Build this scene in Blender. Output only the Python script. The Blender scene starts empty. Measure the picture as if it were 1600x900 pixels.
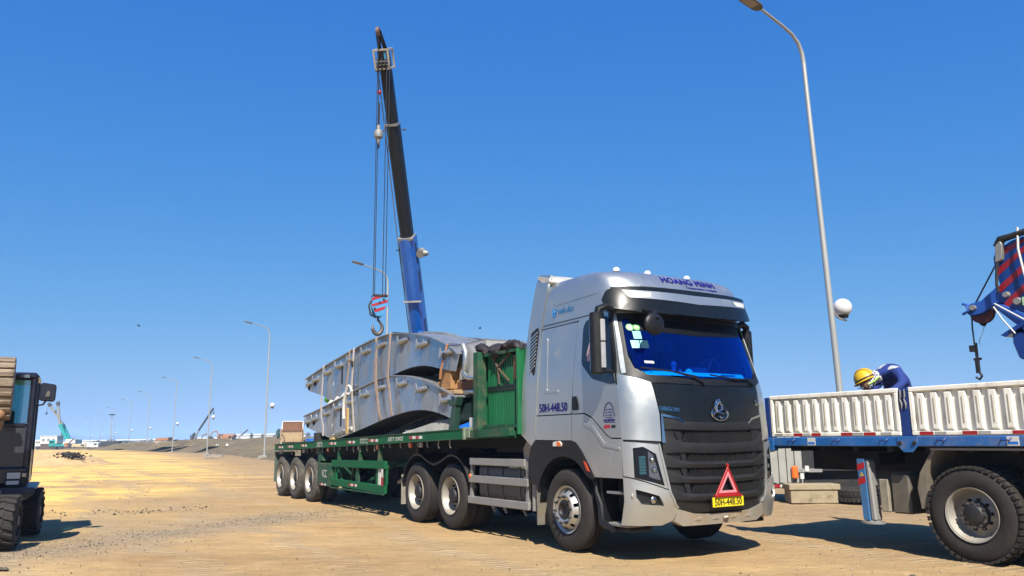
import bpy, bmesh, math, random
from math import sin, cos, pi, radians, sqrt, atan2
from mathutils import Vector, Matrix, noise
SC = bpy.context.scene
COL = SC.collection
random.seed(7)

# ------------------------------------------------------------------ camera, sky, sun, exposure
cam_d = bpy.data.cameras.new('camera'); cam = bpy.data.objects.new('camera', cam_d); COL.objects.link(cam)
SC.camera = cam
cam_d.sensor_width = 36.0; cam_d.lens = 27.872; cam_d.clip_start = 0.1; cam_d.clip_end = 20000
PITCH, ROLL = 0.187902, -0.0112002
_F = Vector((0, cos(PITCH), sin(PITCH))); _R = Vector((1, 0, 0)); _U = _R.cross(_F)
_R2 = cos(ROLL)*_R + sin(ROLL)*_U; _U2 = -sin(ROLL)*_R + cos(ROLL)*_U
cam.matrix_world = Matrix(((_R2.x, _U2.x, -_F.x, 0), (_R2.y, _U2.y, -_F.y, 0), (_R2.z, _U2.z, -_F.z, 1.43406), (0, 0, 0, 1)))
SUN = Vector((0.095, -0.975, 1.0)).normalized()
sun_d = bpy.data.lights.new('sun', 'SUN'); sun = bpy.data.objects.new('sun', sun_d); COL.objects.link(sun)
sun_d.energy = 5.0; sun_d.angle = radians(0.55); sun_d.color = (1.0, 0.93, 0.82)
sun.rotation_mode = 'QUATERNION'; sun.rotation_quaternion = SUN.to_track_quat('Z', 'Y'); sun.location = (0, -10, 30)
world = bpy.data.worlds.new('World'); SC.world = world; world.use_nodes = True
wn = world.node_tree; bg = wn.nodes['Background']
sky = wn.nodes.new('ShaderNodeTexSky'); sky.sky_type = 'NISHITA'; sky.sun_disc = False
sky.sun_elevation = math.asin(SUN.z); sky.sun_rotation = atan2(SUN.x, SUN.y)
sky.altitude = 0; sky.air_density = 1.0; sky.dust_density = .6; sky.ozone_density = 3.5
hs = wn.nodes.new('ShaderNodeHueSaturation'); hs.inputs['Saturation'].default_value = 1.0; hs.inputs['Hue'].default_value = 0.5
wn.links.new(sky.outputs[0], hs.inputs['Color'])
sp0 = wn.nodes.new('ShaderNodeSeparateColor'); cb0 = wn.nodes.new('ShaderNodeCombineColor'); wn.links.new(hs.outputs[0], sp0.inputs[0])
for i_, (pw, k_) in enumerate(((1.25,.20),(.62,.90),(.20,3.25))):     # the camera's deep, even blue: each channel of the sky compressed alike in every direction
    p_ = wn.nodes.new('ShaderNodeMath'); p_.operation = 'POWER'; p_.inputs[1].default_value = pw; wn.links.new(sp0.outputs[i_], p_.inputs[0])
    m_ = wn.nodes.new('ShaderNodeMath'); m_.operation = 'MULTIPLY'; m_.inputs[1].default_value = k_; wn.links.new(p_.outputs[0], m_.inputs[0]); wn.links.new(m_.outputs[0], cb0.inputs[i_])
wn.links.new(cb0.outputs[0], bg.inputs[0])
bg.inputs[1].default_value = 0.080
SC.view_settings.view_transform = 'Standard'; SC.view_settings.look = 'None'
SC.view_settings.exposure = 1.0; SC.view_settings.gamma = 1.0
SC.render.engine = 'CYCLES'
SC.render.resolution_x = 1024; SC.render.resolution_y = 576

# ------------------------------------------------------------------ materials
def hexc(s):
    s = s.lstrip('#'); o = []
    for i in (0, 2, 4):
        v = int(s[i:i+2], 16)/255; o.append(v/12.92 if v <= .04045 else ((v+.055)/1.055)**2.4)
    return tuple(o)
MATS = {}
def mat(name, col, rough=.5, metal=0., var=.12, vscale=3., dirt=None, damt=.35, dscale=2.5, bump=0., bscale=60., coat=0., emit=None, spec=None, stretch=None, dlow=None):
    if name in MATS: return MATS[name]
    if isinstance(col, str): col = hexc(col)
    if not isinstance(col, tuple): return MATS[name]
    col = tuple(c*.65 for c in col)
    m = bpy.data.materials.new(name); m.use_nodes = True; nt = m.node_tree; N = nt.nodes; L = nt.links
    b = N['Principled BSDF']; b.inputs['Metallic'].default_value = metal
    if coat: b.inputs['Coat Weight'].default_value = coat; b.inputs['Coat Roughness'].default_value = .08
    if spec is not None: b.inputs['Specular IOR Level'].default_value = spec
    tc = N.new('ShaderNodeTexCoord'); src = tc.outputs['Object']
    if stretch:
        mp = N.new('ShaderNodeMapping'); mp.inputs['Scale'].default_value = stretch; L.new(src, mp.inputs[0]); src = mp.outputs[0]
    n1 = N.new('ShaderNodeTexNoise'); n1.inputs['Scale'].default_value = vscale; n1.inputs['Detail'].default_value = 6; n1.inputs['Roughness'].default_value = .65
    L.new(src, n1.inputs[0])
    r = N.new('ShaderNodeMapRange'); r.inputs[1].default_value = .3; r.inputs[2].default_value = .7
    r.inputs[3].default_value = 1-var; r.inputs[4].default_value = 1+var; L.new(n1.outputs[0], r.inputs[0])
    mx = N.new('ShaderNodeVectorMath'); mx.operation = 'SCALE'; mx.inputs[0].default_value = col; L.new(r.outputs[0], mx.inputs['Scale'])
    out = mx.outputs[0]; fac = None
    if dirt:
        if isinstance(dirt, str): dirt = hexc(dirt)
        dirt = tuple(c*.65 for c in dirt)
        n2 = N.new('ShaderNodeTexNoise'); n2.inputs['Scale'].default_value = dscale; n2.inputs['Detail'].default_value = 9; n2.inputs['Roughness'].default_value = .7
        L.new(src, n2.inputs[0])
        r2 = N.new('ShaderNodeMapRange'); r2.inputs[1].default_value = .62-.3*damt; r2.inputs[2].default_value = .82-.25*damt; r2.inputs[3].default_value = 0; r2.inputs[4].default_value = min(1, damt*1.6); L.new(n2.outputs[0], r2.inputs[0])
        fac = r2.outputs[0]
        if dlow:   # more road dust low on the thing (object z between the two heights)
            sp = N.new('ShaderNodeSeparateXYZ'); L.new(tc.outputs['Object'], sp.inputs[0])
            r3 = N.new('ShaderNodeMapRange'); r3.inputs[1].default_value = dlow[0]; r3.inputs[2].default_value = dlow[1]; r3.inputs[3].default_value = dlow[2]; r3.inputs[4].default_value = 0; L.new(sp.outputs[2], r3.inputs[0])
            ad = N.new('ShaderNodeMath'); ad.operation = 'ADD'; ad.use_clamp = True; L.new(fac, ad.inputs[0]); 
            ml = N.new('ShaderNodeMath'); ml.operation = 'MULTIPLY'; L.new(r3.outputs[0], ml.inputs[0]); L.new(n1.outputs[0], ml.inputs[1]); L.new(ml.outputs[0], ad.inputs[1]); fac = ad.outputs[0]
        mm = N.new('ShaderNodeMix'); mm.data_type = 'RGBA'; L.new(fac, mm.inputs[0]); L.new(out, mm.inputs[6]); mm.inputs[7].default_value = (*dirt, 1); out = mm.outputs[2]
    L.new(out, b.inputs['Base Color'])
    rr = N.new('ShaderNodeMapRange'); rr.inputs[1].default_value = .25; rr.inputs[2].default_value = .75; rr.inputs[3].default_value = max(.02, rough-.08); rr.inputs[4].default_value = min(1, rough+.1); L.new(n1.outputs[0], rr.inputs[0])
    if fac is not None:
        m2 = N.new('ShaderNodeMix'); m2.data_type = 'FLOAT'; L.new(fac, m2.inputs[0]); L.new(rr.outputs[0], m2.inputs[2]); m2.inputs[3].default_value = .85; L.new(m2.outputs[0], b.inputs['Roughness'])
        if metal > 0:
            m3 = N.new('ShaderNodeMapRange'); m3.inputs[3].default_value = metal; m3.inputs[4].default_value = 0; L.new(fac, m3.inputs[0]); L.new(m3.outputs[0], b.inputs['Metallic'])
    else: L.new(rr.outputs[0], b.inputs['Roughness'])
    if bump:
        n3 = N.new('ShaderNodeTexNoise'); n3.inputs['Scale'].default_value = bscale; n3.inputs['Detail'].default_value = 4; L.new(src, n3.inputs[0])
        bp = N.new('ShaderNodeBump'); bp.inputs['Strength'].default_value = bump; bp.inputs['Distance'].default_value = .02; L.new(n3.outputs[0], bp.inputs['Height']); L.new(bp.outputs[0], b.inputs['Normal'])
    if emit: b.inputs['Emission Color'].default_value = (*emit, 1); b.inputs['Emission Strength'].default_value = 1
    MATS[name] = m; return m

# ------------------------------------------------------------------ mesh builder
class G:
    def __init__(s): s.v = []; s.f = []
    def add(s, vs, fs):
        n = len(s.v); s.v += [tuple(v) for v in vs]; s.f += [tuple(i+n for i in f) for f in fs]; return s
    def box(s, x0, x1, y0, y1, z0, z1):
        return s.add([(x0,y0,z0),(x1,y0,z0),(x1,y1,z0),(x0,y1,z0),(x0,y0,z1),(x1,y0,z1),(x1,y1,z1),(x0,y1,z1)],
                     [(0,3,2,1),(4,5,6,7),(0,1,5,4),(1,2,6,5),(2,3,7,6),(3,0,4,7)])
    def hexa(s, b, t):      # b,t: four corner points each, same winding
        return s.add(list(b)+list(t), [(3,2,1,0),(4,5,6,7),(0,1,5,4),(1,2,6,5),(2,3,7,6),(3,0,4,7)])
    def beam(s, a, b, w, h, up=(0,0,1)):
        a = Vector(a); b = Vector(b); d = (b-a).normalized(); u = Vector(up)
        if abs(d.dot(u)) > .98: u = Vector((1,0,0))
        r = d.cross(u).normalized(); u = r.cross(d)
        q = [-r*w/2-u*h/2, r*w/2-u*h/2, r*w/2+u*h/2, -r*w/2+u*h/2]
        return s.add([a+k for k in q]+[b+k for k in q], [(3,2,1,0),(4,5,6,7),(0,1,5,4),(1,2,6,5),(2,3,7,6),(3,0,4,7)])
    def prism(s, poly, ax, a, b):
        n = len(poly)
        def P(p, t): return {'x': (t, p[0], p[1]), 'y': (p[0], t, p[1]), 'z': (p[0], p[1], t)}[ax]
        return s.add([P(p, a) for p in poly]+[P(p, b) for p in poly],
                     [tuple(range(n))[::-1], tuple(range(n, 2*n))]+[(i, (i+1) % n, n+(i+1) % n, n+i) for i in range(n)])
    def rings(s, R, close=True, cap=True, loop=True):
        n = len(R[0]); m = len(R); vs = [p for r in R for p in r]; fs = []
        for i in range(m-1):
            for j in range(n if loop else n-1):
                k = (j+1) % n; fs.append((i*n+j, i*n+k, (i+1)*n+k, (i+1)*n+j))
        if cap: fs.append(tuple(range(n))[::-1]); fs.append(tuple((m-1)*n+j for j in range(n)))
        return s.add(vs, fs)
    def tube(s, pts, r, n=8, cap=True):
        pts = [Vector(p) for p in pts]; R = []; prev = None
        for i, p in enumerate(pts):
            d = ((pts[min(i+1, len(pts)-1)]-pts[max(i-1, 0)])).normalized()
            if prev is None:
                u = Vector((0,0,1)) if abs(d.z) < .9 else Vector((1,0,0))
                x = d.cross(u).normalized()
            else: x = (prev-d*prev.dot(d)).normalized()
            prev = x; y = d.cross(x); rr = r[i] if isinstance(r, (list, tuple)) else r
            R.append([p+x*cos(2*pi*k/n)*rr+y*sin(2*pi*k/n)*rr for k in range(n)])
        return s.rings(R, cap=cap)
    def cyl(s, a, b, r0, r1=None, n=16): return s.tube([a, b], [r0, r0 if r1 is None else r1], n)
    def lathe(s, prof, c=(0,0,0), ax='y', n=40, closed=False):   # prof [(r, t)]
        R = []
        for r, t in prof:
            ring = []
            for k in range(n):
                a = 2*pi*k/n; p, q = r*cos(a), r*sin(a)
                v = {'y': (p, t, q), 'z': (p, q, t), 'x': (t, p, q)}[ax]
                ring.append((v[0]+c[0], v[1]+c[1], v[2]+c[2]))
            R.append(ring)
        if closed: R.append(R[0])
        return s.rings(R, cap=False)
    def ball(s, c, r, n=16, m=10, sc=(1,1,1)):
        return s.lathe([(max(1e-4, r*sin(pi*k/m)), 0) for k in range(1)], n=3) if False else s._ball(c, r, n, m, sc)
    def _ball(s, c, r, n, m, sc):
        R = []
        for k in range(m+1):
            a = pi*k/m; rr = max(sin(a), .02)*r; z = -cos(a)*r
            R.append([(c[0]+rr*cos(2*pi*j/n)*sc[0], c[1]+rr*sin(2*pi*j/n)*sc[1], c[2]+z*sc[2]) for j in range(n)])
        return s.rings(R)
    def xf(s, M, i0=0):
        s.v = s.v[:i0]+[tuple(M @ Vector(v)) for v in s.v[i0:]]; return s
    def build(s, name, m, parent=None, smooth=35, bevel=0, bseg=1):
        me = bpy.data.meshes.new(name); me.from_pydata(s.v, [], s.f)
        bm = bmesh.new(); bm.from_mesh(me)
        bmesh.ops.remove_doubles(bm, verts=bm.verts, dist=1e-5)
        bmesh.ops.recalc_face_normals(bm, faces=bm.faces)
        if bevel:
            es = [e for e in bm.edges if len(e.link_faces) == 2 and e.calc_face_angle(0) > .5]
            bmesh.ops.bevel(bm, geom=es, offset=bevel, segments=bseg, affect='EDGES', clamp_overlap=True)
        bm.to_mesh(me); bm.free()
        if smooth: me.shade_smooth(); me.set_sharp_from_angle(angle=radians(smooth))
        me.materials.append(m)
        o = bpy.data.objects.new(name, me); COL.objects.link(o)
        if parent: o.parent = parent
        return o
def tag(o, label=None, cat=None, group=None, kind=None):
    if label: o['label'] = label
    if cat: o['category'] = cat
    if group: o['group'] = group
    if kind: o['kind'] = kind
    return o
def thing(name, label, cat, loc=(0,0,0), rz=0, group=None):
    o = bpy.data.objects.new(name, None); COL.objects.link(o); o.location = loc; o.rotation_euler = (0,0,rz)
    o.empty_display_size = .3
    return tag(o, label, cat, group)
KIDS = {}
def dup(o, parent=None):
    c = o.copy(); COL.objects.link(c)
    if parent is not None: c.parent = parent
    for ch in [k for k in bpy.data.objects if k.parent == o]: dup(ch, c)
    return c
def dup_thing(root, loc, rz, label=None):
    c = dup(root); c.location = loc; c.rotation_euler = (0,0,rz)
    if label: c['label'] = label
    return c
def rc(poly, r, n=4):      # round the corners of a polygon
    out = []; N = len(poly)
    for i in range(N):
        p = Vector(poly[i]).to_2d(); a = Vector(poly[i-1]).to_2d(); b = Vector(poly[(i+1) % N]).to_2d()
        rr = r[i] if isinstance(r, (list, tuple)) else r
        if rr <= 0: out.append(tuple(p)); continue
        da = a-p; db = b-p; t = min(rr, da.length*.45, db.length*.45); s0 = p+da.normalized()*t; s1 = p+db.normalized()*t
        for k in range(n+1):
            u = k/n; q = s0*(1-u)**2+p*2*u*(1-u)+s1*u*u; out.append((q.x, q.y))
    return out
def patch(name, poly, pos, th, m, parent, us, vs, smooth=30):
    """polygon in (u,v), cut along us / vs, mapped by pos(u,v,depth) and given thickness th"""
    bm = bmesh.new(); vv = [bm.verts.new((p[0], p[1], 0)) for p in poly]; bm.faces.new(vv)
    lo = [min(p[i] for p in poly) for i in (0,1)]; hi = [max(p[i] for p in poly) for i in (0,1)]
    for ax, lst in ((0, us), (1, vs)):
        for t in lst:
            if lo[ax]+1e-3 < t < hi[ax]-1e-3:
                co = [0,0,0]; co[ax] = t; no = [0,0,0]; no[ax] = 1
                bmesh.ops.bisect_plane(bm, geom=bm.verts[:]+bm.edges[:]+bm.faces[:], plane_co=co, plane_no=no, dist=1e-5)
    bm.verts.ensure_lookup_table(); bm.verts.index_update()
    V = [tuple(pos(v.co.x, v.co.y, 0)) for v in bm.verts]; F = [tuple(v.index for v in f.verts) for f in bm.faces]
    n = len(V)
    if th:
        V += [tuple(pos(v.co.x, v.co.y, th)) for v in bm.verts]
        F += [tuple(i+n for i in f)[::-1] for f in F]
        for e in bm.edges:
            if len(e.link_faces) == 1: a, b = e.verts[0].index, e.verts[1].index; F.append((a, b, b+n, a+n))
    bm.free(); g = G(); g.add(V, F); return g.build(name, m, parent, smooth)
def text(name, s, size, m, parent, pos, bold=.0, shear=0, ext=.0015, align='CENTER', width=None, height=None, kids=None):
    """flat lettering; pos(u,v,d) maps text plane coordinates to local space"""
    cu = bpy.data.curves.new(name, 'FONT'); cu.body = s; cu.size = size; cu.align_x = align; cu.align_y = 'CENTER'; cu.offset = 0; cu.shear = shear; cu.resolution_u = 3; cu.space_character = 1.0+(1.6*bold/size if bold else 0)
    o = bpy.data.objects.new(name, cu); COL.objects.link(o); dg = bpy.context.evaluated_depsgraph_get(); dg.update()
    me = bpy.data.meshes.new_from_object(o.evaluated_get(dg)); bpy.data.objects.remove(o); bpy.data.curves.remove(cu)
    if len(me.vertices) == 0: return None
    xs = [v.co.x for v in me.vertices]; ys = [v.co.y for v in me.vertices]
    kx = (width/(max(xs)-min(xs))) if width else 1; ky = (height/(max(ys)-min(ys))) if height else (kx if width else 1)
    cx = (max(xs)+min(xs))/2 if align == 'CENTER' else min(xs); cy = (max(ys)+min(ys))/2
    P0_ = [((v.co.x-cx)*kx, (v.co.y-cy)*ky) for v in me.vertices]; F0_ = [tuple(p.vertices) for p in me.polygons]; V_ = []; FF_ = []
    for k_, (du, dv) in enumerate(((0,0),) if not bold else ((-bold,0),(bold,0),(0,bold*.5),(0,-bold*.5))):    # heavier strokes: shifted copies, each a hair prouder
        n_ = len(V_); V_ += [tuple(pos(a_+du, b_+dv, ext+.0005*k_)) for a_, b_ in P0_]; FF_ += [tuple(i+n_ for i in f_) for f_ in F0_]
    bpy.data.meshes.remove(me); me = bpy.data.meshes.new(name); me.from_pydata(V_, [], FF_)
    me.materials.clear(); me.materials.append(m); me.name = name
    ob = bpy.data.objects.new(name, me); COL.objects.link(ob); ob.parent = parent; return ob
def lerp(t, X, Y):
    if t <= X[0]: return Y[0]
    for i in range(len(X)-1):
        if t <= X[i+1]: return Y[i]+(Y[i+1]-Y[i])*(t-X[i])/(X[i+1]-X[i])
    return Y[-1]
def sst(a, b, t): t = max(0, min(1, (t-a)/(b-a))); return t*t*(3-2*t)

# palette
DUST = '#a08a68'
silver = mat('silver_paint', (.70,.735,.72), .35, .85, .03, 1.5, DUST, .20, 1.7, coat=.35, dlow=(.3,1.5,.3))
silver_d = mat('silver_paint_dusty', (.48,.46,.42), .42, .4, .1, 2.5, DUST, .6, 3, coat=.2)
blackp = mat('black_plastic', (.008,.009,.011), .45, 0, .2, 4, '#4d463a', .12, 3, spec=.35)
blackg = mat('black_gloss_panel', (.008,.011,.014), .28, 0, .1, 2, '#6a6050', .05, 4, spec=.3)
grillep = mat('grille_plastic', (.013,.013,.014), .5, 0, .15, 5, '#5d5444', .14, 4, spec=.4)
rubber = mat('tyre_rubber', (.022,.018,.015), .8, 0, .25, 6, '#564a3b', .3, 9, bump=.15, bscale=40)
rubber_dusty = mat('tyre_rubber_dusty', (.075,.07,.062), .88, 0, .15, 5, '#7d7262', .45, 7, bump=.2, bscale=40)
rim_al = mat('rim_metal', (.62,.61,.58), .36, .75, .1, 5, '#8a7656', .3, 6)
rim_steel = mat('rim_steel', (.50,.48,.43), .5, .4, .12, 5, '#8a7656', .45, 6)
dark_metal = mat('dark_chassis', (.022,.022,.024), .6, .2, .25, 4, '#5d5240', .3, 3)
chrome = mat('chrome', (.8,.8,.82), .12, 1, .03, 3)
green = mat('green_paint', (.001,.12,.04), .7, 0, .2, 3, '#3f5a40', .2, 4, bump=.05, bscale=25, spec=.25)
green_w = mat('green_paint_worn', (.012,.09,.045), .65, 0, .3, 4, '#6d6450', .5, 5, bump=.1, spec=.25)
green_box = mat('green_sheet', (.003,.15,.05), .5, 0, .25, 3, '#5a3a2c', .15, 7, stretch=(1,1,.35))
galv = mat('galvanised_steel', (.56,.61,.64), .26, .9, .25, 1.3, '#40474d', .5, 1.7, stretch=(1,1,.45))
galv_edge = mat('galvanised_edge', (.42,.44,.46), .42, .6, .2, 4)
strapm = mat('strap_webbing', (.50,.36,.26), .8, 0, .2, 12, '#7a4a38', .3, 8)
strapw = mat('strap_pale', (.66,.60,.52), .8, 0, .2, 12)
wood = mat('timber', (.42,.22,.08), .75, 0, .3, 6, stretch=(1,6,6), bump=.1)
blue = mat('truck_blue', (.012,.12,.42), .35, 0, .15, 3, '#6a6a60', .25, 4, coat=.3)
blue_l = mat('truck_light_blue', (.02,.15,.48), .4, 0, .2, 3, '#8a8270', .35, 5, coat=.2)
crane_blue = mat('crane_blue', (.006,.045,.26), .34, 0, .15, 2, coat=.3)
red = mat('signal_red', (.42,.015,.02), .4, 0, .15, 5)
refw = mat('reflector_white', (.75,.74,.70), .4, 0, .08, 8, '#8a7a60', .15, 8)
cream = mat('sideboard_cream', (1.06,1.04,.92), .5, 0, .08, 3, '#8a7a58', .42, 6, stretch=(1,1,.4))
concrete = mat('concrete', (.36,.34,.29), .9, 0, .2, 4, '#6d5f48', .4, 3, bump=.2)
white = mat('white_paint', (.74,.74,.72), .45, 0, .08, 3, DUST, .2, 3)
whiteglass = mat('opal_globe', (.82,.82,.82), .25, 0, .02, 3)
polem = mat('lamp_pole_grey', (.47,.48,.46), .45, .3, .1, 2, '#7a745f', .2, 3, stretch=(1,1,.2))
glassd = mat('dark_glass', (.012,.016,.024), .06, 0, .02, 2, coat=.5)
greym = mat('grey_metal', (.33,.33,.32), .5, .3, .18, 4, '#7d705a', .35, 4)
tankm = mat('tank_grey', (.10,.105,.11), .5, .2, .2, 4, '#7a6e58', .4, 4)
orange = mat('orange_plastic', (.85,.18,.03), .3, 0, .05, 4)
rust = mat('rusty_steel', (.20,.07,.03), .8, .1, .4, 5, '#4a3526', .5, 6, bump=.1)
inkblue = mat('lettering_blue', (.006,.006,.22), .6, 0, .04, 5, spec=.2)
inkcyan = mat('lettering_cyan', (.01,.22,.6), .45, 0, .04, 5)
inkblack = mat('lettering_black', (.012,.012,.012), .5, 0, .04, 5)
yellow = mat('plate_yellow', (.85,.72,.02), .4, 0, .03, 6)
# ------------------------------------------------------------------ wheels
def tyre_prof(R, w, ri, y0):
    """closed profile (r, y): outer wall at y0, inner wall at y0+w"""
    P = [(ri, y0+.03), (ri+.02, y0+.018), (ri+(R-ri)*.35, y0-.004), (ri+(R-ri)*.6, y0), (ri+(R-ri)*.82, y0+.014), (R-.022, y0+.03), (R-.004, y0+.05)]
    g = []
    for k in range(1, 5):
        c = y0+w*(k/5); g += [(R, c-.011), (R-.014, c-.008), (R-.014, c+.008), (R, c+.011)]
    Q = [(r, 2*y0+w-y) for r, y in P[::-1]]
    return P+g+Q
def make_wheel(parent, loc, kind, flip=False, R=.52, w=.285, lug=False, rubm=None):
    """kind 'front' (dish out) or 'dual' (deep dish); axis along y, outside towards -y"""
    ri = .292; rm = rim_al if kind == 'front' else rim_steel; rubm = rubm or rubber
    h = G()
    if kind == 'front':
        d = .045
        h.lathe([(.0001,-.02),(.055,-.02),(.07,-.03),(.085,-.055),(.115,-.05),(.115,.05)], n=24)
    else:
        h.lathe([(.0001,.02),(.09,.02),(.105,.03),(.125,.06),(.13,.14),(.16,.16),(.16,.2)], n=24)
    yb = -.048 if kind == 'front' else .115
    for k in range(10):
        a = 2*pi*k/10+.1; r = .168; h.cyl((r*cos(a), yb-.035, r*sin(a)), (r*cos(a), yb+.01, r*sin(a)), .016, .019, 6)
    hub = h.build('wheel', inkblack if kind == 'front' else dark_metal, parent, 40); hub.location = loc
    if flip: hub.rotation_euler = (0, 0, pi)
    y0 = 0.0
    t = G(); t.lathe(tyre_prof(R-(.012 if lug else 0), w, ri, y0), n=56, closed=True)
    if lug:
        for k in range(44):
            for s in (-1, 1):
                a = 2*pi*(k+(.5 if s > 0 else 0))/44; M = Matrix.Rotation(a, 4, 'Y'); i0 = len(t.v)
                yc = y0+w/2+s*w*.335; t.box(-.026, .026, yc-w*.15, yc+w*.155, R-.03, R+.002); t.xf(M, i0)
    t.build('tyre', rubm, hub, 40)
    r = G()
    if kind == 'front':
        r.lathe([(ri+.012,-.004),(ri+.012,.01),(ri-.006,.012),(ri-.022,.03),(ri-.032,.06),(ri-.034,.11)], n=48)
        # dish with ten hand holes
        n = 120; R0, R1, R2, R3 = .115, .20, .232, ri-.03
        def ring(rr, y): return [(rr*cos(2*pi*j/n), y, rr*sin(2*pi*j/n)) for j in range(n)]
        rr = [(R0,-.03),(.13,-.045),(.195,-.048),(.214,-.03),(.246,.02),(R3,.05)]
        i0 = len(r.v); vs = []; 
        for a, y in rr: vs += ring(a, y)
        fs = []
        for i in range(len(rr)-1):
            for j in range(n):
                k = j % 12
                if i == 3 and k in (4,5,6,7): continue
                fs.append((i*n+j, i*n+(j+1) % n, (i+1)*n+(j+1) % n, (i+1)*n+j))
        r.add(vs, fs)
    else:
        r.lathe([(ri+.012,-.004),(ri+.012,.01),(ri-.004,.012),(ri-.012,.03),(ri-.014,.05),(ri-.03,.075),(ri-.034,.15),(ri-.045,.165),(ri-.1,.145),(.16,.12),(.13,.12)], n=48)
    r.build('rim', rm, hub, 45)
    return hub
def copy_wheel(w, parent, loc, rz=0):
    c = dup(w, parent); c.location = loc; c.rotation_euler = (0, 0, rz); return c

# ------------------------------------------------------------------ tractor unit
TX, TY, TA = 1.70789, 11.32735, -1.01894
trk = thing('tractor_unit', 'silver and black tractor truck with blue windscreen and roof lettering, coupled to the green trailer', 'truck', (TX, TY, 0), TA)
CW, CD, CN = 1.23, .45, 2.4
ZT = [.3,.5,.7,1.3,1.75,2.0,2.15,2.9,3.0,3.15,3.30,3.42,3.50,3.555,3.595,3.62]
XT = [1.50,1.57,1.62,1.60,1.57,1.54,1.50,1.26,1.24,1.235,1.20,1.125,1.055,.96,.76,.36]
WZ = [.3,2.2,3.0,3.30,3.42,3.50,3.555,3.595,3.62]
WT = [1.23,1.23,1.185,1.185,1.18,1.165,1.13,1.07,.98]
def cw(z): return lerp(z, WZ, WT)
def fx(y, z, off=0):
    W = cw(z); D = CD; u = min(abs(y)/W, 1); N_ = lerp(z, [3.2,3.45], [CN,3.3])
    return lerp(z, ZT, XT)-D*(1-(1-u**N_)**(1/N_))
def fpos(off=0., tilt=None):
    def pos(y, z, d):
        o = off+(tilt(z) if tilt else 0)
        W = cw(z); u = min(abs(y)/W, .9999); e = 1e-3
        dx = (fx(y+e, z)-fx(y-e, z))/(2*e) if u < .995 else -8*(1 if y > 0 else -1)
        nrm = Vector((1, -dx, 0)).normalized()
        return Vector((fx(y, z), y, z))+nrm*(o-d)
    return pos
YS = [CW*s*(sin(radians(a)))**(2/CN) for s in (-1, 1) for a in range(8, 90, 8)]+[0]
ZS = [.4+.1*i for i in range(34)]
def sy(x, z):
    W = cw(z); x0 = lerp(z, ZT, XT)-CD; u = max(0, (x-x0)/CD)
    return W*(1-min(u, .999)**CN)**(1/CN)
def spos(side, off=0.):
    return lambda x, z, d: Vector((x, side*(sy(x, z)+off-d), z))
XS = [-1+.1*i for i in range(18)]+[.85+.06*i for i in range(12)]
def fp(name, poly, m, off=0, th=.03, tilt=None, parent=trk, smooth=30): return patch(name, poly, fpos(off, tilt), th, m, parent, YS, ZS, smooth)
def sp(name, poly, m, side=-1, off=0, th=.03, parent=trk, smooth=30): return patch(name, poly, spos(side, off), th, m, parent, XS, ZS, smooth)
def sym(p): return p+[(-y, z) for y, z in p[::-1]]

# cab core and interior
g = G(); g.box(-.6, .95, -1.12, 1.12, 1.36, 1.42); g.box(-.62, -.56, -1.14, 1.14, 1.0, 3.05)
for s in (-1, 1):
    for k in range(2): pass
    g.box(-.6, .98, s*1.165-.012, s*1.165+.012, 1.36, 2.2); g.box(-.6, .3, s*1.15-.012, s*1.15+.012, 2.2, 3.0); g.box(.3, 1.0, s*1.145-.01, s*1.145+.01, 2.9, 3.0)
    g.box(.3, .95, s*1.15-.012, s*1.15+.012, 2.2, 2.92)
g.build('cab_shell', blackp, trk, 0)
fp('firewall', sym([(-1.18,1.3),(-1.18,2.18)]), blackp, -.035, .03)
fp('header_rail', sym([(-1.13,2.9),(-1.13,3.02)]), blackp, .0, .06)
interior_w = mat('curtain_fabric', (.40,.035,1.1), .8, 0, .1, 8)
interior_d = mat('cab_trim_dark', (.03,.02,.12), .8)
g = G(); g.box(-.08, -.04, -1.1, .35, 2.0, 2.95)
cur = g
rows = []
for i in range(41):
    y = -1.1+1.45*i/40; rows.append(y)
cur = G()
cur.rings([[(-.02+.03*sin(y*42), y, z) for y in rows] for z in (1.9, 2.95)], loop=False, cap=False); cur.build('curtain', interior_w, trk, 60)
cur = G(); cur.rings([[(-.35+.02*sin(y*30), y, z) for y in [.35+.75*i/20 for i in range(21)]] for z in (1.9, 2.95)], loop=False, cap=False); cur.build('curtain', mat('curtain_rear', (.2,.45,1.2), .8), trk, 60)
dash = G(); dash.prism([(.92,2.23),(1.25,2.25),(1.33,2.13),(1.33,1.9),(.95,1.9)], 'y', -.86, .86); dash.build('dashboard', mat('dash_teal', (.3,1.1,1.2), .6), trk, 30, .02)
g = G(); g.box(.3,.8,.25,.75,1.5,1.95); g.box(.2,.34,.25,.75,1.9,2.62); g.build('seat', interior_d, trk, 30, .04)
g = G(); g.box(.3,.8,-.75,-.25,1.5,1.95); g.box(.2,.34,-.75,-.25,1.9,2.6); g.build('seat', interior_d, trk, 30, .04)
g = G(); M = Matrix.Translation((.92,.52,2.28)) @ Matrix.Rotation(radians(-60), 4, 'Y')
R = []
for k in range(28):
    a = 2*pi*k/28; R.append([tuple(M @ Vector(((.21+.015*cos(b))*cos(a), (.21+.015*cos(b))*sin(a), .015*sin(b)))) for b in [2*pi*j/6 for j in range(6)]])
R.append(R[0]); g.rings(R, cap=False); i0 = len(g.v); g.beam((-.2,0,0),(.2,0,0),.03,.02); g.beam((0,-.2,0),(0,.2,0),.03,.02); g.xf(M, i0)
g.build('steering_wheel', interior_d, trk)
pap = G(); pap.box(1.0,1.3,.42,.68,2.225,2.235); pap.box(.98,1.2,.2,.4,2.225,2.24); pap.build('paper', mat('paper', (.8,.85,.8), .7), trk, 0)
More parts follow.
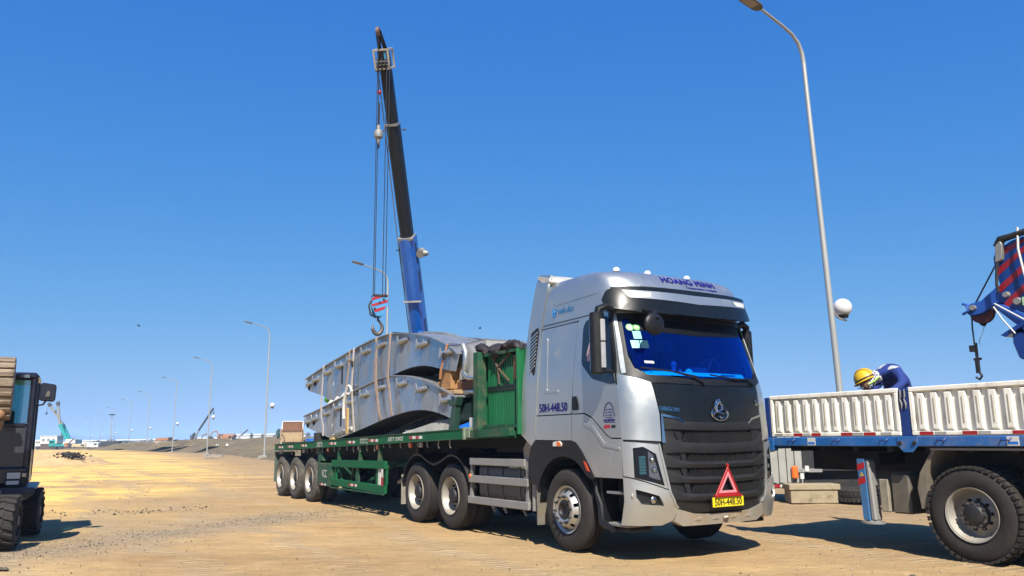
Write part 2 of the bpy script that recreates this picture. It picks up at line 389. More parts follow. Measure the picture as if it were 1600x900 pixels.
pk = G(); pk.cyl((1.16,-.3,2.21),(1.16,-.3,2.34),.03); pk.cyl((1.17,-.2,2.21),(1.17,-.2,2.29),.03,.015); pk.ball((1.16,-.3,2.35),.04); pk.build('dashboard_trinket', mat('pink', (.7,.1,.35), .5), trk)
pk = G(); pk.ball((1.18,-.06,2.25),.05); pk.build('dashboard_trinket', mat('paper', 0), trk)
pk = G(); pk.box(1.0,1.12,.08,.34,2.2,2.33); pk.build('dashboard_box', interior_d, trk, 30, .01)

# blue coated windscreen (see-through)
gm = bpy.data.materials.new('windscreen_glass'); gm.use_nodes = True; nt = gm.node_tree; nt.nodes.clear()
o_ = nt.nodes.new('ShaderNodeOutputMaterial'); mx = nt.nodes.new('ShaderNodeMixShader'); tr = nt.nodes.new('ShaderNodeBsdfTransparent'); gl = nt.nodes.new('ShaderNodeBsdfGlossy')
tr.inputs[0].default_value = (.05,.52,1.0,1); gl.inputs[0].default_value = (.03,.25,1.0,1); gl.inputs[1].default_value = .02
lw = nt.nodes.new('ShaderNodeLayerWeight'); lw.inputs[0].default_value = .35; mr = nt.nodes.new('ShaderNodeMapRange'); mr.inputs[3].default_value = .06; mr.inputs[4].default_value = .8
nt.links.new(lw.outputs[1], mr.inputs[0]); nt.links.new(mr.outputs[0], mx.inputs[0]); nt.links.new(tr.outputs[0], mx.inputs[1]); nt.links.new(gl.outputs[0], mx.inputs[2]); nt.links.new(mx.outputs[0], o_.inputs[0])
GLS = sym([(0,2.15),(-.5,2.155),(-.9,2.19),(-1.03,2.27),(-1.075,2.42),(-1.05,2.94)][::-1])
GLS = [(-1.05,2.94),(-1.08,2.42),(-1.04,2.28),(-.92,2.19),(-.5,2.155),(0,2.15),(.5,2.155),(.92,2.19),(1.04,2.28),(1.08,2.42),(1.05,2.94)]
ws = fp('windscreen', GLS, gm, -.02, 0)
fp('sun_band', [(-1.0,2.95),(-.93,2.76),(-.5,2.73),(0,2.71),(.5,2.73),(.93,2.76),(1.0,2.95)], mat('band_black', (.006,.006,.008), .5, spec=.15), -.016, .003)
stk = mat('sticker_cyan', (.25,.65,.7), .4); stg = mat('sticker_green', (.1,.5,.12), .4)
for k, (a, b, c, d_) in enumerate([(-.97,-.87,2.64,2.74),(-1.02,-.92,2.52,2.62),(-.91,-.81,2.52,2.62)]): fp('windscreen_sticker', [(a,c),(b,c),(b,d_),(a,d_)], stk, -.012, .002)
def disc(cy, cz, r, n=14): return [(cy+r*cos(2*pi*k/n), cz+r*sin(2*pi*k/n)) for k in range(n)]
for cy in (-.985,-.905): fp('windscreen_sticker', disc(cy,2.79,.044), stg, -.010, .002); fp('windscreen_sticker', disc(cy,2.79,.028), mat('sticker_pale', (.5,.75,.45), .4), -.008, .001)
fp('windscreen_sticker', [(-.92,2.33),(-.80,2.325),(-.80,2.355),(-.92,2.36)], refw, -.012, .002)
for s in (-1, 1):
    P = [(s*1.05,2.96),(s*1.09,2.42),(s*1.06,2.27),(s*.95,2.18),(s*1.1,2.14),(s*1.192,2.19),(s*1.165,2.5),(s*1.118,2.98)]
    fp('windscreen_pillar', P[::s], blackp, .004, .05)
    Q = [(s*1.092,2.96),(s*1.122,2.52),(s*1.150,2.21),(s*1.188,2.20),(s*1.160,2.52),(s*1.116,2.97)]; fp('pillar_trim', Q[::s], silver, .010, .02)
fp('cowl', [(-1.06,2.27),(-.93,2.185),(-.5,2.15),(0,2.145),(.5,2.15),(.93,2.185),(1.06,2.27),(1.14,2.17),(.93,2.085),(0,2.06),(-.93,2.085),(-1.14,2.17)], blackp, .004, .04)
for a, b in ((-.82,-.62),(-.5,.5),(.62,.82)): fp('cowl_slot', [(a,2.105),(b,2.105),(b,2.115),(a,2.115)], inkblack, .008, .01)
# wipers
for y0, y1, zt in ((-.18,-1.0,2.27),(.78,-.02,2.20)):
    g = G(); f = fpos(.03); P0 = f(y0,2.10,0); g.tube([P0, f((y0*.85+y1*.15),2.16,0), f((y0+y1)/2,zt-.05,-.01)], .012, 6)
    g.tube([f(y0*.93+y1*.07,2.165,0), f((y0+y1)/2,zt-.045,0), f(y1,zt,0)], .011, 6); g.cyl(f(y0,2.08,0.02), f(y0,2.10,-.02), .022); g.build('wiper', blackp, trk)

# fascia
fp('bonnet_panel', [(-.90,2.075),(-.85,1.70),(-.62,1.655),(-.52,1.575),(0,1.555),(.52,1.575),(.62,1.655),(.85,1.70),(.90,2.075),(0,2.05)], blackg, .006, .04)
for s in (-1, 1):
    P = [(s*.915,2.09),(s*.865,1.70),(s*.875,1.385),(s*1.226,1.41),(s*1.226,2.21),(s*1.15,2.17)]
    fp('corner_panel', P[::s], silver, .008, .045)
    C = [(s*.852,1.71),(s*.62,1.665),(s*.515,1.585),(s*.50,1.565),(s*.525,1.565),(s*.63,1.64),(s*.835,1.68),(s*.825,1.37),(s*.868,1.37)]
    fp('chrome_trim', C[::-s], chrome, .022, .03)
# grille
fp('grille_backing', sym([(-.84,1.70),(-.86,1.35),(-.88,1.2),(-.85,.85),(-.76,.62),(-.6,.53)]), mat('grille_dark', (.006,.006,.006), .7), -.05, .02)
def band(zc, h, hw, dip, prot, name='grille_bar', m=grillep):
    R = []; f = fpos(0)
    for i in range(33):
        t = -1+2*i/32; y = t*hw; e = max(0, (abs(t)-.62)/.38); z = zc-dip*(1-t*t)+.05*e*e; hh = h*(1+1.1*e*e); pr = prot*(1-.75*e)
        R.append([f(y, z+hh/2, .045), f(y, z+hh/2-.006, -pr*.55), f(y, z+hh*.05, -pr), f(y, z-hh/2+.006, -pr*.7), f(y, z-hh/2, .045)])
    g = G(); g.rings(R); return g.build(name, m, trk, 40)
band(1.585, .11, .84, .03, .03); band(1.325, .13, .86, .03, .045); band(1.12, .085, .86, .02, .04); band(.945, .085, .85, .02, .04); band(.745, .085, .82, .02, .04)
for zc, h, hw in ((1.43,.13,.60),(1.205,.13,.56),(1.02,.10,.56),(.83,.115,.53)):
    g = G(); f = fpos(-.005); n = int(hw*2/.042)
    for k in range(n):
        y = -hw+2*hw*k/n; a = f(y, zc-h/2-.02, 0); b = f(y+.085, zc+h/2-.015, 0); g.beam(a, b, .013, .03, (1,0,0))
    for k in range(3): z = zc-h/2+h*(k+.3)/3; g.tube([f(y, z-.02, .012) for y in (-hw,-hw/2,0,hw/2,hw)], .004, 4)
    g.build('grille_mesh', grillep, trk, 0)
    for s in (-1, 1):
        P = [(s*hw,zc-h/2-.02),(s*(hw+.06),zc-h/2+.01),(s*(hw+.09),zc+h/2),(s*(hw+.01),zc+h/2)]; fp('grille_cheek', P[::s], grillep, .01, .04)
for s in (-1, 1):
    P = [(s*.60,1.55),(s*.84,1.68),(s*.86,1.36),(s*.68,1.34),(s*.62,1.4)]; fp('grille_side', P[::s], grillep, -.012, .03)
    P = [(s*.62,1.33),(s*.87,1.34),(s*.88,1.2),(s*.86,.85),(s*.77,.63),(s*.58,.72)]; fp('grille_side', P[::s], grillep, -.015, .03)
fp('lower_intake', sym([(-.80,.72),(-.70,.60),(-.45,.545)]), grillep, .0, .04)
# headlamp blocks
teal = mat('lamp_teal', (.12,.65,.68), .25, .2, .05, 5, coat=.6)
lensm = bpy.data.materials.new('clear_lens'); lensm.use_nodes = True; nt = lensm.node_tree; nt.nodes.clear()
o_ = nt.nodes.new('ShaderNodeOutputMaterial'); mx = nt.nodes.new('ShaderNodeMixShader'); tr = nt.nodes.new('ShaderNodeBsdfTransparent'); gl = nt.nodes.new('ShaderNodeBsdfGlossy')
gl.inputs[1].default_value = .04; fr = nt.nodes.new('ShaderNodeFresnel'); fr.inputs[0].default_value = 1.5
nt.links.new(fr.outputs[0], mx.inputs[0]); nt.links.new(tr.outputs[0], mx.inputs[1]); nt.links.new(gl.outputs[0], mx.inputs[2]); nt.links.new(mx.outputs[0], o_.inputs[0])
for s in (-1, 1):
    O = [(s*1.226,1.385),(s*.90,1.345),(s*.88,1.2),(s*.82,.83),(s*1.226,.985)]
    H = [(s*1.17,1.31),(s*1.08,1.325),(s*.95,1.24),(s*.87,.87),(s*1.17,.965)]
    # silver surround made as four strips round the lamp
    for k, Q in enumerate([[O[0],O[1],H[2],H[1],H[0]], [O[1],O[2],O[3],H[3],H[2]], [O[3],O[4],H[4],H[3]], [O[4],O[0],H[0],H[4]]]):
        fp('headlamp_surround', Q[::s], silver, .012, .05)
    hb = fp('headlamp', H[::s], blackp, -.035, .03)
    I = [(s*1.03,1.27),(s*.975,1.23),(s*.90,.93),(s*1.03,.975)]
    rf = fp('reflector', I[::s], mat('lamp_reflector', (.60,.62,.65), .25, .6), -.02, .01, parent=hb)
    f = fpos(-.005)
    for zc in (1.17,1.05): 
        gg = G(); c = f(s*(.985-.02*(1.17-zc)/.12), zc, 0); gg.ball(c, .034, 14, 8, (.5,1,1)); gg.build('bulb_lens', mat('lens_clear', (.35,.38,.40), .08, .7), hb)
    for k in range(6):
        z = 1.20-.036*k; Q = [(s*1.13,z+.012),(s*1.065,z+.018),(s*1.055,z-.01),(s*1.12,z-.018)]; fp('daytime_light', Q[::s], teal, -.012, .02, parent=hb)
    fp('lens', H[::s], lensm, .004, 0, parent=hb)
    E1 = [(s*.90,1.36),(s*.872,1.2),(s*.80,.80),(s*.74,.66),(s*.70,.62),(s*.715,.61),(s*.76,.65),(s*.825,.80),(s*.892,1.19),(s*.915,1.36)]
    fp('chrome_trim', E1[::-s], silver, .03, .04)
    # bumper corner with fog lamp recess
    B = [(s*1.226,.97),(s*.825,.818),(s*.755,.66),(s*.70,.60),(s*.76,.47),(s*.88,.42),(s*1.226,.42)]
    F_ = [(s*1.165,.835),(s*.945,.76),(s*.885,.645),(s*1.12,.665),(s*1.165,.74)]
    for Q in ([B[0],B[1],F_[1],F_[0]],[B[1],B[2],B[3],B[4],B[5],F_[2],F_[1]],[B[5],B[6],F_[4],F_[3],F_[2]],[B[6],B[0],F_[0],F_[4]]): fp('bumper_corner', Q[::s], silver, .02, .06)
    fb = fp('fog_lamp_recess', F_[::s], blackp, -.03, .02)
    gg = G(); c = fpos(-.01)(s*1.0,.715,0); gg.ball(c, .045, 14, 8, (.5,1,1)); gg.build('fog_lamp', chrome, fb)
    gg = G(); c = fpos(.022)(s*1.19,.76,0); gg.ball(c, .03, 12, 6, (.5,.5,1)); gg.build('parking_sensor', silver_d, trk)
    # air deflector strip under the corner panel, black
    fp('panel_gap_trim', [(s*1.226,1.41),(s*1.226,1.386),(s*.9,1.346),(s*.88,1.385)][::s], inkblack, -.01, .03)
def chin(y, z, d): return Vector((fx(y, .6)+.035-.25*(.62-z)-d, y, z))
CH = sym([(-.70,.615),(-.735,.50),(-.66,.425)])
CH = [(-.71,.60),(-.745,.46),(-.62,.40),(.62,.40),(.745,.46),(.71,.60),(.48,.54),(.3,.525),(-.3,.525),(-.48,.54)]
patch('bumper_chin', CH, chin, .10, silver_d, trk, YS, ZS)
for y in (-.42,-.14,.16,.42): g = G(); g.hexa([chin(y-.05,.455,.0),chin(y+.05,.455,0),chin(y+.06,.49,0),chin(y-.04,.49,0)],[chin(y-.045,.458,-.006),chin(y+.045,.458,-.006),chin(y+.055,.487,-.006),chin(y-.035,.487,-.006)]); g.build('chin_pad', silver_d, trk, 30)
g = G(); g.tube([chin(-.02,.47,-.01), chin(.02,.48,-.03), chin(.06,.47,-.01)], .016, 8); g.build('tow_eye', silver_d, trk)
# number plate
g = G(); g.box(1.66,1.672,-.275,.275,.592,.728); pl = g.build('number_plate', blackp, trk, 30, .004)
g = G(); g.box(1.672,1.677,-.262,.262,.603,.717); g.build('plate_face', yellow, pl, 30, .002)
text('plate_text', '50H-448.50', .1, inkblack, pl, lambda u, v, d: (1.677+d, u, .660+v), bold=.0025, width=.45, height=.080)
# badge: oval ring with a rearing animal shape, chrome
bf = lambda y, z, d: fpos(.03)(y, z, d)
g = G(); R = []
for k in range(36):
    a = 2*pi*k/36; ring = []
    for j in range(6):
        b = 2*pi*j/6; rr = 1+.09*cos(b); ring.append(bf(.02+.135*cos(a)*rr, 1.71+.082*sin(a)*rr, -.012*sin(b)))
    R.append(ring)
R.append(R[0]); g.rings(R, cap=False); bd = g.build('badge', chrome, trk)
g = G()
for pts, r in (([(-.10,1.70),(-.05,1.735),(.0,1.725),(.09,1.71)],.014), ([(-.03,1.73),(-.05,1.79),(-.015,1.84),(.03,1.86),(.045,1.82)],.022), ([(.0,1.74),(.06,1.77),(.07,1.83)],.014), ([(-.03,1.67),(.01,1.68),(.03,1.66),(.08,1.665)],.012), ([(.02,1.85),(.035,1.885)],.012), ([(-.06,1.80),(-.03,1.87),(.02,1.89)],.010)):
    g.tube([bf(y, z, -.006) for y, z in pts], r, 8)
g.build('badge_figure', chrome, bd)
text('lettering', 'CHENGLONG', .1, chrome, trk, lambda u, v, d: fpos(.012)(-.73+u, 1.765+v-.08*(u), -d), bold=.002, width=.27, height=.05)
text('lettering', 'H7', .1, chrome, trk, lambda u, v, d: fpos(.012)(.83+u, 1.68+v, -d), bold=.002, width=.095, height=.055)
text('lettering', '乘龙', .1, chrome, trk, lambda u, v, d: fpos(.012)(.83+u, 1.86+v, -d), bold=.004, width=.15, height=.075)
# sun visor over the screen
VIS = [(-1.14,3.275),(-1.02,3.305),(1.02,3.305),(1.14,3.275),(1.165,3.12),(1.12,3.02),(.9,2.965),(0,2.945),(-.9,2.965),(-1.12,3.02),(-1.165,3.12)]
tl = lambda z: .10+(3.3-z)*.22
fp('sun_visor', rc(VIS, .03, 2), blackg, 0, .05, tl)
g = G(); f = fpos(0)
g.rings([[f(y, 3.285, -.09), f(y, 3.305, -.07), f(y, 3.31, .05), f(y, 3.26, .05)] for y in [-1.12+2.24*i/28 for i in range(29)]]); g.build('visor_top', blackg, trk, 40)
fp('visor_inlay', [(-1.03,3.255),(-.96,3.155),(0,3.115),(.96,3.155),(1.03,3.255),(0,3.235)], silver, .004, .01, tl)
for s in (-1, 1): fp('marker_lamp', [(s*1.0,3.24),(s*.955,3.175),(s*.74,3.165),(s*.72,3.19),(s*.70,3.225)][::s], refw, .008, .006, tl)
# roof fairing
R = []
for z in [2.975,3.02,3.1,3.2,3.3,3.36,3.42,3.46,3.50,3.53,3.555,3.575,3.595,3.61,3.62]:
    XR = -.53+.19*(z-2.98)/.57
    W = cw(z); x0 = lerp(z, ZT, XT)-CD; ring = []
    ths = [radians(-90+180*i/36) for i in range(37)]
    N_ = lerp(z, [3.2,3.45], [CN,3.3])
    ring.append((XR, -W, z)); 
    for k in range(1, 6): ring.append((XR+(x0-XR)*k/6, -W, z))
    for t in ths: ring.append((x0+CD*max(cos(t), 0)**(2/N_), W*(abs(sin(t)))**(2/N_)*(1 if t > 0 else -1), z))
    for k in range(5, 0, -1): ring.append((XR+(x0-XR)*k/6, W, z))
    ring.append((XR, W, z)); R.append(ring)
g = G(); g.rings(R); g.build('roof_fairing', silver, trk, 50)
for s in (-1, 1):
    sp('fairing_rib', rc([(-.2,3.24),(1.0,3.275),(1.02,3.40),(-.2,3.375)][::-s], .05, 5), silver, s, .007, .02)
    sp('roof_seam', [(-.5,2.985),(.95,3.0),(.95,3.013),(-.5,2.998)][::-s], inkblack, s, .002, .01)
for y in (-.80,-.28,.45):
    z0 = 3.61; x = .68+.05*(1-abs(y)); g = G(); g.cyl((x,y,z0-.05),(x,y,z0+.0),.05,.045,14); b = g.build('roof_marker', blackp, trk); g = G(); g.ball((x,y,z0+.01),.05,14,8,(1,1,.9)); g.build('marker_lens', white, b)
def roofpos(y, s):   # s = 0..1 down the sloping front of the roof
    z = 3.545-.22*s; return Vector((fx(y, z)+.008, y, z))
text('lettering', 'HOANG MINH', .2, inkblue, trk, lambda u, v, d: roofpos(.10+u+v*.1, .36-v/.22)+Vector((d,0,d)), bold=.007, width=.96, height=.09)
text('lettering', 'Transportation Company', .1, inkblue, trk, lambda u, v, d: roofpos(.28+u, .78-v/.22)+Vector((d,0,d)), bold=.0015, width=.58, height=.045)
RP_ = [(-.60,3.35),(-.45,3.60),(.62,3.60),(.86,3.33)]
fp('roof_panel', [(-.78,3.335),(-.66,3.54),(.66,3.54),(.78,3.335)], silver, .006, .03)
# sides
XTD = [(-.60,3.75),(-.70,3.5),(-.87,2.99),(-.97,2.3),(-1.05,1.5),(-.77,1.33),(-.685,1.40),(-.615,2.0),(-.535,2.97),(-.35,3.55),(-.30,3.70)]
for s in (-1, 1):
    f = s*-1
    VR = [(-.79,2.92),(-.62,2.99),(-.575,2.95),(-.66,2.34),(-.69,2.30),(-.80,2.44)]
    patch('side_extender', XTD[::f], (lambda x, z, d, s=s: Vector((x, s*((1.23 if z < 2.2 else lerp(z, [2.2,3.0,3.6,3.76], [1.23,1.185,1.18,1.15]))+.012-d), z))), .03, silver, trk, XS, ZS)
    v = sp('air_vent', rc(VR, .03, 3)[::f], inkblack, s, .016, .004)
    for k in range(10):
        z = 2.86-.052*k; t = (2.92-z)/.6; xl = -.785-.0*t; xr = -.60-.07*t
        P = [(xl+.005,z-.035),(xr,z+.045),(xr,z+.066),(xl+.005,z-.014)]; sp('vent_slat', P[::f], silver, s, .03, .014, parent=v)
    sp('sleeper_panel', rc([(-.66,1.75),(.185,1.75),(.325,2.945),(-.525,2.935)], .03)[::f], silver, s, .0)
    sp('sleeper_lower_panel', [(-.675,1.415),(.185,1.405),(.185,1.735),(-.66,1.735)][::f], silver, s, .004)
    sp('sleeper_rib', rc([(-.42,2.05),(-.1,2.04),(-.1,2.07),(-.36,2.08),(-.37,2.8),(-.42,2.82)], .02)[::f], silver, s, .008, .015)
    sp('upper_rail', [(-.53,2.95),(.33,2.96),(.37,3.0),(.98,3.005),(1.0,3.03),(-.53,2.985)][::f], silver, s, -.004)
    DR = [(.20,1.75),(.48,1.75),(.62,1.70),(.92,1.475),(1.0,1.435),(1.235,1.43),(1.165,2.2),(.985,2.98),(.36,2.98),(.325,2.9)]
    d = sp('door', DR[::f], silver, s, .0)
    WN = rc([(.46,2.86),(.53,2.945),(.94,2.95),(1.085,2.4),(1.13,2.08),(1.0,2.085),(.66,2.17),(.43,2.38)], .05, 3)
    w = sp('side_window', WN[::f], glassd, s, .006, .006, parent=d)
    sp('window_frame', [(.945,2.96),(1.09,2.4),(1.135,2.07),(1.155,2.07),(1.112,2.4),(.972,2.965)][::-f], blackp, s, .012, .012, parent=d)
    hd = sp('door_handle', rc([(.225,1.79),(.36,1.79),(.325,1.97),(.225,1.97)], .02, 2)[::f], blackg, s, .012, .014, parent=d)
    sp('grab', [(.285,1.82),(.32,1.82),(.305,1.94),(.275,1.94)][::f], blackp, s, .022, .012, parent=d)
    FR = [(.20,1.40),(.20,1.735),(.47,1.735),(.61,1.685),(.90,1.465),(1.0,1.42),(1.215,1.415),(1.20,.955),(.66,.955),(.55,1.10),(.40,1.28),(.28,1.38)]
    sp('front_wing', FR[::f], silver, s, .006)
    sp('wing_crease', rc([(.45,1.60),(.62,1.55),(.86,1.33),(1.17,1.29),(1.17,1.32),(.88,1.37),(.64,1.60),(.46,1.64)], .01, 2)[::f], silver, s, .016, .014)
    ARC = [(-.78,1.32),(-.68,1.40),(.20,1.395),(.29,1.37),(.42,1.25),(.57,1.06),(.66,.94),(.60,.92)]
    ARC += [(.64*cos(radians(a)), .56+.64*sin(radians(a))) for a in range(40, 165, 12)]+[(-.62,.80),(-.80,.82),(-.86,1.1)]
    sp('wheel_arch', ARC[::-f], blackp, s, .016, .1)
    m = sp('side_marker', rc([(-.21,1.33),(-.02,1.325),(-.01,1.365),(-.06,1.40),(-.20,1.385)], .015, 2)[::f], refw, s, .035, .02)
    sp('marker_lens', rc([(-.10,1.335),(-.02,1.332),(-.012,1.365),(-.06,1.392),(-.10,1.39)], .01, 2)[::f], orange, s, .045, .012, parent=m)
    sp('side_reflector', [(.52,1.03),(.58,1.02),(.50,1.13),(.46,1.15)][::f], mat('reflector_orange', (.5,.06,.02), .3), s, .03, .012)
    # inner wheel tub
    g = G()
    for k in range(10):
        a0 = radians(5+17*k); a1 = radians(5+17*(k+1)); r_ = .66
        g.hexa([(r_*cos(a0),s*1.18,.52+r_*sin(a0)),(r_*cos(a1),s*1.18,.52+r_*sin(a1)),(r_*cos(a1),s*.8,.52+r_*sin(a1)),(r_*cos(a0),s*.8,.52+r_*sin(a0))],
               [((r_+.02)*cos(a0),s*1.18,.52+(r_+.02)*sin(a0)),((r_+.02)*cos(a1),s*1.18,.52+(r_+.02)*sin(a1)),((r_+.02)*cos(a1),s*.8,.52+(r_+.02)*sin(a1)),((r_+.02)*cos(a0),s*.8,.52+(r_+.02)*sin(a0))])
    g.build('wheel_tub', blackp, trk)
    # steps
    g = G(); g.box(.66,1.2,min(s*1.14,s*.8),max(s*1.14,s*.8),.33,.38); g.box(.64,.70,min(s*1.16,s*.8),max(s*1.16,s*.8),.35,.95); g.box(.7,1.2,min(s*.86,s*.8),max(s*.86,s*.8),.35,.95); st = g.build('step_box', blackp, trk, 30, .01)
    for z, a, b in ((.385,.78,1.2),(.76,.80,1.2)):
        g = G(); g.box(a,b,min(s*1.17,s*.92),max(s*1.17,s*.92),z,z+.035); g.build('step_tread', greym, st, 30, .006)
    g = G(); g.tube([(.60,s*1.16,.95),(.62,s*1.19,.78),(.72,s*1.2,.62),(.74,s*1.2,.42),(.95,s*1.19,.34)], [.02,.025,.04,.05,.03], 8); g.build('step_trim', blackp, trk)
    # mud flap behind the front wheel
    g = G(); g.box(-.69,-.672,min(s*1.22,s*.86),max(s*1.22,s*.86),.27,.98); g.build('mud_flap', mat('flap_grey', (.16,.15,.13), .85, 0, .3, 8, '#8a7c62', .5, 5), trk, 0)
    # mirrors
    mh = G(); 
    mh.rings([[(1.04,s*1.32,z0),(1.10,s*1.35,z0),(1.11,s*1.42,z0),(1.06,s*1.50,z0),(.98,s*1.50,z0),(.97,s*1.32,z0)] for z0 in (2.2,2.26,2.6,2.9,2.96)])
    mo = mh.build('door_mirror', blackp, trk, 30, .015)
    g = G(); g.rings([[(1.09,s*1.345,z0),(1.124,s*1.36,z0),(1.126,s*1.415,z0),(1.09,s*1.425,z0)] for z0 in (2.27,2.585)]); g.rings([[(1.09,s*1.345,z0),(1.124,s*1.36,z0),(1.126,s*1.415,z0),(1.09,s*1.425,z0)] for z0 in (2.60,2.87)]); g.build('mirror_cover', mat('mirror_silver', (.6,.6,.6), .3, .3) if s < 0 else blackp, mo, 30, .006)
    g = G(); g.box(.962,.97,min(s*1.335,s*1.485),max(s*1.335,s*1.485),2.25,2.9); g.build('mirror_glass', chrome, mo)
    g = G(); g.tube([(1.08,s*1.16,3.0),(1.07,s*1.3,3.04),(1.05,s*1.40,3.0),(1.04,s*1.42,2.92)], [.035,.05,.05,.04], 10); g.build('mirror_arm', blackp, mo)
    g = G(); g.tube([(1.05,s*1.17,2.24),(1.04,s*1.36,2.24)], .02, 8); g.build('mirror_arm', blackp, mo)
    if s > 0:
        for ch in [o for o in bpy.data.objects if o == mo or o.parent == mo]: ch.data.transform(Matrix.Translation((-.06,-.13,-.06)))
# round kerb mirror hanging in front of the screen
g = G(); c = Vector((1.50,-.90,2.79)); g._ball(c, .155, 24, 10, (.35,1,.9)); km = g.build('kerb_mirror', blackp, trk, 50)
g = G(); g.tube([(1.54,-.90,2.84),(1.46,-.86,2.95),(1.3,-.9,3.0)], [.035,.03,.02], 8); g.build('mirror_arm', blackp, km)
# lettering on the side
spn = spos(-1, .004)
text('lettering', '50H-448.50', .2, inkblue, trk, lambda u, v, d: spn(-.23+u, 1.845+v, -d), bold=.0035, width=.66, height=.115)
text('lettering', 'HẢI ÂU', .2, inkcyan, trk, lambda u, v, d: spn(.06+u+v*.25, 3.155+v, -d), bold=.004, width=.34, height=.085)
g = G()
for pts in ([(-.20,3.20),(-.245,3.16),(-.235,3.10),(-.19,3.09),(-.165,3.12)], [(-.235,3.20),(-.215,3.16),(-.20,3.13),(-.165,3.16),(-.15,3.20)]): g.tube([spn(x, z, 0) for x, z in pts], [.006,.011,.012,.009,.004], 6)
g.build('emblem', inkcyan, trk)
g = G()
for k in range(20):
    a0 = radians(8+164*k/20); a1 = radians(8+164*(k+.75)/20)
    g.beam(spn(.98+.105*cos(a0), 1.66+.20*sin(a0), -.001), spn(.98+.105*cos(a1), 1.66+.20*sin(a1), -.001), .003, .014, (0,0,1))
g.build('stamp_arch', mat('ink_faded', (.05,.05,.17), .6), trk, 0)
for k, (w_, z, t_) in enumerate([(.12,1.775,'kg'),(.13,1.74,''),(.13,1.705,''),(.13,1.675,'')]):
    g = G(); n = 7
    for j in range(n):
        if j == 2: continue
        x0 = .98-w_/2+w_*j/n; g.hexa([spn(x0,z-.007,0),spn(x0+w_/n*.8,z-.007,0),spn(x0+w_/n*.8,z+.007,0),spn(x0,z+.007,0)],[spn(x0,z-.007,-.001),spn(x0+w_/n*.8,z-.007,-.001),spn(x0+w_/n*.8,z+.007,-.001),spn(x0,z+.007,-.001)])
    g.build('stamp_line', mat('ink_faded', 0), trk, 0)
sp('stamp_line', [(.88,1.617),(1.085,1.613),(1.085,1.622),(.88,1.626)], inkblue, -1, .001, .0005)
text('lettering', 'Hotline 0902.663.896', .1, inkblue, trk, lambda u, v, d: spn(.98+u, 1.645+v, -d), bold=.003, width=.21, height=.028)
sp('stamp_block', [(.865,1.545),(.985,1.545),(1.0,1.59),(.88,1.59)], mat('ink_red', (.4,.02,.03), .5), -1, .002, .001)
sp('stamp_block', [(1.01,1.55),(1.09,1.55),(1.10,1.585),(1.02,1.585)], inkblack, -1, .002, .001)
sp('window_sticker', [(.56,2.40),(.66,2.41),(.655,2.60),(.60,2.64),(.57,2.56),(.55,2.5)], mat('sticker_pink', (.55,.38,.40), .5), -1, .009, .002)
# rear deflector on the roof
g = G(); 
g.rings([[(-.30,y,3.60),(-.345,y,3.66),(-.60,y,3.77-.05*(abs(y)/1.2)**6),(-.62,y,3.74-.05*(abs(y)/1.2)**6),(-.38,y,3.55)] for y in [-1.19+2.38*i/24 for i in range(25)]])
g.build('rear_deflector', mat('deflector_chalky', (.5,.49,.46), .6, 0, .15, 4, '#4b4238', .3, 12), trk, 40)
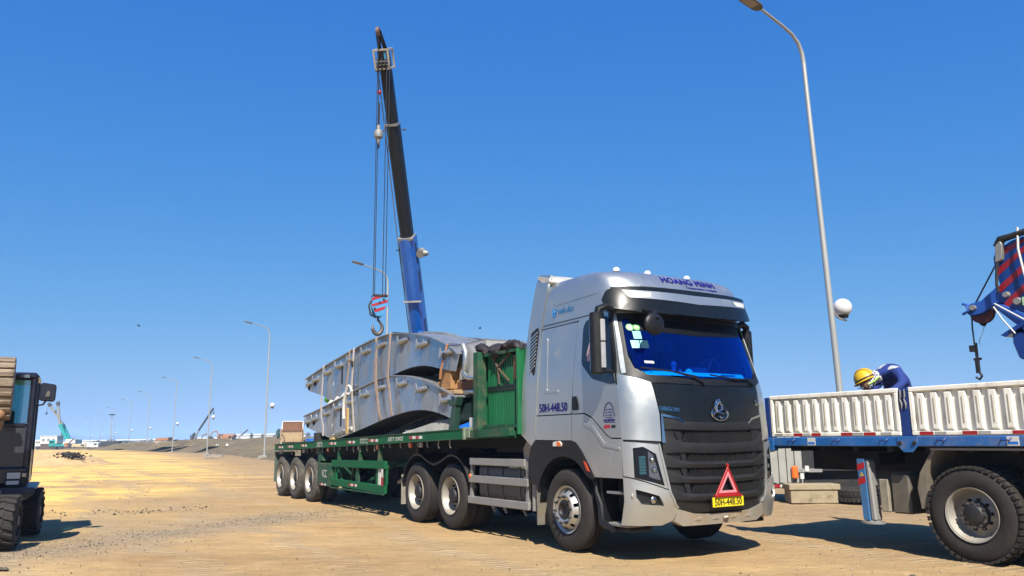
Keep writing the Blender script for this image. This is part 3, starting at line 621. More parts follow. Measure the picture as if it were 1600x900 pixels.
# chassis
g = G()
for s in (-1, 1): g.box(-5.35,1.3,s*.43-.04,s*.43+.04,.78,1.04)
g.box(-5.35,-5.2,-.47,.47,.78,1.04)
for x in (-2.2,-3.9,-1.0): g.box(x,x+.1,-.43,.43,.8,1.0)
for x in (0,-3.3,-4.65): g.cyl((x,-.95,.52),(x,.95,.52),.08,.08,12); g.ball((x,0,.52),.22,14,8) if x else None
g.box(.3,1.25,-.9,.9,.55,1.3); g.box(-.5,.6,-.6,.6,.7,1.35)
g.build('chassis', dark_metal, trk, 30)
g = G(); g.box(-4.6,-3.3,-.45,.45,1.06,1.15); g.prism([(-4.5,1.14),(-3.5,1.14),(-3.6,1.26),(-4.2,1.27)], 'y', -.42, .42); g.build('fifth_wheel', dark_metal, trk, 30)
for s in (-1, 1):
    Y0, Y1 = sorted((s*1.20, s*.62))
    def arc(cx, a0, a1, r=.64, n=12): return [(cx+r*cos(radians(a0+(a1-a0)*k/n)), .52+r*sin(radians(a0+(a1-a0)*k/n))) for k in range(n+1)]
    path = [(-5.34,.72)]+arc(-4.65, 168, 62)+[(-4.18,1.035),(-3.98,.99),(-3.77,1.035)]+arc(-3.3, 118, 12)
    g = G(); R = []
    for i, (x, z) in enumerate(path):
        R.append([(x,Y0,z),(x,Y0,z+.03),(x,Y0+.06,z+.05),(x,Y1,z+.05),(x,Y1,z+.02)])
    g.rings(R); g.build('rear_fender', blackp, trk, 35)
    g = G(); g.box(-5.36,-5.345,min(s*1.19,s*.66),max(s*1.19,s*.66),.26,.80); g.build('mud_flap', mat('flap_pale', (.3,.28,.24), .85, 0, .2, 6), trk, 0)
    g = G(); g.ball((-2.62,s*1.21,.86),.04,12,6,(1,.6,1)); g.build('side_lamp', orange, trk)
    # tank with guard frame
    tk = G(); P = rc([(s*1.14,.52),(s*1.14,1.07),(s*.55,1.07),(s*.55,.52)], .13, 5); tk.prism(P, 'x', -2.45, -1.12)
    tko = tk.build('fuel_tank', tankm, trk, 35, .01)
    for x in (-2.2,-1.75,-1.25):
        g = G(); g.prism([(a*1.0+(s*.012 if a*s > 1 else 0), b+(.012 if b > .8 else -.012)) for a, b in P], 'x', x-.025, x+.025); g.build('tank_band', tankm, tko, 35)
    gf = G(); yy = s*1.22
    gd = None
    for k, (a, b, z) in enumerate([(-2.63,-1.0,1.09),(-2.66,-.92,.82),(-2.69,-.90,.50)]):
        g = G(); g.box(a,b,min(yy,yy-s*.04),max(yy,yy-s*.04),z-.055,z+.055)
        o = g.build('side_guard' if gd is None else 'guard_rail', greym, gd or trk, 30, .008); gd = gd or o
    for x0, x1 in ((-2.66,-2.60),(-1.0,-.94)):
        g = G(); g.hexa([(x0-.04,yy-s*.09,.46),(x1-.04,yy-s*.09,.46),(x1-.04,yy-s*.04,.46),(x0-.04,yy-s*.04,.46)][::1],[(x0,yy-s*.09,1.12),(x1,yy-s*.09,1.12),(x1,yy-s*.04,1.12),(x0,yy-s*.04,1.12)]); g.build('guard_post', greym, gd, 30)
    g = G(); g.cyl((-.86,s*1.12,.44),(-.84,s*1.12,1.0),.055,.055,12); g.box(-.93,-.78,min(s*1.15,s*.9),max(s*1.15,s*.9),1.0,1.12); g.build('air_cylinder', greym, trk)
    g = G(); g.prism([(-1.18,.98),(-1.22,1.30),(-1.06,1.46),(-.9,1.44),(-.72,1.0)], 'y', *sorted((s*1.1,s*.9))); g.build('chassis_cover', silver_d, trk, 30, .01)
    g = G()
    for x in (-2.1,-1.75,-1.2): g = G(); g.tube([(x,s*1.1,.52),(x+.03,s*1.13,.42),(x+.1,s*1.12,.36)], .018, 6); g.build('tank_bracket', greym, trk)
wf = make_wheel(trk, (0,-1.21,.52), 'front'); copy_wheel(wf, trk, (0,1.21,.52), pi)
wd = make_wheel(trk, (-3.3,-1.22,.52), 'dual')
for x in (-3.3,-4.65):
    if x < -4: copy_wheel(wd, trk, (x,-1.22,.52))
    copy_wheel(wd, trk, (x,-.89,.52)); copy_wheel(wd, trk, (x,1.22,.52), pi); copy_wheel(wd, trk, (x,.89,.52), pi)

# warning triangle propped on the number plate
tri = thing('warning_triangle', 'red reflective warning triangle propped above the yellow number plate of the silver truck', 'warning triangle', (TX, TY, 0), TA)
def rot_pt(p): return p
TT = [Vector((1.665,-.215,.735)), Vector((1.665,.205,.735)), Vector((1.70,-.01,1.085))]
cc = (TT[0]+TT[1]+TT[2])/3
for i in range(3):
    a, b = TT[i], TT[(i+1) % 3]; ai, bi = cc+(a-cc)*.75, cc+(b-cc)*.75; n = Vector((.018,0,0))
    g = G(); g.hexa([a,b,bi,ai],[a+n,b+n,bi+n,ai+n]); g.build('red_bar', red, tri, 30, .004)
    a2, b2 = cc+(a-cc)*.74, cc+(b-cc)*.74; a3, b3 = cc+(a-cc)*.50, cc+(b-cc)*.50; g = G(); g.hexa([a2,b2,b3,a3],[a2+n*.9,b2+n*.9,b3+n*.9,a3+n*.9]); g.build('inner_bar', mat('triangle_pink', (.80,.30,.36), .4), tri, 30)
g = G(); g.box(1.66,1.70,-.23,.22,.722,.742); g.cyl((1.70,-.01,1.08),(1.71,-.01,1.105),.02); g.build('base_bar', red, tri, 30)
# ------------------------------------------------------------------ flatbed trailer
RX, RY, RA = -5.27609873, 22.59370544, -1.02894173
trl = thing('flatbed_trailer', 'long green flatbed trailer with three axles and tall green headboard, carrying galvanised girders', 'trailer', (RX, RY, 0), RA)
def dz(x): return 1.362+.0222*x        # deck top height along the trailer
def slab(g, x0, x1, y0, y1, a, b): return g.hexa([(x0,y0,dz(x0)+a),(x1,y0,dz(x1)+a),(x1,y1,dz(x1)+a),(x0,y1,dz(x0)+a)],[(x0,y0,dz(x0)+b),(x1,y0,dz(x1)+b),(x1,y1,dz(x1)+b),(x0,y1,dz(x0)+b)])
XE = 10.75
underm = mat('under_frame_shaded', (.012,.02,.014), .8, 0, .3, 4, '#3a3428', .3, 3)  # beams coloured near black, the shade under the deck put into the paint
for s in (-1, 1):
    y0, y1 = sorted((s*1.25, s*1.17))
    g = G(); slab(g, -.54, XE, y0, y1, -.16, 0); sr = g.build('side_rail', green, trl, 30, .008)
    g = G(); slab(g, -.54, XE, *sorted((s*1.262,s*1.25)), -.012, .004); slab(g, -.54, XE, *sorted((s*1.262,s*1.25)), -.166, -.15); g.build('rail_lip', green_w, sr, 0)
g = G(); slab(g, -.54, -.46, -1.17, 1.17, -.16, 0); g.build('rear_beam', green, trl, 30, .008)
steel_deck = mat('deck_plate', (.05,.06,.05), .6, .3, .3, 4, '#7d705a', .5, 3)
for k in range(12):
    x0 = -.46+k*.934; g = G(); slab(g, x0+.004, x0+.93, -1.17, 1.17, -.03, -.008); g.build('deck_plate', steel_deck, trl, 0)
for s in (-1, 1):
    g = G(); g.hexa([(-.4,s*.5-.06,.95),(8.6,s*.5-.06,.98),(8.6,s*.5+.06,.98),(-.4,s*.5+.06,.95)],[(-.4,s*.5-.06,dz(-.4)-.04),(8.6,s*.5-.06,dz(8.6)-.04),(8.6,s*.5+.06,dz(8.6)-.04),(-.4,s*.5+.06,dz(-.4)-.04)])
    g.hexa([(8.6,s*.5-.06,.98),(9.3,s*.5-.06,1.28),(9.3,s*.5+.06,1.28),(8.6,s*.5+.06,.98)],[(8.6,s*.5-.06,dz(8.6)-.04),(9.3,s*.5-.06,dz(9.3)-.04),(9.3,s*.5+.06,dz(9.3)-.04),(8.6,s*.5+.06,dz(8.6)-.04)])
    g.hexa([(9.3,s*.5-.06,1.28),(12.3,s*.5-.06,1.3),(12.3,s*.5+.06,1.3),(9.3,s*.5+.06,1.28)],[(9.3,s*.5-.06,dz(9.3)-.04),(12.3,s*.5-.06,1.56),(12.3,s*.5+.06,1.56),(9.3,s*.5+.06,dz(9.3)-.04)])
    g.build('main_beam', underm, trl, 0)
for k in range(15):
    x = -.1+.74*k; g = G(); slab(g, x, x+.06, -1.17, 1.17, -.15, -.04); g.build('cross_beam', underm, trl, 0)
g = G(); g.box(10.6, 12.2, -.55, .55, 1.22, 1.30); g.cyl((9.4,0,1.2),(9.4,0,1.3),.05); g.build('kingpin_plate', dark_metal, trl, 0)
# rope hooks and lamps below the rail
hookm = mat('hook_pale', (.55,.50,.42), .6, 0, .2, 9)
random.seed(3)
for k in range(26):
    x = -.2+k*.415+random.uniform(-.06,.06)
    if x > 10.3: break
    z = dz(x)-.165; g = G(); l = random.uniform(.06,.13); g.tube([(x,-1.2,z),(x+.015,-1.215,z-l*.6),(x+.04,-1.205,z-l)], .011, 6); g.build('rope_hook', hookm, trl, 0)
for x in (-.1,2.0,3.9,5.9,6.95,8.55,9.0): g = G(); z = dz(x)-.2; g.box(x,x+.09,-1.215,-1.17,z-.06,z+.03); g.build('side_lamp', orange if x in (3.9,6.95,8.55) else hookm, trl, 30, .01)
# reflectors
def refl(x, w, n, z, parent, y=-1.2515, h=.05, vertical=False, first=0):
    for k in range(n):
        m = red if (k+first) % 2 == 0 else refw; g = G()
        if vertical: g.box(x, x+w, y-.003, y, z+h*k+.003, z+h*(k+1)-.003)
        else: g.box(x+w*k+.004, x+w*(k+1)-.004, y-.003, y, z-h/2, z+h/2)
        g.build('reflector', m, parent, 0)
for x in (-.2,.75,1.95,4.15,5.35,6.65): refl(x, .125, 4, dz(x)-.08, trl)
refl(8.66, .14, 4, dz(8.9)-.085, trl)
ry = lambda x0, zc: (lambda u, v, d: (x0+u, -1.2515-d, dz(x0+u)+zc+v))
wt = mat('lettering_white', (.7,.7,.66), .6, 0, .1, 8)
text('lettering', '50R', .1, wt, trl, ry(3.47,-.05), bold=.004, width=.42, height=.05)
text('lettering', '040.10', .1, wt, trl, ry(3.47,-.115), bold=.004, width=.42, height=.05)
text('lettering', '50R-040.10', .1, wt, trl, ry(6.37,-.05), bold=.003, width=.44, height=.045)
text('lettering', '9750 kg', .1, wt, trl, ry(6.37,-.115), bold=.003, width=.44, height=.045)
text('lettering', 'SĐT 0902', .1, wt, trl, ry(8.02,-.085), bold=.004, shear=.2, width=.72, height=.075)
# wheels
wr = None
for x in (0,1.31,2.62):
    if wr is None: wr = make_wheel(trl, (0,-1.22,.52), 'dual', rubm=rubber_dusty)
    else: copy_wheel(wr, trl, (x,-1.22,.52))
    copy_wheel(wr, trl, (x,-.89,.52)); copy_wheel(wr, trl, (x,1.22,.52), pi); copy_wheel(wr, trl, (x,.89,.52), pi)
    g = G(); g.cyl((x,-.95,.52),(x,.95,.52),.065,.065,12); g.build('axle', dark_metal, trl)
    for s in (-1, 1): g = G(); g.tube([(x-.55,s*.5,.86),(x-.3,s*.5,.74),(x,s*.5,.68),(x+.3,s*.5,.74),(x+.55,s*.5,.86)], .035, 6); g.build('leaf_spring', dark_metal, trl)
g = G(); g.box(-.62,-.60,-1.22,-.66,.35,1.15); g.build('mud_flap', mat('flap_green', (.08,.13,.1), .8, 0, .2, 6), trl, 0)
# hanger leg, compressor box, side frame
g = G(); g.box(3.22,3.34,-1.2,-1.12,.55,dz(3.3)-.15); g.hexa([(3.34,-1.2,.98),(3.6,-1.2,.98),(3.6,-1.12,.98),(3.34,-1.12,.98)],[(3.34,-1.2,1.22),(3.38,-1.2,1.22),(3.38,-1.12,1.22),(3.34,-1.12,1.22)]); g.build('hanger_leg', green_w, trl, 0)
g = G(); g.box(3.42,4.28,-1.24,-.75,.42,.93); tb = g.build('tool_box', green_w, trl, 30, .012)
text('lettering', 'VCC', .1, wt, tb, lambda u, v, d: (3.85+u, -1.2415-d, .70+v), bold=.004, width=.36, height=.17)
refl(3.55, .11, 4, .455, tb, -1.2415, .045)
def fr(name, a, b, w, h, m=green): g = G(); g.beam(a, b, w, h); return g.build(name, m, trl, 30, .006)
fr('frame_top_rail', (4.3,-1.20,.935), (7.47,-1.20,.965), .06, .15); fr('frame_bottom_rail', (4.28,-1.20,.535), (7.47,-1.20,.50), .06, .15)
g = G(); g.box(4.28,7.47,-1.245,-1.23,.40,.428); g.build('frame_edge', green_w, trl, 0)
fr('frame_top_rail', (4.3,-.75,.935), (7.47,-.75,.965), .05, .1, green_w)
for x, w in ((4.45,.14),(5.85,.16),(6.95,.08),(7.41,.10)): g = G(); g.box(x-w/2,x+w/2,-1.19,-1.15,.58,.9); g.build('frame_post', green if w != .16 else green_w, trl, 30, .004)
g = G(); g.box(7.06,7.16,-1.2,-1.16,.56,.9); g.build('frame_post', wt, trl, 0); g = G(); g.box(7.2,7.25,-1.2,-1.16,.56,.9); g.build('frame_post', hookm, trl, 0)
refl(7.30, .10, 2, .57, trl, -1.232, .16, True); refl(5.5, .12, 4, .52, trl, -1.232, .05)
for a, b in (((4.75,-1.1,.9),(5.3,-.9,.56)),((4.7,-.9,.56),(5.4,-1.1,.9)),((5.95,-1.05,.54),(6.85,-.8,.93)),((4.55,-1.1,.9),(4.75,-1.12,.56))): fr('frame_brace', a, b, .04, .07, green_w)
for x in (4.72,6.05,7.13): fr('hanger_post', (x,-1.17,dz(x)-.15), (x-.03,-1.18,1.0), .10, .05, green_w)
for x in (4.5,7.3): fr('frame_tie', (x,-1.18,.9), (x,-.5,1.1), .05, .05, green_w)
fr('stay_rod', (7.35,-.9,.62), (8.7,-.6,1.15), .05, .05, hookm)
for s in (-1, 1):
    g = G(); g.box(7.9,8.05,s*.72-.07,s*.72+.07,.35,1.4); g.box(7.82,8.13,s*.72-.14,s*.72+.14,.32,.36); g.build('landing_leg', dark_metal, trl, 0)
# gooseneck end and headboard box
YB = -1.14
hb = G(); slab(hb, 10.75, 12.1, -1.2, -1.08, -.15, -.03); slab(hb, 10.75, 12.1, 1.08, 1.2, -.15, -.03); hb.box(12.0,12.1,-1.1,1.1,1.45,1.6); hb.build('neck_frame', green_w, trl, 0)
g = G(); g.box(10.72,10.78,-1.25,-1.0,1.43,1.62); g.box(10.78,10.9,-1.22,-1.1,1.46,1.60); g.build('neck_end', mat('pale_green_steel', (.2,.25,.18), .6, 0, .3, 5), trl, 0)
head = G(); head.box(11.18,12.25,-1.02,-1.0,1.62,2.74); head.box(11.18,12.25,1.0,1.02,1.62,2.74); head.box(12.21,12.25,YB,-YB,1.5,2.74); hd = head.build('headboard_box', green_box, trl, 0)
for s in (-1, 1):
    g = G(); n = 30; R = []
    ring = []
    g = G()
    for k in range(n):
        x0 = 11.19+1.04*k/n; x1 = 11.19+1.04*(k+1)/n; d = .008*(k % 2)
        g.box(x0, x1-.004, *sorted((s*(1.035+d), s*1.015)), 1.64, 2.72)
    tag(g.build('corrugation', green_box, hd, 0), kind='stuff')
    for z in (1.62,2.17,2.22,2.72): g = G(); g.box(11.18,12.2,*sorted((s*1.055,s*1.02)),z-.012,z+.012); g.build('sheet_rail', inkblack if z in (2.17,2.22,1.62) else green, hd, 0)
    g = G(); g.box(11.0,11.17,*sorted((s*1.2,s*1.05)),1.44,2.78); g.build('corner_post', green_w, hd, 30, .01)
    g = G(); g.box(11.17,12.05,*sorted((s*1.19,s*1.12)),1.45,1.57); g.build('bottom_rail', green, hd, 30, .006)
    g = G(); g.box(12.03,12.16,*sorted((s*1.07,s*1.0)),2.3,2.66); g.build('rusty_post', rust, hd, 0)
for s in (-1, 1):
  for z in (1.62,2.72): g = G(); g.beam((11.1,s*.0+s*1.1,z),(12.2,s*1.1,z),.05,.05); g.build('inner_rail', green_w, hd, 0)
g = G(); g.box(11.0,11.04,-1.05,1.05,1.5,2.74); g.build('rear_sheet', green_box, hd, 0)
g = G(); g.box(11.48,11.72,-1.194,-1.19,1.475,1.53); g.build('reflector', refw, hd, 0); g = G(); g.box(11.73,11.93,-1.194,-1.19,1.475,1.53); g.build('reflector', red, hd, 0)
# green folding support post on the deck
gp = mat('dark_green_steel', (.015,.06,.04), .5, 0, .2, 4)
g = G(); g.prism([(10.05,dz(10)),(10.25,dz(10)),(10.33,2.05),(10.2,2.05)], 'y', -1.16, -1.06); g.build('stake', gp, trl, 30, .005)
g = G(); g.prism([(10.02,2.09),(10.1,1.98),(10.34,1.98),(10.40,2.12),(10.2,2.06)], 'y', -1.17, -1.05); g.build('stake_head', gp, trl, 30, .005)

# tarpaulin bunched on the headboard
tp = thing('tarpaulin', 'dark rolled tarpaulin bunched along the top of the green headboard box', 'tarpaulin', (RX, RY, 0), RA)
tarpm = mat('tarpaulin_dark', (.022,.018,.022), .6, 0, .4, 8, '#3f3030', .4, 6, bump=.3, bscale=15)
random.seed(11); R = []
for i in range(60):
    t = i/59; x = 10.98+1.27*t; w = .055+.022*sin(t*17)+.012*sin(t*41); zc = 2.80+.035*sin(t*9+1)+.03*sin(t*23)-.03*t
    R.append([(x+.02*sin(j*3+i), -1.07+1.3*w*cos(2*pi*j/12)+.012*sin(i*1.7+j*2.3), zc+(w*.75)*sin(2*pi*j/12)+.02*sin(i*.9+j*1.9)) for j in range(12)])
g = G(); g.rings(R); g.build('tarp_roll', tarpm, tp, 60)
R = []
for i in range(30):
    y = -1.1+2.2*i/29; R.append([(x, y, 2.86+.05*sin(x*9+y*4)+.06*sin(y*7)-.10*(x-10.95)) for x in [10.95+1.3*j/14 for j in range(15)]])
g = G(); g.rings(R, loop=False, cap=False); g.build('tarp_sheet', tarpm, tp, 60)
for pts in ([(11.35,-1.09,2.78),(11.58,-1.08,2.50),(11.90,-1.07,2.28)], [(11.95,-1.07,2.70),(11.58,-1.085,2.50)], [(11.55,-1.1,2.8),(11.50,-1.08,2.62),(11.30,-1.08,2.72)], [(11.58,-1.08,2.50),(11.60,-1.07,2.25)]):
    g = G(); g.tube(pts, .016, 6); g.build('tarp_rope', mat('rope_brown', (.12,.07,.045), .9), tp, 0)

# ------------------------------------------------------------------ galvanised girders
UT = [(1.74,2.985),(3.34,3.20),(5.13,3.385),(6.2,3.475),(6.81,3.50),(7.45,3.495),(8.34,3.40),(9.35,3.20),(10.04,2.97),(10.32,2.83)]
UB = [(10.2,2.55),(9.63,2.64),(9.2,2.72),(8.78,2.765),(8.2,2.76),(7.44,2.69),(6.0,2.575),(4.6,2.43),(3.6,2.385),(3.15,2.50),(1.93,2.69)]
LT = [(1.69,2.045),(2.9,2.17),(4.03,2.31),(5.78,2.53),(6.85,2.64),(7.49,2.66),(8.24,2.60),(8.96,2.48),(9.47,2.36),(10.25,2.12)]
LB = [(10.15,1.73),(9.9,1.81),(9.4,1.91),(8.8,1.965),(8.2,1.955),(7.7,1.91),(7.04,1.84),(5.51,1.63),(4.29,1.49),(3.51,1.53),(1.86,1.78)]
def smooth_line(P, n=3):
    out = []
    for i in range(len(P)-1):
        p0 = P[max(i-1,0)]; p1 = P[i]; p2 = P[i+1]; p3 = P[min(i+2,len(P)-1)]
        for k in range(n):
            t = k/n; out.append(tuple(.5*((2*p1[a])+(-p0[a]+p2[a])*t+(2*p0[a]-5*p1[a]+4*p2[a]-p3[a])*t*t+(-p0[a]+3*p1[a]-3*p2[a]+p3[a])*t**3) for a in (0,1)))
    out.append(P[-1]); return out
def zat(L, x):
    for a, b in zip(L, L[1:]):
        if min(a[0],b[0]) <= x <= max(a[0],b[0]): return a[1]+(b[1]-a[1])*(x-a[0])/(b[0]-a[0])
    return None
galv_b = mat('galv_bright', (.55,.58,.60), .3, .7, .25, 9, '#30363a', .4, 8)
blackhole = mat('slot_black', (.004,.004,.004), .9)
def girder(label, T, B, y0, w, detail=True):
    t = thing('curved_girder', label, 'girder', (RX, RY, 0), RA, 'galvanised girders stacked on the trailer')
    Ts = smooth_line(T); Bs = smooth_line(B); yb = y0+w
    for s, y in ((-1, y0), (1, yb)):
        g = G(); g.prism(Ts+Bs, 'y', y if s < 0 else y-.016, y+.016 if s < 0 else y); wb = g.build('web_plate', galv, t, 30)
        if s < 0: web = wb
    g = G(); g.rings([[(x,y0-.05,z+.002),(x,yb+.05,z+.002),(x,yb+.05,z+.022),(x,y0-.05,z+.022)] for x, z in Ts]); g.build('top_flange', galv_edge, t, 40)
    g = G(); g.rings([[(x,y0+.016,z+.03),(x,yb-.016,z+.03),(x,yb-.016,z+.045),(x,y0+.016,z+.045)] for x, z in Bs[3:-3]]); g.build('bottom_plate', galv_edge, t, 40)
    for L_, nm in ((Ts, 'edge_bar'),):
        pass
    x0, x1 = T[0][0], T[-1][0]
    g = G(); g.prism([(T[0][0]+.03,T[0][1]-.02),(T[0][0]+.05,T[0][1]-.02),(B[-1][0]+.05,B[-1][1]+.02),(B[-1][0]+.03,B[-1][1]+.02)], 'y', y0+.016, yb-.016); g.build('end_plate', galv_edge, t, 0)
    # stub pipes with gussets
    xs = [1.95,2.45,3.35,4.15,4.95,5.85,6.75,7.85,8.75,9.75]
    for i, x in enumerate(xs):
        z = zat(Ts, x)-(.17 if i < 8 else .20); l = .36 if i > 1 else .28
        g = G(); g.tube([(x-.02,y0-.01,z),(x+l*.6,y0-.04,z+.01),(x+l,y0+.012,z+.03)], [.055,.052,.035], 12); st = g.build('pipe_stub', galv_b, t, 40)
        g = G(); g.prism([(x-.05,z+.11),(x-.01,z+.13),(x+.05,z+.02),(x+.0,z-.06),(x-.05,z-.09)], 'y', y0-.075, y0-.063); g.build('gusset', galv_b if i % 2 else galv_edge, st, 0)
        if i < 2: g = G(); g.prism([(x-.1,z-.05),(x+.05,z+.06),(x+.1,z-.1),(x,z-.14)], 'y', y0-.012, y0-.002); g.build('notch', blackhole, st, 0)
    zc = zat(Ts, 4.5); 
    g = G(); g.prism(rc([(4.42,zc-.20),(4.52,zc-.19),(4.53,zc-.62),(4.43,zc-.63)], .05, 4), 'y', y0-.004, y0-.001); g.build('slot', blackhole, t, 0)
    if detail:
        g = G(); g.prism(rc([(4.86,zc-.28),(4.93,zc-.27),(4.94,zc-.42),(4.85,zc-.43)], .03, 3), 'y', y0-.004, y0-.001); g.build('hole', refw, t, 0)
        g = G(); g.prism(rc([(3.86,zc-.55),(3.91,zc-.54),(3.92,zc-.62),(3.86,zc-.63)], .02, 3), 'y', y0-.004, y0-.001); g.build('hole', refw, t, 0)
    return t
girder('upper curved galvanised steel girder on the near side of the green trailer', UT, UB, -1.1, .85)
girder('lower curved galvanised steel girder on the near side, resting on the green deck', LT, LB, -1.1, .85)
girder('upper galvanised girder of the far pair, behind the near one', [(x+.1,z-.03) for x, z in UT], [(x+.1,z-.03) for x, z in UB], .15, .85, False)
girder('lower galvanised girder of the far pair, resting on the green deck', LT, LB, .15, .85, False)
# toothed curved plate on top
rk = thing('toothed_rack', 'curved galvanised rack with a toothed top edge lying over the girders', 'steel rack', (RX, RY, 0), RA)
RK = smooth_line([(6.6,3.50),(7.38,3.50),(8.0,3.43),(8.57,3.33),(9.32,3.14),(10.34,2.94),(11.3,2.80)], 8)
g = G(); g.rings([[(x,-.45,z-.05),(x,.1,z-.05),(x,.1,z-.02),(x,-.45,z-.02)] for x, z in RK]); g.build('curved_plate', mat('galv_dull', (.20,.22,.24), .5, .6, .2, 3), rk, 40)
g = G()
tot = 0
for i in range(0, 190):
    x = 6.7+i*.05
    z = zat(RK, x)
    if z is None: break
    if i % 2 == 0: g.box(x, x+.05, -.47, -.38, z-.03, z+.09)
tag(g.build('rack_teeth', galv_edge, rk, 0), kind='stuff')
g = G(); g.prism(smooth_line([(7.4,3.47),(8.57,3.30),(9.32,3.11),(10.9,2.78)], 4)+[(10.9,2.45),(9.9,2.45),(8.8,2.75),(7.4,2.95)], 'y', -.42, -.40); g.build('rack_web', galv, rk, 0)
# pale end profile beyond the girder
ep = thing('galvanised_trough', 'pale galvanised trough with a curled dark edge standing between the girders and the headboard', 'steel trough', (RX, RY, 0), RA)
g = G(); g.box(10.05,10.95,-.95,-.93,2.42,3.02); g.box(10.05,10.95,-.95,-.2,3.0,3.02); g.box(10.93,10.95,-.95,-.2,2.42,3.02); g.build('trough_wall', mat('galv_pale', (.62,.63,.63), .45, .4, .12, 3), ep, 30)
g = G(); g.tube([(10.32,-1.02,2.98),(10.42,-1.03,2.86),(10.40,-1.02,2.62),(10.36,-1.02,2.5),(10.5,-1.02,2.42),(10.8,-1.0,2.40)], [.05,.045,.05,.05,.04,.03], 10); g.build('curled_edge', galv, ep, 40)
g = G(); g.cyl((10.0,-.9,2.22),(10.98,-.9,2.18),.07,.07,14); g.build('tube', galv, ep); g = G(); g.box(9.9,10.98,-.9,-.2,1.75,2.05); g.build('dark_case', mat('case_dark_green', (.02,.05,.05), .5), ep, 0); g = G(); g.box(10.5,10.98,-1.0,-.85,1.62,1.78); g.build('pale_block', white, ep, 0)
# ribbed strip on the deck under the lower girder
rs = thing('ribbed_strip', 'pale ribbed steel strip lying on the green deck below the girder end', 'steel strip', (RX, RY, 0), RA)
g = G()
for k in range(40):
    x = 7.9+k*.056; z = dz(x)+.0; h = .03+.16*min(1,(x-7.9)/1.5); g.tube([(x,-1.06,z+.0),(x+.01,-1.04,z+h*.6),(x+.03,-1.0,z+h)], .018, 5)
tag(g.build('ribs', mat('rib_steel', (.45,.44,.40), .5, .3, .2, 5), rs, 0), kind='stuff')
g = G(); g.box(7.9,10.2,-1.0,-.96,1.55,1.62); g.build('strip_back', galv_edge, rs, 0)
# timber between the girders
for k, (lb, x0, x1, y0, y1, z0, z1) in enumerate([('orange timber block wedged high between the girder ends', 9.58,9.98,-1.08,-.6,2.42,2.62), ('orange timber block below the top one, between the girder ends', 9.50,10.02,-1.1,-.55,2.27,2.42), ('dark brown timber beam running from the orange blocks to the headboard', 10.03,10.95,-.98,-.7,2.25,2.40), ('thin pale timber wedge on the lower girder under the orange blocks', 9.6,10.2,-1.12,-.7,2.18,2.25)]):
    o = thing('timber_block', lb, 'timber block', (RX, RY, 0), RA, 'timber packing on the trailer load')
    g = G(); g.box(x0,x1,y0,y1,z0,z1); g.build('block', wood if k < 2 else mat('timber_dark' if k == 2 else 'timber_pale', (.16,.07,.03) if k == 2 else (.5,.33,.18), .8, 0, .3, 6), o, 30, .008)
for k, (x0, lb) in enumerate([(3.95,'pale timber packer on the green deck under the lowest point of the lower girder'), (2.75,'dark timber packer under the rear end of the lower girder')]):
    g = G(); g.box(x0,x0+.22,-1.18,-.1,dz(x0)+.0,dz(x0)+(.05 if k == 0 else .21)); o = g.build('timber_packer', mat('timber_yellow', (.6,.42,.16), .8) if k == 0 else mat('timber_black', (.02,.02,.018), .8), None, 30, .006)
    o.location = (RX, RY, 0); o.rotation_euler = (0,0,RA); tag(o, lb, 'timber block', 'timber packing on the trailer load')
g = G(); g.box(2.0,2.4,-1.15,-.8,dz(2)+.0,dz(2)+.09); o = g.build('blue_box', mat('bright_blue', (.01,.2,.75), .5), None, 30, .01); o.location = (RX, RY, 0); o.rotation_euler = (0,0,RA); tag(o, 'small bright blue box on the rear of the green trailer deck', 'box')
# white cloth and green bag stuffed between the girders
g = G(); g.rings([[(x,-1.13+.02*sin(x*30),zat(LT,x)+.03),(x,-1.10,zat(LT,x)+.09+.03*sin(x*14)),(x,-.9,zat(LT,x)+.13+.02*sin(x*23)),(x,-.7,zat(LT,x)+.05)] for x in [3.55+.06*k for k in range(22)]]); o = g.build('white_cloth', mat('cloth_white', (.75,.74,.71), .9), None, 60); o.location = (RX, RY, 0); o.rotation_euler = (0,0,RA); tag(o, 'crumpled white cloth on the top flange of the lower girder', 'cloth')
g = G(); g._ball((3.3,-.98,2.42), .16, 14, 8, (1.6,.8,.62)); o = g.build('green_bag', mat('bag_green', (.10,.55,.05), .6, 0, .3, 9), None, 60); o.location = (RX, RY, 0); o.rotation_euler = (0,0,RA); tag(o, 'bright green bag stuffed between the two near girders', 'bag')
g = G(); g.rings([[(x,-1.13,z),(x+.02,-1.16,z+.03+h),(x,-1.0,z+.05+h),(x,-.9,z)] for x, z, h in [(3.9+.09*k,1.475+.012*k+.015*sin(k*2.1),.02+.04*sin(k*.9)**2) for k in range(16)]]); o = g.build('plastic_sheet', mat('cloth_white', 0), None, 60); o.location = (RX, RY, 0); o.rotation_euler = (0,0,RA); tag(o, 'torn white plastic sheet under the bottom edge of the lower girder', 'plastic sheet')
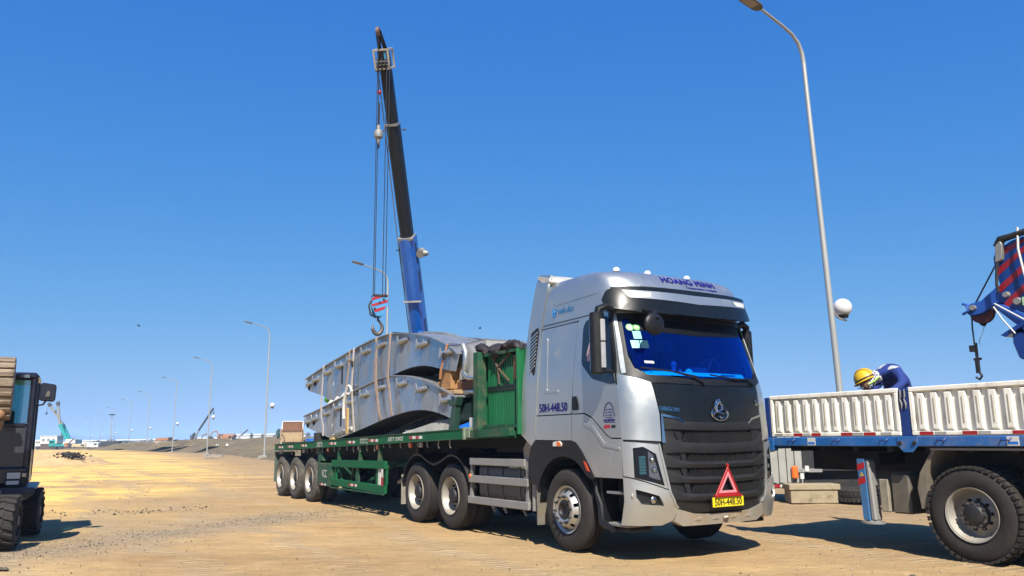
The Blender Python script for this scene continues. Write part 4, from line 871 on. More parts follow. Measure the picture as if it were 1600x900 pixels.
# straps
def ribbon(pts, w, m, name, parent):
    R = []
    for i, p in enumerate(pts):
        p = Vector(p); h = w*(1+.12*sin(i*1.9)); R.append([p+Vector((-h/2,0,0)), p+Vector((h/2,0,0)), p+Vector((h/2,-.006,0)), p+Vector((-h/2,-.006,0))])
    g = G(); g.rings(R); return g.build(name, m, parent, 50)
for k, (xt, zt, pts, w, m, lb) in enumerate([
    (3.30,3.20,[(3.28,2.9),(3.26,2.4),(3.22,2.15),(3.30,2.0),(3.42,1.75),(3.46,1.55)],.09,strapw,'pale lashing strap nearest the rear tip of the girders'),
    (5.13,3.39,[(5.10,3.0),(5.0,2.55),(4.98,2.3),(5.0,1.9),(5.06,1.55)],.08,strapm,'brown lashing strap, the left one of the close pair in the middle of the girders'),
    (5.40,3.40,[(5.38,3.1),(5.35,2.6),(5.40,2.2),(5.50,1.9),(5.55,1.62)],.09,strapw,'buff lashing strap, the right one of the close pair in the middle of the girders'),
    (6.73,3.49,[(6.74,3.2),(6.76,2.66),(6.85,2.3),(6.98,1.95),(7.08,1.84)],.12,strapm,'broad pink-brown lashing strap hanging below the crane hook'),
    (7.49,3.50,[(7.44,3.1),(7.40,2.68),(7.48,2.4),(7.58,2.1),(7.62,1.90)],.09,strapm,'pink lashing strap just right of the crane hook'),
    (10.0,3.0,[(9.92,2.85),(9.80,2.6),(9.74,2.45)],.07,mat('strap_orange', (.62,.27,.10), .8, 0, .2, 9),'orange lashing strap at the front end of the girders by the timber')]):
    t = thing('lashing_strap', lb, 'strap', (RX, RY, 0), RA, 'lashing straps round the girders')
    P = [(xt,-.3,zt+.035),(xt,-1.145,zt+.035),(xt,-1.165,zt)]+[(x,-1.165-.012*(i % 2),z) for i, (x, z) in enumerate(pts)]
    if k in (3, 4, 2): P += [(pts[-1][0]+.05,-.9,pts[-1][1]+.0),(pts[-1][0]+.1,-.3,pts[-1][1]+.0)]
    ribbon(P, w, m, 'webbing', t)
    if k in (2, 5): g = G(); x, z = pts[0]; g.box(x-.05,x+.05,-1.2,-1.17,z-.08,z+.04); g.build('ratchet', dark_metal, t, 30, .01)
g = G(); g.tube([(5.15,-1.18,2.62),(5.05,-1.19,2.5),(4.92,-1.19,2.3),(4.88,-1.18,2.05),(4.95,-1.19,1.9)], .035, 8); g.tube([(5.15,-1.18,2.62),(5.3,-1.19,2.6),(5.38,-1.18,2.5),(5.28,-1.19,2.42),(5.1,-1.18,2.45)], .03, 8)
o = g.build('white_sling', mat('cloth_white', 0), None, 60); o.location = (RX, RY, 0); o.rotation_euler = (0,0,RA); tag(o, 'looped white sling hanging on the middle of the girders', 'sling')
g = G(); g.box(5.03,5.13,-1.175,-1.14,1.58,2.14); o = g.build('timber_stave', mat('timber_yellow', 0), None, 30, .008); o.location = (RX, RY, 0); o.rotation_euler = (0,0,RA); tag(o, 'upright yellow timber stave against the lower girder below the white sling', 'timber block', 'timber packing on the trailer load')
# ------------------------------------------------------------------ blue crane lorry with cream sideboards
BX, BY, BA = 6.20961665, 9.91221004, -1.03248677
bl = thing('crane_lorry', 'blue flatbed lorry with cream ribbed sideboards and a folded blue and red crane', 'truck', (BX, BY, 0), BA)
def BB(name, x0, x1, y0, y1, z0, z1, m, parent=None, bev=.006): g = G(); g.box(x0,x1,min(y0,y1),max(y0,y1),z0,z1); return g.build(name, m, parent or bl, 30, bev)
dblue = mat('deep_blue', (.012,.045,.22), .4, 0, .15, 3)
for s in (-1, 1):
    BB('side_rail', -2.8, 4.2, s*1.25, s*1.17, 1.29, 1.41, blue_l if s < 0 else dblue, None, .01)
BB('bed_floor', -2.78, 4.2, -1.17, 1.17, 1.36, 1.41, steel_deck)
BB('rear_beam', -2.84, -2.8, -1.2, 1.2, 1.25, 1.41, blue_l)
def side_board(s, x0, x1, nr):
    t = BB('sideboard', x0, x1, s*1.205, s*1.19, 1.43, 1.985, cream, None, .003)
    for a, b, c, d in ((x0,x1,1.945,2.0),(x0,x1,1.42,1.47),(x0,x0+.05,1.47,1.945),(x1-.05,x1,1.47,1.945)): BB('board_frame', a, b, s*1.245, s*1.2, c, d, cream, t, .008)
    w = (x1-x0-.12)/nr
    for k in range(nr):
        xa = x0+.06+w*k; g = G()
        # raised rib, bevelled flanks, slimmer at the foot, its groove only a thin strip coloured as shade
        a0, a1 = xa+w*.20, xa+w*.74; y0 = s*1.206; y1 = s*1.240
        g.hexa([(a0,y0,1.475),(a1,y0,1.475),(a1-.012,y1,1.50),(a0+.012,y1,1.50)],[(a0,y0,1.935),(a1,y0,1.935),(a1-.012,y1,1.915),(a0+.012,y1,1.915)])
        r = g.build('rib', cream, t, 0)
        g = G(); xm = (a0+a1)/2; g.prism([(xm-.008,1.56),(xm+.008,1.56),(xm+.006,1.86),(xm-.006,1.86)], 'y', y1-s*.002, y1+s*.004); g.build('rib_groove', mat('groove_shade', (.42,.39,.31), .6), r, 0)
    return t
t1 = side_board(-1, -2.76, -.745, 12); t2 = side_board(-1, -.60, 1.9, 14); t3 = side_board(1, -2.76, -.745, 8); t4 = side_board(1, -.60, 1.9, 8)
for x, w in ((-2.37,.15),(-2.07,.15),(-1.6,.17),(-1.26,.17),(-.50,.17),(.02,.17),(.57,.17)): BB('reflector', x, x+w, -1.2465, -1.2445, 1.425, 1.466, red, t1 if x < -.7 else t2, 0)
for x, w in ((-2.70,.14),(-2.21,.12),(-1.43,.16),(-1.02,.15),(-.31,.14),(.20,.14)): BB('reflector', x, x+w, -1.2465, -1.2445, 1.427, 1.464, mat('reflector_grey', (.42,.42,.40), .5), t1 if x < -.7 else t2, 0)
# stake post between the boards, with hooks
BB('stake_post', -.735, -.61, -1.235, -1.13, 1.41, 2.0, dblue)
g = G(); g.prism([(-.80,1.41),(-.80,1.30),(-.72,1.22),(-.60,1.22),(-.53,1.30),(-.53,1.41)], 'y', -1.262, -1.25); gs = g.build('gusset_plate', blue_l, bl, 30, .004)
for x in (-.76,-.57): g = G(); g.cyl((x,-1.262,1.33),(x,-1.275,1.33),.028,.024,12); g.cyl((x,-1.275,1.33),(x,-1.285,1.33),.012,.012,8); g.build('bolt', dark_metal, gs)
for x in (-.70,-.645):
    g = G(); g.tube([(x,-1.25,1.98),(x+.004,-1.255,1.9),(x-.012,-1.25,1.86),(x+.01,-1.255,1.80),(x,-1.25,1.74)], [.008,.012,.008,.012,.004], 6); g.build('latch_hook', greym, bl)
g = G(); g.prism([(-2.88,1.41),(-2.92,1.25),(-2.84,1.20),(-2.74,1.23),(-2.72,1.41)], 'y', -1.262, -1.15); ge = g.build('rear_bracket', blue_l, bl, 30, .006); g = G(); g.cyl((-2.82,-1.262,1.30),(-2.82,-1.28,1.30),.03,.025,12); g.build('bolt', dark_metal, ge)
BB('rear_post', -2.86, -2.78, -1.24, -1.12, 1.41, 1.98, dblue)
for x in (-2.45,-1.72,-1.02,-.28,.45,.95):
    g = G(); g.tube([(x,-1.25,1.385),(x+.01,-1.285,1.36),(x+.09,-1.285,1.36),(x+.10,-1.25,1.385)], .01, 6); g.build('rope_hook', dblue, bl)
for x in (-2.14,.50): p_ = BB('plate_tag', x, x+.13, -1.253, -1.25, 1.30, 1.40, refw, None, .002); BB('tag_stripe', x+.012, x+.118, -1.255, -1.253, 1.315, 1.345, mat('bright_blue', (.02,.05,.5), .5), p_, 0)
# chassis
g = G()
for s in (-1, 1): g.box(-2.7,6.5,s*.42-.04,s*.42+.04,.95,1.22)
for x in (-2.6,-1.7,-.8,.7,2): g.box(x,x+.08,-.42,.42,1.0,1.2)
for x in range(-5, 9): g.box(x*.5,x*.5+.07,-1.17,1.17,1.22,1.29) if x*.5 > -2.8 else None
g.cyl((0,-.9,.53),(0,.9,.53),.075,.075,12); g.ball((0,0,.53),.24,14,8); g.cyl((1.37,-.9,.53),(1.37,.9,.53),.075,.075,12); g.ball((1.37,0,.53),.24,14,8)
g.build('chassis', dark_metal, bl, 0)
wb = make_wheel(bl, (0,-1.22,.53), 'dual', R=.54, w=.30, lug=True)
g = G(); g.lathe([(.0001,.03),(.04,.03),(.045,.045),(.12,.05),(.145,.065),(.15,.12)], n=28)
for k in range(12): a = 2*pi*k/12; g.cyl((.135*cos(a),.035,.135*sin(a)),(.135*cos(a),.07,.135*sin(a)),.014,.016,6)
g.build('hub_cap', mat('hub_grey', (.10,.095,.09), .5, .3, .2, 6, '#5b503f', .4, 6), wb, 40)
for x in (0, 1.37):
    if x: copy_wheel(wb, bl, (x,-1.22,.53))
    copy_wheel(wb, bl, (x,-.88,.53)); copy_wheel(wb, bl, (x,1.22,.53), pi); copy_wheel(wb, bl, (x,.88,.53), pi)
# fender stay and rail
BB('fender_rail', -.42, 1.9, -1.21, -1.17, 1.245, 1.275, greym)
g = G(); g.prism([(-.40,1.25),(-.36,1.25),(-.50,.98),(-.52,.62),(-.56,.56),(-.60,.56),(-.63,.80),(-.58,.98)], 'y', -1.2, -.7); g.build('fender_stay', mat('stay_dusty', (.22,.19,.14), .8, 0, .3, 6), bl, 30)
# outrigger leg, carried clear of the ground
g = G(); g.box(-1.31,-1.22,-1.16,-1.02,.38,1.12); g.hexa([(-1.45,-1.16,.36),(-1.31,-1.16,.36),(-1.31,-1.02,.36),(-1.45,-1.02,.36)],[(-1.47,-1.16,1.13),(-1.31,-1.16,1.13),(-1.31,-1.02,1.13),(-1.47,-1.02,1.13)])
g = G(); g.hexa([(-1.425,-1.18,.37),(-1.325,-1.18,.36),(-1.325,-1.02,.36),(-1.425,-1.02,.36)],[(-1.455,-1.18,1.135),(-1.345,-1.18,1.13),(-1.345,-1.02,1.13),(-1.455,-1.02,1.13)]); ol = g.build('outrigger_leg', mat('leg_blue', (.05,.17,.38), .45, 0, .15, 4, '#7d7464', .25, 6), bl, 30, .006)
g = G(); g.hexa([(-1.325,-1.17,.36),(-1.245,-1.17,.36),(-1.245,-1.03,.36),(-1.325,-1.03,.36)],[(-1.345,-1.17,1.125),(-1.285,-1.17,1.115),(-1.285,-1.03,1.115),(-1.345,-1.03,1.125)]); g.build('leg_sleeve', greym, ol, 30, .02)
for z0, z1, dzz in ((1.00,1.075,.035),(.82,.90,.035)):
    g = G(); g.hexa([(-1.449,-1.183,z0-.02),(-1.342,-1.183,z0-.02+dzz),(-1.342,-1.18,z0-.02+dzz),(-1.449,-1.18,z0-.02)],[(-1.451,-1.183,z1-.02),(-1.343,-1.183,z1-.02+dzz),(-1.343,-1.18,z1-.02+dzz),(-1.451,-1.18,z1-.02)]); g.build('red_stripe', red, ol, 0)
g = G(); g.prism([(-1.42,.915),(-1.365,.915),(-1.392,.965)], 'y', -1.184, -1.181); wsgn = g.build('warning_sign', mat('sign_yellow', (.8,.5,.05), .5), ol, 0); g = G(); g.prism([(-1.396,.93),(-1.388,.93),(-1.388,.952),(-1.396,.952)], 'y', -1.186, -1.184); g.build('sign_mark', inkblack, wsgn, 0)
g = G(); g.rings([[( -1.34+.15*k*cos(a)*1, -1.1+.13*k*sin(a), z) for a in [2*pi*j/16 for j in range(16)]] for k, z in ((1,.325),(1,.345),(.6,.352),(.5,.37))]); g.build('foot_pad', greym, ol, 40)
g = G(); g.box(-1.2,1.5,-.9,-.8,1.0,1.2) if False else g.box(-1.45,-1.25,-1.0,1.0,1.05,1.2); g.build('outrigger_beam', dark_metal, bl, 0)
BB('battery_box', -1.2, -1.08, -1.12, -.85, .48, .88, mat('box_beige', (.30,.27,.2), .7, 0, .3, 6), None, .01)
for k in range(7): BB('box_rib', -1.215, -1.20, -1.12, -1.08, .5+.055*k, .53+.055*k, dark_metal, None, 0)
BB('tank', -1.05, -.80, -1.1, -.7, .47, .95, mat('tank_dusty', (.12,.11,.09), .7, 0, .3, 6, '#7d7054', .5, 4), None, .02)
BB('under_box', -.95, -.66, -.8, .2, .5, 1.0, dark_metal)
# lorry cab and front (outside the picture to the right)
BB('cab_body', 4.6, 6.6, -1.2, 1.2, .9, 2.9, blue, None, .08)
wb2 = copy_wheel(wb, bl, (5.6,-1.2,.53)); copy_wheel(wb, bl, (5.6,1.2,.53), pi)
# crane, folded, on the bed
cr = G(); cr.box(1.15,1.75,-.45,.45,1.41,1.9); cr.prism([(1.25,1.9),(1.65,1.9),(1.6,2.5),(1.3,2.5)], 'y', -.25, .25); cr.build('crane_base', crane_blue, bl, 30, .02)
y0, y1 = -.42, -.12
g = G(); g.prism([(.27,2.50),(.32,2.31),(1.2,1.9),(1.5,2.2),(1.0,2.75),(.55,2.62),(.28,2.62)], 'y', y0, y1); la = g.build('crane_lower_arm', crane_blue, bl, 30, .015)
g = G(); g.prism([(.16,2.60),(.22,2.57),(.62,2.78),(.62,2.83)], 'y', y0-.04, y1+.04); g.build('arm_plate', crane_blue, la, 30, .006)
UPP = [(.17,3.42),(.17,3.58),(.26,3.66),(.40,3.73),(.75,3.78),(.75,2.95),(.45,2.78),(.30,2.92),(.19,3.0),(.21,3.2)]
g = G(); g.prism(rc(UPP, .03, 2), 'y', y0, y1); ua = g.build('crane_upper_arm', crane_blue, bl, 30, .012)
for k in range(5):    # slanted red bands on the arm side
    z = 2.95+.21*k; x0 = .20 if k in (1,2,3) else .24; P = [(x0,z-.05),(x0,z+.04),(.75,z+.44),(.75,z+.35)]
    P = [(x, min(zz, 3.63+.25*(x-.2))) for x, zz in P]
    g = G(); g.prism(P, 'y', y0-.004, y0-.001); g.build('red_stripe', mat('stripe_red', (.33,.01,.02), .4), ua, 0)
g = G(); g.prism(rc([(.12,2.97),(.19,2.99),(.9,2.55),(.9,2.40),(.6,2.45),(.18,2.88)], .02, 2), 'y', y0-.02, y1+.02); g.build('crane_link', mat('link_blue', (.02,.10,.45), .35), bl, 30, .01)
g = G(); g.tube([(.14,y0-.04,2.99),(.5,y0-.04,2.72),(.9,y0-.04,2.52)], .010, 6); g.build('link_hose', white, bl)
g = G(); g.tube([(.13,y0-.05,2.95),(.22,y0-.05,2.78),(.34,y0-.05,2.60)], .009, 6); g.build('link_hose', white, bl)
hs_ = G(); hs_.tube([(.24,y0-.03,3.68),(.30,y0-.03,3.76),(.42,y0-.04,3.77),(.62,y0-.03,3.80),(.9,y0,3.81)], [.04,.05,.04,.04,.04], 8); hs_.build('arm_head', dark_metal, bl)
g = G(); g.tube([(.52,y0-.05,3.86),(.50,y0-.06,3.6),(.53,y0-.06,3.3),(.56,y0-.05,3.1)], .014, 6); g.build('hose', white, bl)
g = G(); g.prism(rc([(.22,3.48),(.30,3.50),(.33,3.70),(.30,3.75),(.25,3.72)], .02, 2), 'y', y0-.07, y0); g.build('control_valve', greym, ua, 30, .006)
g = G(); g.tube([(.24,y0-.05,3.48),(.22,y0-.06,3.35),(.20,y0-.05,3.2),(.21,y0-.05,3.12)], .018, 8); g.build('valve_hose', dark_metal, ua)
for x, z, r in ((.28,3.08,.04),(.40,2.98,.05),(.30,3.73,.035)): g = G(); g.cyl((x,y0,z),(x,y0-.05,z),r,r*.8,12); g.build('pivot_pin', greym, ua)
g = G(); g.box(.46,.56,y0-.04,y0-.005,2.92,3.02); g.build('badge_plate', mat('sticker_pale', 0), ua, 0)
# jib with sheave
g = G(); g.prism(rc([(-.24,3.0),(-.20,3.045),(-.06,3.06),(.17,3.22),(.22,3.2),(.22,3.0),(.12,2.99),(-.06,2.90),(-.20,2.885),(-.25,2.93)], .02, 2), 'y', y0+.03, y1-.03); jb = g.build('jib', mat('link_blue', 0), bl, 30, .01)
g = G(); g.lathe([(.03,-.05),(.14,-.05),(.125,-.02),(.125,.0),(.14,.03),(.03,.03)], c=(-.11,(y0+y1)/2,2.93), n=28, closed=True); g.build('sheave', mat('sheave_red', (.12,.02,.02), .5), jb)
g = G(); g.cyl((-.15,y0-.02,2.985),(-.15,y1+.02,2.985),.035,.035,12); g.build('pivot_pin', greym, jb); g = G(); g.tube([(-.27,y0,3.05),(-.22,y0,3.03),(-.2,y0,2.95),(-.28,y0,2.92)], .02, 6); g.build('rope_guard', mat('link_blue', 0), jb)
g = G(); g.cyl((-.12,-.27,2.80),(-.11,-.27,2.76),.05,.02,10); g.build('rope_stop', dark_metal, jb)
g = G(); g.tube([(.24,-.27,3.68),(-.235,-.27,2.99)], .010, 6); g.build('hoist_rope', inkblack, bl); g = G(); g.tube([(-.25,-.27,2.95),(-.265,-.27,2.75),(-.262,-.27,2.55)], .010, 6); g.build('hoist_rope', inkblack, bl)
g = G(); g.tube([(-.11,-.27,2.76),(-.15,-.27,2.67),(-.20,-.27,2.58),(-.19,-.27,2.53)], .004, 5); g.build('chain', greym, bl)
g = G(); g.box(-.315,-.25,-.31,-.23,2.45,2.53); g.cyl((-.25,-.27,2.56),(-.25,-.27,2.36),.022,.018,8); g.box(-.275,-.235,-.29,-.25,2.18,2.35); g.tube([(-.25,-.27,2.2),(-.215,-.27,2.14),(-.25,-.27,2.10),(-.29,-.27,2.13)], .015, 6); g.box(-.29,-.20,-.285,-.255,2.34,2.37); g.build('small_hook', dark_metal, bl, 30)

# ------------------------------------------------------------------ worker bending over the sideboard
wk = thing('person', 'worker in blue overalls and yellow hard hat, bending over the cream sideboard', 'person', (BX, BY, 0), BA)
overall = mat('overall_blue', (.010,.035,.22), .85, 0, .35, 12, bump=1.0, bscale=9)
skinm = mat('skin', (.28,.14,.08), .6)
def skin_body(name, verts, edges, radii, m, parent, root=0, lv=2):
    me = bpy.data.meshes.new(name); me.from_pydata(verts, edges, []); o = bpy.data.objects.new(name, me); COL.objects.link(o)
    md = o.modifiers.new('s', 'SKIN'); sv = me.skin_vertices[0].data
    for i, r in enumerate(radii): sv[i].radius = (r, r) if not isinstance(r, tuple) else r
    sv[root].use_root = True; md.use_smooth_shade = True
    ms = o.modifiers.new('u', 'SUBSURF'); ms.levels = lv; ms.render_levels = lv
    dg = bpy.context.evaluated_depsgraph_get(); dg.update(); nm = bpy.data.meshes.new_from_object(o.evaluated_get(dg)); bpy.data.objects.remove(o)
    nm.materials.clear(); nm.materials.append(m); nm.shade_smooth(); o = bpy.data.objects.new(name, nm); COL.objects.link(o); o.parent = parent; return o
V = [(-1.58,.02,2.20),(-1.50,-.16,2.24),(-1.40,-.34,2.27),(-1.32,-.50,2.265),(-1.38,-.62,2.24),(-1.46,-.69,2.21),   # pelvis, spine, chest, neck
     (-1.17,-.56,2.26),(-1.03,-.70,2.17),(-.96,-.76,2.09),(-.99,-.92,2.0),(-1.02,-1.06,1.965),                   # left shoulder, elbow, wrist
     (-1.42,-.50,2.22),(-1.46,-.66,2.05),(-1.44,-.72,1.93),(-1.38,-.86,1.78),(-1.36,-.92,1.72),                    # right arm
     (-1.46,.06,2.08),(-1.44,-.03,1.80),(-1.44,.08,1.50),(-1.44,-.02,1.45),                                           # left leg
     (-1.68,.04,2.08),(-1.70,-.06,1.80),(-1.70,.06,1.50),(-1.70,-.04,1.45)]
Ed = [(0,1),(1,2),(2,3),(3,4),(4,5),(3,6),(6,7),(7,8),(8,9),(9,10),(3,11),(11,12),(12,13),(13,14),(14,15),(0,16),(16,17),(17,18),(18,19),(0,20),(20,21),(21,22),(22,23)]
Rd = [.15,.145,.155,.13,.065,.055,.085,.065,.06,.048,.042,.085,.062,.056,.045,.04,.10,.075,.055,.05,.10,.075,.055,.05]
body = skin_body('body', V, Ed, Rd, overall, wk)
# head with face, looking down
g = G(); c = Vector((-1.50,-.76,2.13)); g._ball(c, .10, 20, 14, (.88,1.05,1.12))
g.tube([c+Vector((-.06,-.08,-.01)), c+Vector((-.075,-.10,-.03)), c+Vector((-.065,-.085,-.045))], [.012,.017,.012], 8)
for sx in (-1, 1): g._ball(c+Vector((.02*sx+.0,.0,0))+Vector((.085*sx*.3,.095*sx,-.01)), .024, 8, 6, (.6,.5,1.2))
hd_ = g.build('head', skinm, wk, 60)
for sx in (-1, 1): g = G(); g._ball(c+Vector((-.082,-.035+.035*sx-.03,-.02)), .011, 8, 6, (1,1,1)); g.build('eye', inkblack, hd_)
g = G(); g.tube([c+Vector((-.06,-.10,-.075)), c+Vector((-.075,-.065,-.075)), c+Vector((-.075,-.03,-.075))], .006, 6); g.build('mouth', mat('lip', (.3,.08,.06), .6), hd_)
# neck cloth in white and navy check
chk = bpy.data.materials.new('neck_cloth'); chk.use_nodes = True; nt = chk.node_tree; ck = nt.nodes.new('ShaderNodeTexChecker'); ck.inputs['Scale'].default_value = 38; ck.inputs[1].default_value = (.7,.7,.7,1); ck.inputs[2].default_value = (.02,.02,.08,1)
tcx = nt.nodes.new('ShaderNodeTexCoord'); nt.links.new(tcx.outputs['Object'], ck.inputs[0]); nt.links.new(ck.outputs[0], nt.nodes['Principled BSDF'].inputs['Base Color'])
g = G(); g.tube([(-1.54,-.80,2.06),(-1.49,-.76,2.11),(-1.44,-.70,2.18),(-1.39,-.64,2.22)], [.06,.085,.085,.09], 14); g.build('neck_cloth', chk, wk, 60)
# hard hat: shell, ridges, peak; crown points up and away to the left
M = Matrix.Translation((-1.53,-.745,2.185)) @ Matrix.Scale(1.05, 4) @ Matrix.Rotation(radians(-22), 4, 'Y') @ Matrix.Rotation(radians(12), 4, 'X')
hat = mat('helmet_yellow', (.80,.50,.01), .45, 0, .08, 6, '#7d6a30', .2, 8)
g = G(); R = []
for k in range(11):
    a = pi/2*k/10; rr = max(.004, cos(a)); R.append([tuple(M @ Vector((rr*.135*cos(b), rr*.125*sin(b), .145*sin(a)-.02))) for b in [2*pi*j/28 for j in range(28)]])
g.rings(R); hh = g.build('hard_hat', hat, wk, 60)
g = G(); g.rings([[tuple(M @ Vector((r*1.0*cos(b)*(1+.12*max(0,-sin(b)*.5-cos(b)*.5)), r*.95*sin(b)*(1+.25*max(0,-sin(b))), z))) for b in [2*pi*j/28 for j in range(28)]] for r, z in ((.130,-.022),(.150,-.030),(.150,-.038),(.125,-.034))]); g.build('brim', hat, hh, 60)
for yy in (-.035,0,.035): g = G(); g.tube([tuple(M @ Vector((.138*cos(a), yy*(1-.3*abs(cos(a))), .148*sin(a)-.02))) for a in [pi*(.08+.84*j/14) for j in range(15)]], .007, 6); g.build('ridge', hat, hh, 60)
g = G(); g.rings([[tuple(M @ Vector((r*cos(b), r*.94*sin(b), z))) for b in [2*pi*j/28 for j in range(28)]] for r, z in ((.137,-.015),(.139,-.008),(.139,.0),(.136,.004))], cap=False); g.build('band', inkblack, hh, 60)
# reflective patches laid on the suit (shrunk onto the body)
from mathutils.bvhtree import BVHTree
def decal(name, pts, m, nrm=(0,-.45,.9), th=.004):
    bvh = BVHTree.FromPolygons([v.co for v in body.data.vertices], [tuple(p.vertices) for p in body.data.polygons]); n = Vector(nrm).normalized()
    a, b, c_, d_ = [Vector(p) for p in pts]; N_ = 7; rows = []
    for i in range(N_):
        row = []
        for j in range(N_):
            u, v = i/(N_-1), j/(N_-1); p = a*(1-u)*(1-v)+b*u*(1-v)+c_*u*v+d_*(1-u)*v
            h = bvh.ray_cast(p+n*.4, -n); q = h[0]+h[1]*th if h[0] else p; row.append(q)
        rows.append(row)
    g = G(); g.rings(rows, loop=False, cap=False); return g.build(name, m, body, 60)
refs = mat('reflective_tape', (.62,.64,.62), .45)
decal('reflective_patch', [(-1.49,-.60,2.3),(-1.36,-.62,2.3),(-1.34,-.46,2.3),(-1.48,-.44,2.3)], refs)
decal('reflective_patch', [(-1.25,-.64,2.3),(-1.13,-.64,2.3),(-1.12,-.55,2.3),(-1.24,-.54,2.3)], refs)
g = G(); g.tube([(-1.43,-.82,2.10),(-1.38,-.76,2.14),(-1.33,-.71,2.20)], .013, 6); g.build('piping', mat('hi_vis', (.45,.7,.12), .6), wk)
# hands: palm, four fingers and a thumb each
def hand(loc, d, side):
    d = Vector(d).normalized(); up = Vector((0,0,1)); r = d.cross(up).normalized(); p = Vector(loc)
    V = [p, p+d*.05, p+d*.085]; E_ = [(0,1),(1,2)]; Rr = [.026,.032,.028]
    for k in range(4):
        o = r*(.027-.018*k); l = (.030,.036,.034,.026)[k]; i = len(V)
        V += [p+d*.09+o, p+d*(.09+l)+o-up*.012, p+d*(.09+l*1.4)+o-up*.04]; E_ += [(2,i),(i,i+1),(i+1,i+2)]; Rr += [.0095,.009,.008]
    i = len(V); V += [p+d*.04+r*side*.035, p+d*.075+r*side*.055-up*.02]; E_ += [(1,i),(i,i+1)]; Rr += [.011,.009]
    return skin_body('hand', V, E_, Rr, mat('work_glove', (.6,.58,.53), .8), wk, 0, 1)
hand((-1.03,-1.08,1.985), (-.1,-1,.05), 1); hand((-1.36,-.93,1.71), (0,-.8,-.5), -1)
for x in (-1.44,-1.70): g = G(); g._ball((x,-.1,1.455), .06, 12, 8, (.8,1.9,.75)); g.build('boot', dark_metal, wk, 60)

# ------------------------------------------------------------------ things behind and under the blue lorry
def wthing(g, name, label, cat, m, loc, rz=0, bev=0, smooth=30): o = g.build(name, m, None, smooth, bev); o.location = loc; o.rotation_euler = (0,0,rz); return tag(o, label, cat)
bt = thing('parked_lorry', 'lorry with white corrugated side and orange rear lamp, seen under the blue lorry bed', 'truck', (-.45,18.2,.03), 0)
g = G(); g.box(6.9,12.5,.1,.95,.62,1.6); g.box(6.9,12.5,.3,.9,.25,.62); g.build('load_bed', dark_metal, bt, 0)
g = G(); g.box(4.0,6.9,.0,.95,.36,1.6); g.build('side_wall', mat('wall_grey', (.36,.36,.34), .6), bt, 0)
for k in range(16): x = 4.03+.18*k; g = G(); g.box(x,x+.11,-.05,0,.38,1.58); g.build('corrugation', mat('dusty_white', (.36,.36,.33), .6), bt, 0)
g = G(); g.box(4.0,6.9,-.07,.0,.26,.36); g.build('lower_rail', dark_metal, bt, 0)
for k in range(6): g = G(); g.box(6.1+.13*k,6.22+.13*k,-.075,-.07,.28,.34); g.build('reflector', red if k % 2 else refw, bt, 0)
g = G(); g.box(6.72,7.3,-.12,-.04,.60,.68); g.build('lamp_bracket', greym, bt, 0); g = G(); g.box(6.62,6.76,-.16,-.06,.46,.74); g.build('rear_lamp', orange, bt, 30, .03)
g = G(); g.box(6.8,6.88,-.14,-.06,.46,.58); g.box(6.92,7.0,-.14,-.06,.62,.74); g.build('lamp_clip', refw, bt, 0)
w4 = copy_wheel(wb, bt, (11.2,-.1,.5)); copy_wheel(wb, bt, (5.0,-.02,.5))
g = G(); g.box(0,1.0,0,.5,0,.28); g.box(-.03,1.05,-.03,.55,.28,.40); o = wthing(g, 'concrete_block', 'pale concrete block with a rough capped top under the lorry bed', 'block', mat('concrete_yellow', (.42,.35,.23), .9, 0, .2, 4, '#5d5038', .5, 4, bump=.3), (5.95,17.6,0), -.06, .012)
# stack of knobbly spare tyres lying flat, deep in the shade
for k, (x, y, z) in enumerate([(7.45,17.75,.0),(7.45,17.75,.31),(8.6,17.85,.0)]):
    g = G(); g.lathe(tyre_prof(.55, .3, .29, 0), n=48, closed=True); i0 = len(g.v)
    for j in range(40):
        a = 2*pi*j/40
        for s in (.06,.19): i0 = len(g.v); g.box(-.03,.03,s,s+.08,.52,.56); g.xf(Matrix.Rotation(a+(.08 if s > .1 else 0), 4, 'Y'), i0)
    g.xf(Matrix.Rotation(radians(-90), 4, 'X')); g.xf(Matrix.Translation((0,0,.0)))
    o = g.build('spare_tyre', rubber, None, 40); o.location = (x, y, z); tag(o, ['knobbly spare tyre at the bottom of the pair behind the blue lorry','knobbly spare tyre on top of the pair behind the blue lorry','knobbly spare tyre lying alone right of the tyre pair behind the blue lorry'][k], 'tyre', 'spare tyres lying behind the blue lorry')
# ------------------------------------------------------------------ mobile crane behind the trailer
mc = thing('mobile_crane', 'blue mobile crane behind the trailer, its long black and blue boom raised over the girders', 'crane', (RX, RY, 0), RA)
P0, P1 = Vector((-.35,3.35,2.2)), Vector((3.85,0,11.3)); BD = (P1-P0); BL_ = BD.length; bd_ = BD.normalized()
boomblack = mat('boom_black', (.010,.014,.020), .5, 0, .2, 2, '#38342e', .08, 3, spec=.3)
boomblue = mat('boom_blue', (.003,.13,.60), .35, 0, .15, 2, '#0c0c10', .25, 2.5, coat=.3)
side = bd_.cross(Vector((0,0,1))).normalized(); upv = side.cross(bd_).normalized()
if upv.z < 0: upv = -upv; 
def bsec(name, t0, t1, w, h, m, parent, rnd=True):
    a, b = P0+BD*t0, P0+BD*t1; q = [(-w/2,h/2),(w/2,h/2),(w/2,-h*.15),(w*.32,-h*.45),(0,-h/2),(-w*.32,-h*.45),(-w/2,-h*.15)]
    g = G(); g.rings([[c+side*x+upv*y for x, y in q] for c in (a, b)]); return g.build(name, m, parent, 20, .012)
b0 = bsec('boom_base', -.08, .535, .46, .52, boomblue, mc); b1 = bsec('boom_section', .53, .835, .34, .38, boomblack, mc); b2 = bsec('boom_section', .83, 1.0, .28, .32, boomblack, mc)
